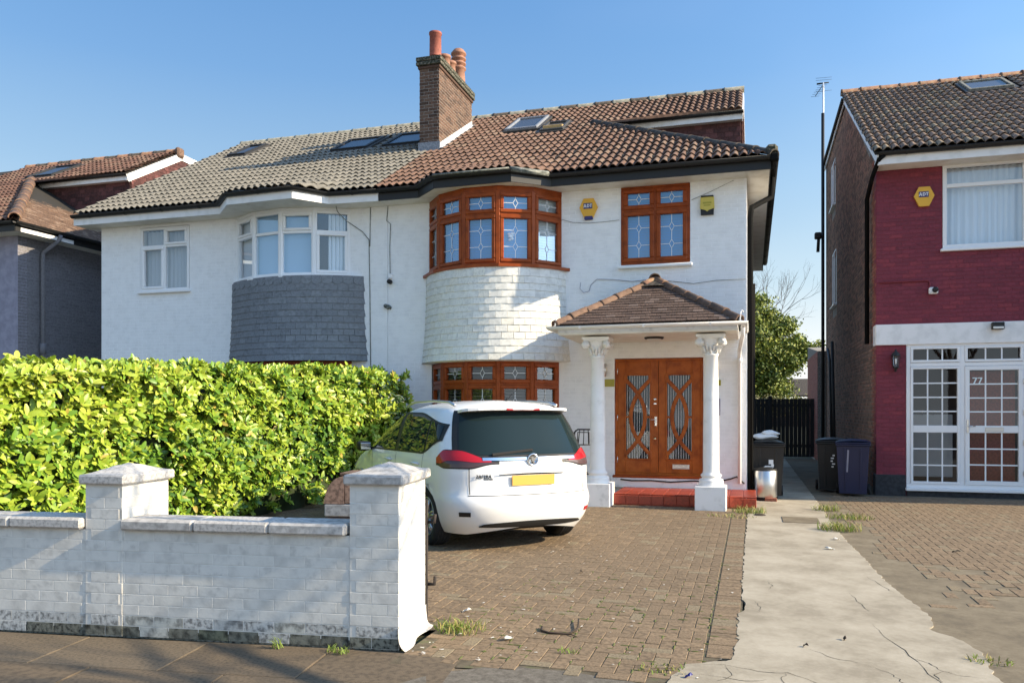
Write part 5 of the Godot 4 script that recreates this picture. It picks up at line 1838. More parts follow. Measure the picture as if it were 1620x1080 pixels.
	obj("wiper", MB.new().bar(Vector3(0.03, 1.12, -car_back(0.03, 1.12) + 0.03), Vector3(-0.46, 1.075, -car_back(-0.46, 1.075) + 0.035), 0.03, 0.016, Vector3(0, 0, 1), 0.004), M.black_mat, c)
	obj("antenna", MB.new(true).tube([Vector3(0.06, 1.685, -0.85), Vector3(0.10, 1.83, -0.62)], 0.005, 0.003, 6).tube([Vector3(0.055, 1.675, -0.87), Vector3(0.06, 1.70, -0.84)], 0.02, 0.01, 8), M.black_plastic, c)
	var tz := -car_back(-0.56, 0.83) + 0.004
	text_on(c, "badge_lettering", "ZAFIRA", 0.036, M.gap, Transform3D(Basis.from_euler(Vector3(0, -0.26, 0)), Vector3(-0.56, 0.838, tz)))
	text_on(c, "badge_lettering", "TOURER", 0.018, M.gap, Transform3D(Basis.from_euler(Vector3(0, -0.26, 0)), Vector3(-0.51, 0.808, tz + 0.012)))


# ---------------------------------------------------------------- the ground
func sheet(pts: Array, y: float, thick := 0.0) -> MB:   # Vector2(x, z) outline at height y
	var poly := PackedVector2Array()
	for p in pts:
		poly.append(Vector2(p.x, -p.y))
	var b := MB.new()
	b.x = Transform3D(Basis(Vector3.RIGHT, Vector3(0, 0, -1), Vector3(0, 1, 0)), Vector3())
	if thick > 0:
		return b.prism(poly, y - thick, y)
	var t := Geometry2D.triangulate_polygon(poly)
	for i in range(0, t.size(), 3):
		var p := poly[t[i]]
		var q := poly[t[i + 1]]
		var r := poly[t[i + 2]]
		if (q - p).cross(r - p) > 0:
			b.tri(Vector3(p.x, p.y, y), Vector3(q.x, q.y, y), Vector3(r.x, r.y, y))
		else:
			b.tri(Vector3(p.x, p.y, y), Vector3(r.x, r.y, y), Vector3(q.x, q.y, y))
	return b


func ragged(pts: Array, step: float, amount: float) -> Array:   # an outline broken up into small uneven steps
	var out := []
	for i in pts.size():
		var a: Vector2 = pts[i]
		var b: Vector2 = pts[(i + 1) % pts.size()]
		var n := maxi(1, int(a.distance_to(b) / step))
		for k in n:
			out.append(a.lerp(b, float(k) / n) + (Vector2(rng.randf_range(-amount, amount), rng.randf_range(-amount, amount)) if k > 0 else Vector2()))
	return out


func tuft(called: String, label: String, at: Vector3, r: float, n: int, h: float, mats: Array) -> void:
	var t := thing(called, label, "weeds", at, 0.0, "tufts of weeds and grass in the paving")
	for m in mats.size():
		var b := MB.new()
		for k in n / mats.size():
			var a := rng.randf() * TAU
			var d := pow(rng.randf(), 0.7) * r
			var p := Vector3(cos(a) * d, 0, sin(a) * d * 0.7)
			var lean := Vector3(rng.randf_range(-1, 1), 0, rng.randf_range(-1, 1)) * h * 0.8
			var s := Vector3(rng.randf_range(-1, 1), 0, rng.randf_range(-1, 1)).normalized() * rng.randf_range(0.003, 0.006)
			var hh := h * rng.randf_range(0.4, 1.0)
			var mid := p + lean * 0.35 + Vector3.UP * hh * 0.65
			b.quad(p - s, p + s, mid + s * 0.8, mid - s * 0.8)
			b.tri(mid - s * 0.8, mid + s * 0.8, p + lean + Vector3.UP * hh)
		var o := obj("blades", b, mats[m], t)
		o.set_meta("kind", "stuff")


func ground() -> void:
	structure("ground", sheet([Vector2(-300, -600), Vector2(300, -600), Vector2(300, 60), Vector2(-300, 60)], -0.05), M.soil, "bare earth and rough grass under and behind the houses")
	structure("road", sheet([Vector2(-200, 16.4), Vector2(200, 16.4), Vector2(200, 30), Vector2(-200, 30)], -0.04), M.road, "grey tarmac road beyond the pavement", "road")
	var kerb := structure("kerb", MB.new().box(Vector3(0, -0.03, 16.3), Vector3(400, 0.16, 0.14), 0.015), M.kerb, "concrete kerb between pavement and road", "kerb")
	kerb.set_meta("kind", "structure")
	# footway with a straight joint pattern
	structure("pavement", sheet([Vector2(-45.0, 16.23), Vector2(-5.2, 10.24), Vector2(-2.2, 9.80), Vector2(-1.55, 9.86), Vector2(-1.0, 9.88), Vector2(-0.5, 9.96), Vector2(0.6, 10.4), Vector2(3.0, 10.0), Vector2(60, 10.0), Vector2(60, 16.23)], -0.012), M.footway, "brown grey tarmac pavement in front of the garden wall", "pavement")
	var walk: Node3D = get_node("pavement")
	var flags := []
	var fx := Basis(Vector3.UP, deg_to_rad(7.2))
	for i in range(-3, 10):
		for k in 9:
			var off := Vector3(-0.9 * i - 0.45 * (k % 2), -0.027, 0.60 * k + 0.33)
			var p := Vector3(-2.25, 0, 9.84) + fx * off
			if p.z < 10.16 and p.x > -2.6 or p.x > -2.2 and p.z < 12.0 and k < 2 or p.x > -0.2:
				continue
			flags.append([cube(Vector3(0.893, 0.05, 0.593), 0.005), Transform3D(fx * Basis.from_euler(Vector3(rng.randf_range(-0.004, 0.004), 0, rng.randf_range(-0.004, 0.004))), p + Vector3.UP * rng.randf_range(-0.003, 0.003)), rng.randi() % 4])
	pieces("flagstone", "flagstones", flags, walk, 120, M.flag, M.flag_loose)
	var apron := [Vector2(-2.05, 10.52), Vector2(-1.80, 10.14), Vector2(-1.50, 9.93), Vector2(-1.05, 9.92), Vector2(-0.70, 9.99), Vector2(-0.45, 10.1), Vector2(-0.3, 11.5), Vector2(-2.6, 11.9)]
	structure("crossover", sheet(ragged(apron, 0.08, 0.012), -0.004), M.tarmac, "grey tarmac patch where the drive meets the pavement", "pavement")
	# brick drive of the white house: sand bed, then the paviors one by one
	var drive := structure("drive", sheet([Vector2(-7.6, 0.05), Vector2(-0.07, 0.05), Vector2(-0.07, 9.15), Vector2(-0.47, 10.0), Vector2(-1.5, 10.02), Vector2(-2.2, 10.1), Vector2(-2.2, 9.3), Vector2(-7.6, 10.2)], -0.0045), M.joint_sand, "brown block-paved drive in front of the white brick house", "drive")
	var list := []
	var block := [cube(Vector3(0.1965, 0.06, 0.0965), 0.003), cube(Vector3(0.195, 0.06, 0.0955), 0.004)]
	var g := 0.1
	for ix in range(-74, -3):
		for iz in range(12, 104):
			var k := posmod(ix - iz, 4)
			if k != 0 and k != 3:
				continue
			var p := Vector3((ix + (1.0 if k == 0 else 0.5)) * g, -0.030, (iz + (0.5 if k == 0 else 1.0)) * g)
			var half: bool = k == 0 and ix == -4
			if half:
				p.x -= 0.05
			if p.x > -0.31 or p.z > 9.97 + 0.03 * sin(p.x * 7.0) or (p.x < -2.15 and p.z > 9.1) or p.z > 9.07 + (-0.1 - p.x) * 2.4:
				continue
			var t := T(p + Vector3(0, 0.002 * sin(p.x * 2.1) * sin(p.z * 1.7) + rng.randf_range(-0.002, 0.002), 0), (0.0 if k == 0 else PI / 2) + rng.randf_range(-0.014, 0.014), rng.randf_range(-0.007, 0.007), rng.randf_range(-0.007, 0.007))
			list.append([cube(Vector3(0.0965, 0.06, 0.097), 0.006) if half else block[rng.randi() % 2], t, rng.randi() % 8])
	for iz in range(13, 94):   # soldier course along the right edge
		list.append([block[0], T(Vector3(-0.185, -0.029 + rng.randf_range(-0.003, 0.002), iz * g + 0.05), rng.randf_range(-0.015, 0.015), rng.randf_range(-0.01, 0.01)), rng.randi() % 8])
	pieces("brick", "paviors", list, drive, 300, M.paver, M.paver_loose)
	# concrete path between the two drives
	var path := [Vector2(-0.06, -13.0), Vector2(1.05, -13.0), Vector2(1.10, 0.4), Vector2(1.08, 3.2), Vector2(1.12, 4.4), Vector2(1.17, 5.6), Vector2(1.20, 6.6), Vector2(1.28, 7.4), Vector2(1.33, 7.9), Vector2(1.25, 8.3), Vector2(1.38, 8.5), Vector2(1.46, 8.8), Vector2(1.40, 9.3), Vector2(1.44, 9.8), Vector2(1.55, 10.3), Vector2(-0.50, 10.3), Vector2(-0.46, 9.9), Vector2(-0.40, 9.6), Vector2(-0.12, 9.42), Vector2(-0.09, 9.0), Vector2(-0.10, 8.2), Vector2(-0.05, 8.05), Vector2(-0.05, 7.8), Vector2(-0.08, 7.7), Vector2(-0.08, 5.6), Vector2(-0.06, 3.0)]
	var pth := structure("path", sheet(ragged(path, 0.05, 0.013), 0.004, 0.06), M.concrete, "pale worn concrete path between the two drives", "path")
	obj("drain_cover", MB.new().box(Vector3(0.68, 0.006, 2.42), Vector3(0.50, 0.012, 0.62), 0.003), M.drive_tarmac, pth)
	for c in [[[-0.40, 9.62], [-0.15, 9.55], [0.05, 9.62], [0.22, 9.60], [0.40, 9.78], [0.46, 9.95], [0.60, 10.0]], [[-0.15, 9.55], [-0.12, 9.75], [-0.2, 9.9]], [[0.22, 9.60], [0.16, 9.72], [0.22, 9.86], [0.12, 10.0]], [[0.02, 7.74], [0.05, 7.86], [0.07, 8.0], [0.06, 8.1]], [[0.95, 8.9], [0.98, 9.05], [1.08, 9.15], [1.12, 9.3], [1.22, 9.36], [1.38, 9.37]], [[0.70, 9.3], [0.82, 9.45], [0.85, 9.6], [0.96, 9.8]], [[1.03, 6.35], [1.10, 6.6], [1.16, 6.95], [1.22, 7.1]], [[0.86, 8.2], [0.90, 8.6], [0.99, 9.0], [1.05, 9.5], [1.10, 10.0]], [[0.82, 7.2], [0.86, 7.6], [0.90, 7.9]], [[-0.3, 9.78], [-0.05, 9.82], [0.12, 9.76]], [[0.36, 9.05], [0.5, 9.2], [0.7, 9.3]], [[1.12, 9.3], [1.05, 9.4], [1.08, 9.55]], [[0.3, 5.0], [0.5, 4.95], [0.72, 5.02]], [[0.15, 6.9], [0.18, 7.1], [0.14, 7.3]]]:
		var pts := []
		for i in c.size() - 1:
			for k in 4:
				pts.append(Vector3(lerpf(c[i][0], c[i + 1][0], k / 4.0) + rng.randf_range(-0.012, 0.012), 0.0055, lerpf(c[i][1], c[i + 1][1], k / 4.0) + rng.randf_range(-0.012, 0.012)))
		var b := MB.new()
		for i in pts.size() - 1:
			var d: Vector3 = (pts[i + 1] - pts[i]).normalized()
			var s := d.cross(Vector3.UP) * 0.0021 * sin(PI * (i + 0.5) / pts.size()) * rng.randf_range(0.6, 1.4)
			b.quad(pts[i] - s, pts[i + 1] - s, pts[i + 1] + s, pts[i] + s)
			b.quad(pts[i] + s, pts[i + 1] + s, pts[i + 1] - s, pts[i] - s)
		obj("crack", b, M.crack, pth)
	# neighbour's drive: tarmac strip, then brick paving
	var nd := structure("neighbour_drive", sheet([Vector2(1.0, -13.0), Vector2(20, -13.0), Vector2(20, 10.2), Vector2(1.0, 10.2)], -0.006), M.drive_tarmac, "brown stained tarmac drive of the red painted house", "drive")
	var nl := []
	var dirty := [cube(Vector3(0.197, 0.06, 0.097), 0.004)]
	for ix in range(13, 60):
		for iz in range(-14, 88):
			var k := posmod(ix - iz, 4)
			if k != 0 and k != 3:
				continue
			var p := Vector3((ix + (1.0 if k == 0 else 0.5)) * g, -0.0285, (iz + (0.5 if k == 0 else 1.0)) * g)
			if p.x < 1.42 + 0.10 * sin(p.z * 2.3) + 0.06 * sin(p.z * 7.1) + 0.02 * p.z or p.z > 7.4 - 0.25 * (p.x - 1.4) + 0.2 * sin(p.x * 5.0) or (p.x < 2.25 and rng.randf() < smooth(4.5, 7.5, p.z) * 0.5):
				continue
			nl.append([dirty[0], T(p + Vector3.UP * (rng.randf_range(-0.0015, 0.0015) - 0.0035 * smooth(2.6, 1.5, p.x)), 0.0 if k == 0 else PI / 2), rng.randi() % 8])
	pieces("brick", "paviors", nl, nd, 200, M.paver, M.paver_loose)
	# weeds and litter
	var straw := plain("straw", L(.32, .27, .10), 0.9)
	var grass := plain("grass", L(.14, .20, .035), 0.8)
	grass.backlight_enabled = true
	grass.backlight = Color(0.35, 0.4, 0.1)
	var w := "weeds"
	tuft(w, "sunlit grass tuft at the foot of the white gate pillar", Vector3(-2.03, 0, 9.28), 0.20, 150, 0.10, [grass, straw])
	tuft(w, "straggling weeds on the drive corner beside the red step", Vector3(-0.02, 0, 1.75), 0.26, 160, 0.13, [grass, straw])
	tuft(w, "thin weeds in the drive joints below the right pedestal", Vector3(-0.28, 0, 2.3), 0.35, 70, 0.06, [grass, straw])
	tuft(w, "weeds along the path edge nearest the black shade of the bins", Vector3(1.14, 0, 1.1), 0.22, 120, 0.13, [grass, straw])
	tuft(w, "low green weeds spreading onto the neighbouring drive", Vector3(1.38, 0, 2.0), 0.34, 170, 0.10, [grass, straw])
	tuft(w, "dense grass clump bulging over the right path edge", Vector3(1.12, 0, 3.3), 0.28, 230, 0.14, [grass, straw])
	tuft(w, "tiny green weed in a joint of the brick drive", Vector3(-1.16, 0, 9.55), 0.08, 26, 0.03, [grass])
	tuft(w, "sprig of grass at the base of the garden wall", Vector3(-3.05, 0, 10.02), 0.05, 12, 0.10, [grass])
	tuft(w, "short green weeds under the garden wall beside the pillar", Vector3(-2.62, 0, 9.98), 0.10, 40, 0.05, [grass])
	tuft(w, "moss and weeds where drive, path and pavement meet", Vector3(-0.52, 0, 9.75), 0.16, 60, 0.03, [grass, straw])
	tuft(w, "patch of weeds along the ragged path edge by the street", Vector3(1.45, 0, 9.0), 0.14, 50, 0.04, [grass, straw])
	var pale := plain("feather", L(.55, .53, .48), 0.9)
	var leaf := plain("dry_leaf", L(.035, .024, .016), 0.9)
	var bits := [[-2.16, 8.76, 0.05, pale, "small white scrap on the brick drive beside the pillar"], [-1.62, 9.40, 0.075, pale, "curled pale feather on the brick drive near the pavement"], [1.0, 4.15, 0.07, pale, "white feather on the path edge beside the grass clump"], [0.86, 4.9, 0.08, pale, "long white scrap on the stained part of the path"], [-1.60, 7.0, 0.035, leaf, "dark dry leaf in the middle of the brick drive"], [0.62, 8.75, 0.03, leaf, "small dark leaf on the pale concrete path"], [2.2, 4.7, 0.06, leaf, "dark twig end on the neighbouring tarmac"], [2.85, 6.2, 0.05, leaf, "dark dry leaf on the neighbouring brick paving"], [-0.36, 9.86, 0.04, M.navy, "blue scrap of plastic on the cracked path corner"], [0.35, 9.0, 0.03, leaf, "brown seed pod on the path near the cracks"]]
	for q in bits:
		var b := MB.new(true)
		b.grid(func(u: float, v: float) -> Vector3: return Vector3((u - 0.5) * q[2] * 1.6 * (1.0 - 0.5 * absf(v - 0.5)), 0.008 + 0.018 * sin(u * 5.0) * sin(v * 3.0) + 0.01, (0.5 - v) * q[2] * 0.8 * sin(u * PI)), 8, 4)
		one("litter", b, q[3], q[4], "litter", T(Vector3(q[0], 0.0, q[1]), q[0] * 7.0), "scraps and leaves lying on the ground")
	# fallen petals and moss over the drive: too many and small to count
	rng.seed = 77
	var pet := MB.new()
	pet.quad(Vector3(-0.012, 0.004, -0.005), Vector3(-0.010, 0.006, 0.006), Vector3(0.011, 0.005, 0.005), Vector3(0.012, 0.007, -0.006))
	var pxf := []
	for k in 90:
		var px := -2.15 + 2.0 * pow(rng.randf(), 1.7)
		var pz := 9.9 - 4.6 * pow(rng.randf(), 1.6)
		pxf.append(T(Vector3(px, 0.002, pz), rng.randf() * TAU).scaled_local(Vector3.ONE * rng.randf_range(0.5, 1.4)))
	many("petals", pet.mesh(), pale, drive, pxf)
	var mo := MB.new(true).lathe([Vector2(0.03, 0.0), Vector2(0.02, 0.006), Vector2(0, 0.008)], 7)
	var mxf := []
	for k in 420:
		var ix := rng.randi_range(-21, -3)
		var iz := rng.randi_range(60, 98)
		var along := rng.randf() < 0.5
		var mp := Vector3(ix * 0.1 + (rng.randf() * 0.1 if along else 0.0), -0.001, iz * 0.1 + (0.0 if along else rng.randf() * 0.1))
		if mp.z > 9.0 + (-0.1 - mp.x) * 2.4 or (rng.randf() > smooth(6.0, 9.8, mp.z) and mp.x < -0.4):
			continue
		mxf.append(Transform3D(Basis(Vector3.UP, 0.0 if along else PI / 2) * Basis.from_scale(Vector3(rng.randf_range(0.6, 1.5), 0.7, 0.22)), mp))
	var green := plain("joint_moss", L(.085, .10, .025), 0.95)
	many("moss", mo.mesh(), green, drive, mxf)
	one("twig", MB.new(true).tube([Vector3(-1.47, 0.012, 9.05), Vector3(-1.45, 0.01, 9.14), Vector3(-1.38, 0.01, 9.18), Vector3(-1.24, 0.01, 9.16), Vector3(-1.21, 0.015, 9.06), Vector3(-1.22, 0.02, 8.95), Vector3(-1.25, 0.025, 8.80)], 0.009, 0.006, 6).tube([Vector3(-1.24, 0.01, 9.16), Vector3(-1.17, 0.008, 9.22)], 0.004, 0.003, 5), leaf, "thin forked twig lying on the brick drive", "twig")
	one("debris", MB.new(true).lathe([Vector2(0.1, 0), Vector2(0.07, 0.02), Vector2(0, 0.03)], 9), leaf, "heap of dead leaves against the red step beside the weeds", "leaves", T(Vector3(0.12, 0, 2.0)))


func garden_wall() -> void:
	var w := thing("garden_wall", "low white painted brick garden wall with two capped pillars", "wall", Vector3(-2.25, 0, 9.84), deg_to_rad(7.2))
	var mats := []
	mats.append_array(M.wall_brick)
	mats.append_array(M.grimy_brick)
	mats.append_array(M.mossy_brick)
	var tone := func(row: float) -> int:
		var r := rng.randf()
		if row < 1.0:
			return (10 if r < 0.8 else 5) + rng.randi() % 5
		if row < 2.0:
			return 5 + rng.randi() % 5
		return rng.randi() % 5
	var loose: StandardMaterial3D = M.wall_brick_loose
	obj("core", MB.new().box(Vector3(-3.3, 0.40, -0.115), Vector3(6.6, 0.70, 0.22)), M.wall_brick[2], w)
	obj("footing", MB.new().box(Vector3(-3.3, 0.02, -0.117), Vector3(6.6, 0.06, 0.22)), M.mossy_brick[1], w)
	var list := bricks(Vector3(-6.4, 0, -0.005), Vector3.RIGHT, Vector3(0, 0, 1), 6.05, [0, 10], [], {"joint": 0.004, "ch": 0.002, "proud": 0.0012})
	for p in list:
		p[2] = tone.call(p[1].origin.y / 0.075)
	pieces("brick", "bricks", list, w, 170, mats, loose, w.transform)
	for q in [[-0.345, 0.0, 0.65, 1.095, 0.0], [-2.32, -2.03, 0.56, 1.07, 0.775]]:
		var x0: float = q[0]
		var x1: float = q[1]
		var p := obj("pillar", MB.new().box(Vector3((x0 + x1) / 2, q[3] / 2, -q[2] / 2), Vector3(x1 - x0 - 0.004, q[3], q[2] - 0.004)), M.wall_brick[2], w)
		var rows := int(q[3] / 0.075)
		var low := int(round(q[4] / 0.075))
		var pl := bricks(Vector3(x0, 0.0, -0.001), Vector3.RIGHT, Vector3(0, 0, 1), x1 - x0, [0, rows], [], {"joint": 0.004, "ch": 0.002, "proud": 0.00125, "shift": -0.07})
		for b in pl:
			b[2] = tone.call(b[1].origin.y / 0.075)
		pieces("brick", "bricks", pl, p, 300, mats, loose)
		pl = bricks(Vector3(x1 - 0.001, 0.0, 0.0), Vector3(0, 0, -1), Vector3.RIGHT, q[2], [low, rows], [], {"joint": 0.004, "ch": 0.002, "proud": 0.00125})
		for b in pl:
			b[2] = tone.call(b[1].origin.y / 0.075 + 2.0)
		pieces("brick", "bricks", pl, p, 300, mats, loose)
		var top: float = q[3]
		var cx := (x0 + x1) / 2
		var cz: float = -q[2] / 2
		var hx := (x1 - x0) / 2 + 0.035
		var hz: float = q[2] / 2 + 0.035
		var cap := MB.new()
		cap.box(Vector3(cx, top + 0.035, cz), Vector3(hx * 2, 0.07, hz * 2), 0.012)
		cap.smoothing(true)
		cap.grid(func(u: float, v: float) -> Vector3:
			var e := 1.0 - maxf(absf(2 * u - 1), absf(2 * v - 1))
			var bump := 0.070 * smooth(0.0, 1.0, e) * 0.6 + 0.070 * 0.4 * e
			return Vector3(cx + (u - 0.5) * 2 * (hx - 0.006), top + 0.066 + bump * (1.0 + 0.05 * sin(u * 23 + v * 17)), cz - (v - 0.5) * 2 * (hz - 0.006)), 14, 14)
		obj("pillar_cap", cap, M.coping[1 if q[4] > 0 else 0], p)
	# coping stones
	var x := -0.355
	var k := 0
	for span in [[-2.025, -0.36], [-6.4, -2.325]]:
		var n := roundi((span[1] - span[0]) / 0.6)
		for i in n:
			var a: float = lerpf(span[0], span[1], float(i) / n)
			var b: float = lerpf(span[0], span[1], float(i + 1) / n)
			obj("coping_stone", cube(Vector3(b - a - 0.006, 0.078, 0.31), 0.014), M.coping[k % 4], w, T(Vector3((a + b) / 2, 0.792, -0.11), rng.randf_range(-0.004, 0.004)))
			k += 1
	var fil := MB.new(true)
	fil.grid(func(u: float, v: float) -> Vector3:
		var s := 1.0 - v
		return Vector3(0.004 + 0.05 * s * s * (1.0 + 0.35 * sin(u * 9.0 + v * 5.0)), 0.15 * v * v + 0.015 * sin(u * 14.0) * v * s, lerpf(0.03, -0.66, u)), 14, 7)
	obj("mortar_fillet", fil, M.coping[3], w)


func small_things() -> void:
	# alarm boxes
	var hexp := PackedVector2Array()
	for q in [[0.5, 0.02], [0.27, 0.46], [-0.27, 0.46], [-0.5, 0.02], [-0.24, -0.48], [0.24, -0.48]]:
		hexp.append(Vector2(q[0] * 0.345, q[1] * 0.38))
	for q in [[Vector3(-2.90, 5.345, 0.004), "yellow hexagonal alarm box on the white house beside the bay window"], [Vector3(3.06, 5.54, -1.694), "yellow hexagonal alarm box on the dark red wall"]]:
		var a := thing("alarm_box", q[1], "alarm", q[0], 0.0, "yellow hexagonal alarm boxes")
		var c := MB.new()
		c.prism(hexp, 0.0, 0.05)
		obj("case", c, M.yellow_plastic, a)
		obj("label_panel", MB.new().box(Vector3(-0.01, 0.035, 0.054), Vector3(0.165, 0.105, 0.008), 0.003), M.navy, a)
		text_on(a, "lettering", "ADT", 0.062, M.white_ink, T(Vector3(-0.01, 0.035, 0.058)))
		if q[0].x < 0:
			obj("strobe", MB.new().box(Vector3(0, -0.185, 0.03), Vector3(0.16, 0.07, 0.06), 0.012), M.navy, a)
	var s := thing("alarm_siren", "yellow and black alarm box near the right corner of the white house", "alarm", Vector3(-0.755, 5.24, 0.004))
	obj("case", MB.new().prism(PackedVector2Array([Vector2(-0.115, 0.14), Vector2(-0.125, -0.06), Vector2(-0.03, -0.09), Vector2(0.0, -0.115), Vector2(0.03, -0.09), Vector2(0.125, -0.06), Vector2(0.115, 0.14)]), 0, 0.06), M.yellow_dull, s)
	obj("cap", MB.new().box(Vector3(0, 0.155, 0.03), Vector3(0.22, 0.035, 0.06), 0.01), M.black_plastic, s)
	obj("base", MB.new().prism(PackedVector2Array([Vector2(-0.115, -0.055), Vector2(0.115, -0.055), Vector2(0.11, -0.17), Vector2(-0.11, -0.17)]), 0, 0.052), M.black_plastic, s)
	obj("grille", MB.new().box(Vector3(0, 0.04, 0.061), Vector3(0.15, 0.03, 0.005), 0.002).box(Vector3(0, -0.005, 0.061), Vector3(0.12, 0.02, 0.005), 0.002), M.gold, s)
	# cable along the white house
	one("cable", MB.new(true).tube([Vector3(-3.42, 5.17, 0.02), Vector3(-3.2, 5.10, 0.014), Vector3(-2.9, 5.07, 0.013), Vector3(-2.6, 5.075, 0.013), Vector3(-2.33, 5.09, 0.013)], 0.004, 0.004, 5), M.grey_gutter, "thin cable between the bay and the two-light window", "cable", Transform3D(), "cables on the wall of the white brick house")
	one("cable", MB.new(true).tube([Vector3(-1.03, 5.36, 0.02), Vector3(-0.7, 5.48, 0.03), Vector3(-0.3, 5.64, 0.06)], 0.004, 0.004, 5), M.grey_gutter, "thin cable rising from the two-light window to the eaves", "cable", Transform3D(), "cables on the wall of the white brick house")
	one("cable", MB.new(true).tube([Vector3(-3.05, 3.97, 0.03), Vector3(-3.07, 3.86, 0.02), Vector3(-3.0, 3.78, 0.02), Vector3(-2.90, 3.80, 0.02), Vector3(-2.86, 3.92, 0.015), Vector3(-2.75, 4.02, 0.014), Vector3(-2.45, 4.0, 0.014), Vector3(-2.1, 3.95, 0.014), Vector3(-1.75, 3.97, 0.014)], 0.0055, 0.0055, 6), M.lilac_render, "looped grey cable above the left side of the porch roof", "cable", Transform3D(), "cables on the wall of the white brick house")
	one("cable", MB.new(true).tube([Vector3(-1.45, 3.93, 0.014), Vector3(-1.0, 3.86, 0.014), Vector3(-0.6, 3.90, 0.014), Vector3(-0.1, 3.90, 0.014)], 0.0045, 0.0045, 5), M.grey_gutter, "dark cable along the wall right of the porch roof", "cable", Transform3D(), "cables on the wall of the white brick house")
	one("cable", MB.new(true).tube([Vector3(-2.30, 0.33, 0.075), Vector3(-2.1, 0.31, 0.08), Vector3(-1.75, 0.32, 0.08), Vector3(-1.4, 0.30, 0.08), Vector3(-1.0, 0.33, 0.08), Vector3(-0.6, 0.32, 0.03), Vector3(-0.35, 0.38, 0.03), Vector3(-0.25, 0.42, 0.03), Vector3(-0.12, 0.30, 0.03)], 0.014, 0.014, 6), M.black_plastic, "black hose lying along the foot of the double door", "cable", Transform3D(), "cables on the wall of the white brick house")
	# cameras, junction box on the party wall
	var jc := thing("security_camera", "small white camera with dark lens on the wall between the bays", "camera", Vector3(-6.93, 4.24, 0.004))
	obj("bracket", MB.new().box(Vector3(0, 0.03, 0.03), Vector3(0.09, 0.10, 0.05), 0.012), M.upvc, jc)
	obj("lens", MB.new(true).lathe([Vector2(0.0, 0), Vector2(0.045, 0.0), Vector2(0.045, 0.08), Vector2(0.0, 0.085)], 14), M.black_plastic, jc, Transform3D(Basis.from_euler(Vector3(PI / 2, 0, 0)), Vector3(0, -0.085, 0.02)))
	obj("wire", MB.new(true).tube([Vector3(-0.06, 1.44, 0.01), Vector3(-0.09, 1.15, 0.012), Vector3(0.0, 1.08, 0.012), Vector3(-0.02, 0.6, 0.012), Vector3(-0.01, 0.07, 0.012)], 0.007, 0.007, 5), M.grey_gutter, jc)
	var nest := MB.new(true)
	for k in 9:
		nest.lathe([Vector2(0, 0), Vector2(0.03 + 0.01 * (k % 3), 0.01), Vector2(0.035, 0.03), Vector2(0, 0.05)], 7)
		nest.x = T(Vector3(rng.randf_range(-0.06, 0.06), rng.randf_range(-0.04, 0.02), rng.randf_range(0, 0.03)), rng.randf() * 3, rng.randf() * 2)
	one("fitting_remains", nest, M.grey_gutter, "crumbled grey fitting on the white wall below the small camera", "fitting", T(Vector3(-6.98, 3.66, 0.01)))
	var rc := thing("security_camera", "white box camera with round dark lens on the dark red wall", "camera", Vector3(3.21, 3.79, -1.694))
	obj("case", MB.new().box(Vector3(0, 0, 0.05), Vector3(0.15, 0.12, 0.10), 0.015), M.upvc, rc)
	obj("lens", MB.new(true).lathe([Vector2(0.0, 0.0), Vector2(0.05, 0.0), Vector2(0.05, 0.05), Vector2(0.035, 0.075), Vector2(0, 0.08)], 16), M.black_plastic, rc, Transform3D(Basis.from_euler(Vector3(PI / 2, 0, 0)), Vector3(0.02, 0.01, 0.09)))
	obj("wire", MB.new(true).tube([Vector3(-0.05, 0.05, 0.015), Vector3(-0.05, 0.16, 0.015), Vector3(-0.08, 0.20, 0.015), Vector3(-0.9, 0.19, 0.015)], 0.018, 0.018, 6), M.plum_paint, rc)
	# lamps
	var fl := thing("floodlight", "small black floodlight on the white band of the red house", "light", Vector3(4.25, 3.11, -1.65))
	obj("case", MB.new().box(Vector3(0, 0, 0.05), Vector3(0.20, 0.13, 0.09), 0.012), M.black_plastic, fl)
	obj("glass", MB.new().box(Vector3(0, -0.035, 0.097), Vector3(0.17, 0.04, 0.008), 0.003), M.lamp_glass, fl)
	var ln := thing("wall_lantern", "black wall lantern beside the white glazed entrance", "light", Vector3(2.57, 2.52, -1.69))
	var cage := MB.new()
	for k in 6:
		var a := TAU * k / 6
		cage.bar(Vector3(cos(a) * 0.05, -0.12, 0.1 + sin(a) * 0.05), Vector3(cos(a) * 0.075, 0.08, 0.1 + sin(a) * 0.075), 0.01, 0.01, Vector3(cos(a), 0, sin(a)))
	cage.smoothing(true)
	cage.x = T(Vector3(0, 0, 0.1))
	cage.lathe([Vector2(0.085, 0.08), Vector2(0.06, 0.13), Vector2(0.02, 0.17), Vector2(0.012, 0.2), Vector2(0, 0.21)], 12)
	cage.lathe([Vector2(0.0, -0.22), Vector2(0.02, -0.2), Vector2(0.015, -0.17), Vector2(0.055, -0.14), Vector2(0.055, -0.12), Vector2(0, -0.12)], 12)
	cage.x = Transform3D()
	cage.smoothing(false).box(Vector3(0, 0, 0.01), Vector3(0.07, 0.2, 0.02), 0.005).box(Vector3(0, -0.19, 0.05), Vector3(0.025, 0.025, 0.1))
	obj("frame", cage, M.black_plastic, ln)
	obj("glass", MB.new(true).lathe([Vector2(0.045, -0.12), Vector2(0.068, 0.08)], 12), M.pane_clear, ln, T(Vector3(0, 0, 0.1)))
	obj("bulb", MB.new(true).lathe([Vector2(0, -0.08), Vector2(0.02, -0.06), Vector2(0.022, 0.02), Vector2(0, 0.04)], 10), M.white_ink, ln, T(Vector3(0, 0, 0.1)))
	var pl := thing("porch_light", "round porch ceiling light with dark rim", "light", Vector3(-1.59, 2.835, 0.95))
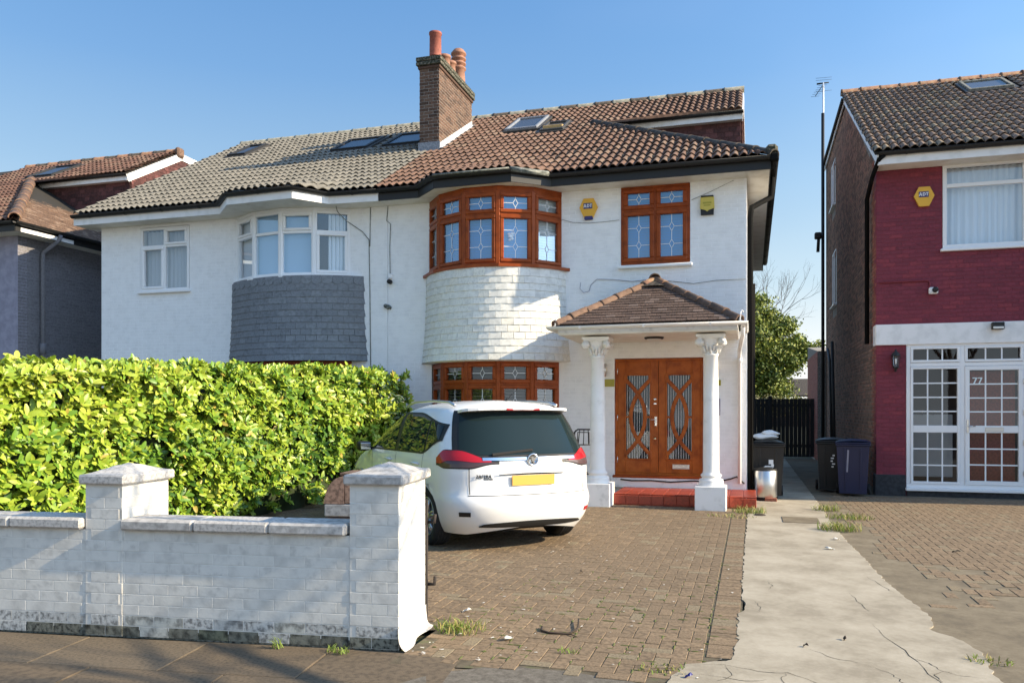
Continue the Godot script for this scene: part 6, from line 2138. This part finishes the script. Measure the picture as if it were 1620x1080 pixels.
	obj("rim", MB.new(true).lathe([Vector2(0.0, -0.03), Vector2(0.15, -0.035), Vector2(0.165, -0.02), Vector2(0.165, 0.0)], 24), M.black_plastic, pl)
	obj("diffuser", MB.new(true).lathe([Vector2(0, -0.075), Vector2(0.07, -0.068), Vector2(0.125, -0.035)], 24), M.lamp_glass, pl)
	for q in [[-2.60, 2.33, "steel tube wall light above the gold plaque"], [-0.60, 2.33, "steel tube wall light right of the double door, half behind the column"]]:
		var t := thing("wall_light", q[2], "light", Vector3(q[0], q[1], 0.0))
		obj("tube", MB.new(true).tube([Vector3(0, -0.12, 0.07), Vector3(0, 0.12, 0.07)], 0.035, 0.035, 14).tube([Vector3(-0.045, -0.1, 0.04), Vector3(-0.045, 0.1, 0.04)], 0.012, 0.012, 8), M.brushed_steel, t)
		obj("bracket", MB.new().box(Vector3(0, 0, 0.02), Vector3(0.06, 0.1, 0.04), 0.006), M.brass, t)
	one("plaque", MB.new().box(Vector3(0, 0, 0.012), Vector3(0.25, 0.135, 0.02), 0.004), M.gold, "plain gold name plaque left of the double door", "plaque", T(Vector3(-2.545, 2.095, 0.0)))
	one("doorbell", MB.new().box(Vector3(0, 0, 0.01), Vector3(0.06, 0.10, 0.02), 0.004), M.gold, "gold bell push right of the double door behind the column", "doorbell", T(Vector3(-0.55, 2.08, 0.0)))
	one("wall_box", MB.new().box(Vector3(0, 0, 0.03), Vector3(0.10, 0.30, 0.05), 0.01), M.lilac_render, "grey meter box right of the double door behind the column", "box", T(Vector3(-0.58, 1.65, 0.0)))
	var orn := MB.new(true)
	for q in [[0.0, 0.0, 0.045], [0.03, 0.05, 0.04], [-0.025, 0.05, 0.035], [0.035, -0.045, 0.035], [-0.01, -0.06, 0.03], [0.045, 0.01, 0.03]]:
		orn.x = T(Vector3(q[0], q[1] - q[2] * 0.5, 0))
		orn.lathe([Vector2(0, 0), Vector2(q[2], q[2] * 0.4), Vector2(q[2] * 0.9, q[2] * 1.0), Vector2(0, q[2] * 1.5)], 10)
	one("ornament", orn, M.white_ink, "white blossom ornament behind a pane of the upper brown bay", "ornament", T(Vector3(-4.24, 4.77, 0.63)))
	# bins
	bin("wheelie_bin", "black wheelie bin with white bags on its lid at the white house corner", Vector3(0.27, 0, -0.72), 0.03, M.bin_black, 0)
	bin("wheelie_bin", "dark blue wheelie bin against the side wall of the red house", Vector3(1.83, 0, -1.55), -0.12, M.bin_blue, 1)
	bin("wheelie_bin", "black wheelie bin behind the dark blue one", Vector3(1.52, 0, -2.25), -0.05, M.bin_black, 2)
	for q in [[0.22, 1.11, 0.21, 0.055, "crumpled white bag lying on the black bin lid"], [0.32, 1.17, 0.15, 0.05, "smaller white bag on top of the bag on the black bin"]]:
		var b := MB.new(true)
		b.grid(func(u: float, v: float) -> Vector3:
			var a := u * TAU
			var e := (v - 0.5) * PI
			var k := 1.0 + 0.18 * sin(a * 3.0 + v * 5.0) + 0.10 * sin(a * 7.0 + v * 9.0)
			return Vector3(cos(a) * cos(e) * q[2] * k, sin(e) * q[3] * (1.0 + 0.25 * sin(a * 2.0)), -sin(a) * cos(e) * q[2] * 0.8 * k), 22, 10)
		one("rubbish_bag", b, M.bag, q[4], "bag", T(Vector3(q[0], q[1], -0.62)))
	var sb := thing("steel_bin", "brushed steel cylinder bin in front of the black wheelie bin", "bin", Vector3(0.225, 0.0, -0.20))
	obj("drum", MB.new(true).lathe([Vector2(0.20, 0.06), Vector2(0.21, 0.075), Vector2(0.21, 0.52), Vector2(0.2, 0.53)], 32), M.brushed_steel, sb)
	obj("lid", MB.new(true).lathe([Vector2(0.205, 0.525), Vector2(0.20, 0.55), Vector2(0.1, 0.575), Vector2(0, 0.58)], 32), M.black_plastic, sb)
	obj("foot", MB.new(true).lathe([Vector2(0.19, 0.0), Vector2(0.19, 0.065)], 24), M.black_plastic, sb)
	obj("brick_support", MB.new().box(Vector3(0.1, 0.03, 0.2), Vector3(0.2, 0.06, 0.1), 0.006), M.orange_brick[1], sb)
	# side gate
	var g := thing("side_gate", "dark timber boarded gate closing the passage between the houses", "gate", Vector3(0, 0, -13.6))
	var x := -0.35
	while x < 2.2:
		obj("board", cube(Vector3(0.125, 1.93, 0.022), 0.004), M.gate_wood, g, T(Vector3(x + 0.065, 1.0, rng.randf_range(0, 0.006))))
		x += 0.13
	for px in [0.60, 2.12]:
		obj("post", MB.new().box(Vector3(px, 1.03, 0.02), Vector3(0.12, 2.06, 0.12), 0.008), M.gate_wood, g)
	for y in [0.4, 1.75]:
		obj("rail", MB.new().box(Vector3(0.95, y, -0.03), Vector3(2.5, 0.1, 0.04)), M.gate_wood, g)
	# aerial on the soil pipe
	var a := thing("tv_aerial", "television aerial on a thin pole behind the red house gable", "aerial", Vector3(2.16, 10.6, -12.2))
	var ae := MB.new(true)
	ae.tube([Vector3(0, -4.5, 0), Vector3(0, 1.25, 0)], 0.028, 0.028, 8)
	obj("pole", ae, M.upvc, a)
	var rods := MB.new(true)
	rods.tube([Vector3(-0.45, 0.65, 0.2), Vector3(0.05, 1.45, -0.05)], 0.018, 0.018, 6)
	rods.tube([Vector3(-0.35, 1.42, 0), Vector3(0.30, 1.44, 0)], 0.05, 0.03, 6)
	for k in 7:
		var c := Vector3(-0.45, 0.65, 0.2).lerp(Vector3(0.05, 1.45, -0.05), k / 6.0)
		rods.tube([c + Vector3(-0.22, 0.02, -0.05), c + Vector3(0.22, -0.02, 0.05)], 0.009, 0.009, 5)
	for y in [1.0, 1.62, 1.75]:
		rods.tube([Vector3(-0.4, y, 0), Vector3(0.45, y - 0.02, 0)], 0.009, 0.009, 5)
	obj("elements", rods, M.black_mat, a, Transform3D(Basis.from_scale(Vector3.ONE * 0.55), Vector3(0, 0.45, 0)))
	# chair, gate hinge post, stack of old bricks behind the pillar
	var ch := thing("garden_chair", "black metal garden chair between the car and the left porch column", "chair", Vector3(-2.86, 0, 0.72), 0.25)
	var fr := MB.new(true)
	fr.tube([Vector3(-0.2, 0.0, 0.0), Vector3(-0.2, 1.02, 0.0), Vector3(-0.17, 1.19, 0), Vector3(-0.10, 1.25, 0), Vector3(0.14, 1.25, 0), Vector3(0.2, 1.20, 0), Vector3(0.2, 1.0, 0), Vector3(0.2, 0.0, 0)], 0.014, 0.014, 7)
	fr.tube([Vector3(-0.2, 0.0, -0.42), Vector3(-0.2, 0.45, -0.42), Vector3(0.2, 0.45, -0.42), Vector3(0.2, 0, -0.42)], 0.013, 0.013, 7)
	fr.tube([Vector3(-0.2, 0.98, 0), Vector3(0.2, 0.98, 0)], 0.012, 0.012, 6)
	fr.tube([Vector3(-0.1, 1.0, 0), Vector3(-0.1, 1.2, 0), Vector3(0.1, 1.2, 0), Vector3(0.1, 1.0, 0)], 0.012, 0.012, 6)
	for k in 5:
		fr.tube([Vector3(-0.18 + 0.09 * k, 0.98, 0), Vector3(-0.14 + 0.075 * k, 1.24, 0)], 0.008, 0.008, 5)
	obj("frame", fr, M.black_plastic, ch)
	obj("seat", MB.new().box(Vector3(0, 0.46, -0.21), Vector3(0.42, 0.02, 0.44), 0.006), M.black_plastic, ch)
	var gp := thing("gate_post", "rusty iron gate post with hinge pins behind the right pillar", "post", Vector3(-2.37, 0, 9.10), deg_to_rad(8))
	obj("post", MB.new().box(Vector3(0.0, 0.46, 0.0), Vector3(0.035, 0.92, 0.035), 0.005), M.rust, gp)
	for y in [0.28, 0.75]:
		obj("hinge_pin", MB.new(true).tube([Vector3(0.02, y, 0.0), Vector3(0.07, y, 0.0), Vector3(0.075, y + 0.06, 0.0)], 0.013, 0.013, 7), M.rust, gp)
	var st := thing("brick_stack", "weathered stack of old curved bricks behind the right pillar", "bricks", Vector3(-3.34, 0, 8.35), deg_to_rad(8))
	for q in [[0.62, 0.10, 0.0, 2], [0.735, 0.11, 0.0, 0], [0.50, 0.12, 0.01, 1], [0.37, 0.13, -0.01, 2], [0.24, 0.13, 0.0, 1], [0.10, 0.15, 0.0, 2]]:
		obj("block", cube(Vector3(0.44, q[1], 0.40), 0.01), [M.coping[2], M.brown_brick[1], M.brown_brick[2]][q[3]] if q[3] != 0 else M.coping[0], st, T(Vector3(q[2], q[0], 0), q[2] * 3))
	var cvd := MB.new(true)
	cvd.grid(func(u: float, v: float) -> Vector3:
		var e := u * PI / 2
		return Vector3(-0.22 + 0.18 * (1.0 - cos(e)) + (0.0 if u < 1 else 0.0), 0.79 + 0.24 * sin(e), lerpf(0.2, -0.2, 1.0 - v)), 10, 2)
	cvd.smoothing(false)
	cvd.box(Vector3(0.09, 0.91, 0), Vector3(0.26, 0.235, 0.40), 0.01)
	var pr := PackedVector2Array()
	for k in 9:
		var e := k / 8.0 * PI / 2
		pr.append(Vector2(-0.22 + 0.18 * (1.0 - cos(e)), 0.79 + 0.24 * sin(e)))
	pr.append(Vector2(-0.04, 0.79))
	cvd.prism(pr, -0.2, 0.2)
	obj("curved_block", cvd, M.brown_brick[4], st)
	obj("tile_on_top", MB.new().box(Vector3(0.08, 1.045, 0), Vector3(0.34, 0.022, 0.34), 0.004), M.hip_orange, st)


func bin(called: String, label: String, at: Vector3, turn: float, mat: Material, kind: int) -> void:
	var b := thing(called, label, "bin", at, turn, "wheelie bins beside the houses")
	var body := MB.new()
	var n := [Vector2(-0.235, 0.05), Vector2(0.235, 0.05), Vector2(0.275, 0.94), Vector2(-0.275, 0.94)]
	for q in [[0.30, 0.345], [-0.25, -0.36]]:
		pass
	var f0 := [Vector3(-0.235, 0.05, 0.27), Vector3(0.235, 0.05, 0.27), Vector3(0.28, 0.95, 0.36), Vector3(-0.28, 0.95, 0.36)]
	var r0 := [Vector3(-0.22, 0.05, -0.20), Vector3(0.22, 0.05, -0.20), Vector3(0.27, 0.95, -0.32), Vector3(-0.27, 0.95, -0.32)]
	body.quad(f0[0], f0[1], f0[2], f0[3])
	body.quad(r0[1], r0[0], r0[3], r0[2])
	body.quad(r0[0], f0[0], f0[3], r0[3])
	body.quad(f0[1], r0[1], r0[2], f0[2])
	body.quad(r0[0], r0[1], f0[1], f0[0])
	body.quad(f0[3], f0[2], r0[2], r0[3])
	obj("body", body, mat, b)
	obj("rim", MB.new().box(Vector3(0, 0.955, 0.02), Vector3(0.60, 0.05, 0.74), 0.015), mat, b)
	for x in [-0.12, 0.12]:
		obj("rib", MB.new().bar(Vector3(x, 0.12, 0.282), Vector3(x * 1.15, 0.90, 0.36), 0.03, 0.014, Vector3(0, 0, 1), 0.004), mat, b)
	var lid := MB.new(true)
	lid.grid(func(u: float, v: float) -> Vector3:
		return Vector3((u - 0.5) * 0.60, 1.0 + 0.06 * pow(sin(u * PI), 0.5) * pow(sin(clampf(v * 0.9 + 0.08, 0, 1) * PI), 0.5), lerpf(0.40, -0.34, v)), 12, 10)
	lid.smoothing(false)
	lid.box(Vector3(0, 0.99, 0.03), Vector3(0.605, 0.024, 0.75), 0.008)
	obj("lid", lid, M.bin_blue if kind == 1 else mat, b)
	obj("handle", MB.new(true).tube([Vector3(-0.24, 1.0, -0.42), Vector3(0.24, 1.0, -0.42)], 0.018, 0.018, 8), mat, b)
	for x in [-0.27, 0.27]:
		obj("wheel", MB.new(true).tube([Vector3(x - 0.025, 0.10, -0.28), Vector3(x + 0.025, 0.10, -0.28)], 0.10, 0.10, 18), M.black_mat, b)
	if kind == 0:
		var mk := MB.new()   # white recycling mark: a figure dropping a square into a tray
		mk.box(Vector3(0.055, 0.665, 0.342), Vector3(0.08, 0.08, 0.003)).box(Vector3(0.03, 0.585, 0.335), Vector3(0.15, 0.025, 0.003)).box(Vector3(0.08, 0.61, 0.337), Vector3(0.05, 0.03, 0.003)).box(Vector3(0.02, 0.55, 0.332), Vector3(0.13, 0.02, 0.003)).box(Vector3(-0.05, 0.57, 0.333), Vector3(0.03, 0.03, 0.003))
		obj("printed_mark", mk, M.white_ink, b, T(Vector3(0, 0, 0.004)))
	elif kind == 2:
		var mk := MB.new()
		for k in 5:
			mk.box(Vector3(0.02 * sin(k * 2.0), 0.50 + 0.055 * k, 0.345 + 0.003 * k), Vector3(0.04 + 0.015 * (k % 2), 0.025, 0.003))
		obj("painted_mark", mk, M.white_ink, b)
	elif kind == 1:
		obj("drip_streak", MB.new().bar(Vector3(-0.10, 0.45, 0.322), Vector3(-0.08, 0.86, 0.360), 0.03, 0.002, Vector3(0, 0, 1)), M.lilac_render, b)


# ---------------------------------------------------------------- plants
func leaf_mesh(l: float, w: float) -> ArrayMesh:   # a folded, slightly curled oval leaf along +y, facing +z
	var b := MB.new(true)
	var mid := []
	var lft := []
	var rgt := []
	for k in 5:
		var t := k / 4.0
		var y := l * t
		var z := -l * 0.16 * t * t
		var ww := w * 0.5 * pow(sin(PI * clampf(t * 0.93 + 0.02, 0, 1)), 0.6)
		mid.append(Vector3(0, y, z))
		lft.append(Vector3(-ww, y, z + ww * 0.3))
		rgt.append(Vector3(ww, y, z + ww * 0.3))
	for k in 4:
		b.quad(lft[k], mid[k], mid[k + 1], lft[k + 1])
		b.quad(mid[k], rgt[k], rgt[k + 1], mid[k + 1])
	return b.mesh()


func leaf_material(key: String, c: Color, back: Color, rough := 0.4) -> StandardMaterial3D:
	var m := plain(key, c, rough)
	m.backlight_enabled = true
	m.backlight = back
	return m


func hedge() -> void:
	var h := thing("laurel_hedge", "tall clipped laurel hedge with glossy yellow green leaves along the drive", "hedge", Vector3(-6.85, 0, 0))
	# leaning lumps of dark twiggy inside
	var n := FastNoiseLite.new()
	n.seed = 5
	n.frequency = 0.55
	n.fractal_octaves = 3
	var face := func(y: float, z: float) -> float: return 0.22 * n.get_noise_2d(z * 2.0, y * 2.0) - 0.06 + 0.10 * sin(y * 1.4) + 0.55 * smooth(3.2, 0.6, z) * smooth(0.5, 1.6, y)
	var top := func(x: float, z: float) -> float: return 1.95 + 0.042 * (9.0 - z) + 0.16 * n.get_noise_2d(z * 2.2 + 40.0, x * 2.0)
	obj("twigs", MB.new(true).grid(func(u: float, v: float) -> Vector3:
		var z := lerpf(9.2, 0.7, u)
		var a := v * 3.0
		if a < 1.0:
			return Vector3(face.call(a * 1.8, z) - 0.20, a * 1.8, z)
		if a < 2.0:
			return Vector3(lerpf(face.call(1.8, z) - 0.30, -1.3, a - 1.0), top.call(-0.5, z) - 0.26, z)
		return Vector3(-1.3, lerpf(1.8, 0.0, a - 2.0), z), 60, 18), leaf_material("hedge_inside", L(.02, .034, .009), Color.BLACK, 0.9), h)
	var leaf := leaf_mesh(0.112, 0.050)
	var tints := [L(.23, .34, .03), L(.32, .41, .04), L(.13, .25, .024), L(.06, .14, .018), L(.42, .46, .07), L(.38, .30, .06)]
	var mats := []
	for i in tints.size():
		mats.append(leaf_material("laurel_leaf_%d" % i, tints[i], Color(0.55, 0.55, 0.1), 0.42))
	var loose := leaf_material("laurel_leaf_loose", Color.WHITE, Color(0.55, 0.55, 0.55), 0.42)
	loose.vertex_color_use_as_albedo = true
	rng.seed = 90
	var list := []
	for s in 6600:
		var z := 9.25 - 8.6 * rng.randf()
		var on_top := rng.randf() < 0.30
		var p: Vector3
		var out: Vector3
		if on_top:
			var x := -1.25 * rng.randf() + 0.05
			p = Vector3(x, top.call(x, z) - rng.randf() * 0.10, z)
			out = Vector3(0.25, 1.0, 0.1)
		else:
			var y := pow(rng.randf(), 0.85) * 2.2 + 0.05
			if z < 4.5 and y < 0.5 and rng.randf() < 0.7:
				continue
			p = Vector3(face.call(y, z) - pow(rng.randf(), 1.5) * 0.26, y, z)
			out = Vector3(1.0, 0.55, 0.25)
			if y > 1.95:
				p.y = minf(p.y, top.call(0.0, z))
		out = (out + Vector3(rng.randf_range(-0.6, 0.6), rng.randf_range(-0.4, 0.5), rng.randf_range(-0.6, 0.6))).normalized()
		var side := out.cross(Vector3(0.3, 1, 0.2)).normalized()
		var up := side.cross(out)
		var young := rng.randf()
		var nl := 5 + rng.randi() % 4
		var sp := rng.randf() * TAU
		var patch := n.get_noise_2d(z * 1.3 + 9.0, p.y * 1.3)
		for k in nl:
			var a := sp + k * 2.4
			var tilt := rng.randf_range(0.55, 1.25)
			var r := side * cos(a) + up * sin(a)
			var dir := (out * cos(tilt) + r * sin(tilt)).normalized()
			var fz := (out * sin(tilt) - r * cos(tilt)).normalized()
			var fx := dir.cross(fz).normalized()
			var b := Basis(fx, dir, fz).rotated(dir, rng.randf_range(-0.5, 0.5))
			var sz := rng.randf_range(0.5, 1.2)
			var tone := 2
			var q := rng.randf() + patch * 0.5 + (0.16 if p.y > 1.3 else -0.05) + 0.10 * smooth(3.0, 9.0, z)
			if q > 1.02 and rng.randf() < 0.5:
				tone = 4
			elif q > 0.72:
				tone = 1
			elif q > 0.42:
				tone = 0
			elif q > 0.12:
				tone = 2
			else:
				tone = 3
			if rng.randf() < 0.014:
				tone = 5
			list.append([leaf, Transform3D(b.scaled(Vector3.ONE * sz), p + out * (0.02 + 0.05 * k / nl)), tone])
	pieces("leaf", "leaves", list, h, 300, mats, loose, h.transform)
	# darker shrub where the hedge meets the house
	var d := thing("dark_shrub", "dark green shrub between the hedge end and the bay", "shrub", Vector3(-6.55, 0, 1.0))
	var dl := leaf_mesh(0.12, 0.04)
	var dark := leaf_material("shrub_leaf", L(.022, .055, .016), Color(0.2, 0.3, 0.1), 0.4)
	var xf := []
	for k in 900:
		var a := rng.randf() * TAU
		var e := asin(rng.randf_range(-0.9, 1.0))
		var o := Vector3(cos(a) * cos(e), sin(e), sin(a) * cos(e))
		var p := Vector3(0, 1.55, 0) + o * Vector3(0.45, 0.75, 0.5) * pow(rng.randf(), 0.4)
		var b := Basis.looking_at(-o + Vector3(rng.randf_range(-0.5, 0.5), rng.randf_range(-0.5, 0.5), rng.randf_range(-0.5, 0.5)), Vector3.UP).rotated(o, rng.randf() * TAU)
		xf.append(Transform3D(b, p))
	many("leaves", dl, dark, d, xf)
	obj("stems", MB.new(true).tube([Vector3(0, 0, 0), Vector3(0.02, 0.8, 0), Vector3(0.05, 1.6, 0.02)], 0.03, 0.012, 6).tube([Vector3(0, 0.3, 0), Vector3(-0.15, 1.0, 0.1), Vector3(-0.2, 1.7, 0.1)], 0.02, 0.008, 6), M.rust, d)


func limbs(b: MB, p: Vector3, d: Vector3, l: float, r: float, depth: int, spread: float, lift: float, tips: Array, sides := 6) -> void:
	var pts := [p]
	var q := p
	var dd := d
	for k in 3:
		dd = (dd + Vector3(rng.randf_range(-0.18, 0.18), rng.randf_range(-0.1, 0.16) + lift * 0.1, rng.randf_range(-0.18, 0.18))).normalized()
		q += dd * l / 3.0
		pts.append(q)
	b.tube(pts, r, r * 0.62, sides, false)
	tips.append([q, dd, depth])
	if depth == 0:
		return
	var n := 2 + (1 if rng.randf() < 0.55 else 0)
	for k in n:
		var a := rng.randf() * TAU
		var s := dd.cross(Vector3(cos(a), 0.3, sin(a))).normalized()
		var nd := (dd + s * spread * rng.randf_range(0.7, 1.3) + Vector3.UP * lift * 0.25).normalized()
		limbs(b, pts[3 if k < 2 else 2], nd, l * rng.randf_range(0.62, 0.82), r * 0.6, depth - 1, spread, lift, tips, maxi(3, sides - 1))


func bare_tree(label: String, at: Vector3, h: float, r: float, depth: int, spread: float) -> Node3D:
	var t := thing("bare_tree", label, "tree", at)
	var bark: Material = M.bark
	var b := MB.new(true)
	b.tube([Vector3(), Vector3(0.03, h * 0.5, 0.02), Vector3(0, h, 0)], r * 1.25, r * 0.9, 10, false)
	obj("trunk", b, bark, t)
	var c := MB.new(true)
	var tips := []
	for k in 5:
		var a := TAU * k / 5 + 0.4
		limbs(c, Vector3(0, h * (0.85 + 0.04 * k), 0), Vector3(cos(a) * 0.7, 0.9, sin(a) * 0.7).normalized(), h * 0.5, r * 0.5, depth, spread, 0.5, tips)
	obj("branches", c, bark, t)
	return t


func clump_tree(called: String, label: String, category: String, at: Vector3, clumps: Array, leaf_l: float, colors: Array, n_each: int, trunk := true) -> void:
	# clumps: [centre, radius]; many leaf-sized faces spread through each, with gaps between them
	var t := thing(called, label, category, at)
	var leaf := leaf_mesh(leaf_l, leaf_l * 0.55)
	var m := leaf_material(called + str(taken[called]) + "_leaf", Color.WHITE, Color(0.5, 0.5, 0.5), 0.6)
	m.vertex_color_use_as_albedo = true
	var xf := []
	var cs := []
	var b := MB.new(true)
	for c in clumps:
		var base: Vector3 = c[0]
		if trunk and c[1] > 0.95:
			b.tube([Vector3(0, 0, 0), Vector3(base.x * 0.25, base.y * 0.45, base.z * 0.3), base], 0.16, 0.03, 6)
		for s in int(n_each * c[1] * c[1] / 6.0):
			var o := Vector3(rng.randfn(), rng.randfn(), rng.randfn()).normalized()
			var sub: Vector3 = base + o * c[1] * Vector3(1, 0.72, 1) * pow(rng.randf(), 0.45)
			var tint: Color = colors[rng.randi() % colors.size()].srgb_to_linear() * rng.randf_range(0.75, 1.2)
			for k in 6:
				var p := sub + Vector3(rng.randfn(), rng.randfn() * 0.7, rng.randfn()) * leaf_l * 1.3
				var d := (o + Vector3(rng.randfn(), rng.randfn(), rng.randfn()) * 0.7).normalized()
				xf.append(Transform3D(Basis.looking_at(d, Vector3(0.1, 1, 0.05)).rotated(d, rng.randf() * TAU).scaled(Vector3.ONE * rng.randf_range(0.7, 1.3)), p))
				cs.append(tint)
	if trunk:
		obj("trunk", b, M.bark, t)
	many("crown", leaf, m, t, xf, cs)


func background() -> void:
	plain("bark", L(.06, .045, .035), 0.95)
	rng.seed = 31
	bare_tree("bare twiggy tree behind the ivy covered tree in the passage", Vector3(0.0, 0, -34.0), 4.4, 0.11, 5, 0.62)
	clump_tree("ivy_tree", "tall ivy covered tree seen through the gap between the houses", "tree", Vector3(0.6, 0, -27.0), [[Vector3(-0.9, 6.3, 0), 1.25], [Vector3(-0.5, 5.0, 0.4), 1.2], [Vector3(0.4, 5.6, 0), 0.9], [Vector3(1.0, 5.75, 0), 0.6], [Vector3(0.1, 4.3, 0.3), 1.0], [Vector3(1.1, 4.5, 0), 0.85], [Vector3(1.75, 4.35, 0), 0.62], [Vector3(2.2, 4.55, 0.0), 0.35], [Vector3(-0.5, 3.5, 0), 1.2], [Vector3(0.4, 3.2, 0.2), 0.8], [Vector3(0.9, 3.7, 0), 0.6], [Vector3(-1.0, 2.6, 0), 1.2], [Vector3(-0.2, 7.0, 0), 0.5], [Vector3(0.3, 6.3, 0), 0.35], [Vector3(1.3, 3.9, 0.2), 0.6], [Vector3(0.6, 2.6, 0.2), 0.8], [Vector3(1.5, 4.9, 0), 0.5], [Vector3(2.6, 4.75, 0), 0.22]], 0.13, [L(.16, .21, .03), L(.24, .28, .04), L(.08, .12, .02), L(.29, .31, .06)], 2600)
	clump_tree("garden_shrub", "yellowish shrub showing over the right part of the dark gate", "shrub", Vector3(2.3, 0, -24.0), [[Vector3(0, 1.7, 0), 0.8], [Vector3(-0.8, 1.8, 0.2), 0.7], [Vector3(0.7, 1.9, 0), 0.7]], 0.10, [L(.20, .21, .05), L(.27, .26, .08), L(.14, .16, .04)], 1100)
	clump_tree("garden_shrub", "brown green shrub over the middle of the dark gate", "shrub", Vector3(0.6, 0, -22.0), [[Vector3(0, 1.75, 0), 0.7], [Vector3(-0.7, 1.8, 0.2), 0.6], [Vector3(0.6, 1.7, 0), 0.6]], 0.09, [L(.14, .13, .05), L(.20, .17, .07), L(.09, .10, .03)], 1100)
	# far house beyond the gardens
	var fh := thing("distant_house", "distant house roof beyond the gardens in the passage gap", "house", Vector3(4.6, 0, -72.0))
	obj("wall", MB.new().box(Vector3(0, 1.3, 0), Vector3(9.0, 2.8, 8.0)), M.brown_brick[0], fh)
	obj("roof", side_prism(PackedVector2Array([Vector2(4.4, 3.0), Vector2(0, 4.75), Vector2(-4.4, 3.0)]), -2.3, 4.8), M.dark_ridge, fh)
	obj("gable_roof", MB.new().prism(PackedVector2Array([Vector2(-4.8, 3.0), Vector2(-2.9, 5.6), Vector2(-1.2, 3.0)]), -3, 4.6), M.dark_ridge, fh)
	obj("bargeboard", MB.new().bar(Vector3(-2.9, 5.7, 4.65), Vector3(-1.1, 3.0, 4.65), 0.25, 0.1), M.upvc, fh)
	# street tree outside the frame on the right whose twigs throw shade on the pavement
	rng.seed = 12
	bare_tree("bare street tree on the pavement right of the view", Vector3(6.3, 0, 11.1), 3.0, 0.15, 4, 0.7)


func _ready() -> void:
	setup()
	materials()
	ground()
	main_house()
	left_house()
	far_left_house()
	red_house()
	garden_wall()
	background()
	hedge()
	car()
	small_things()
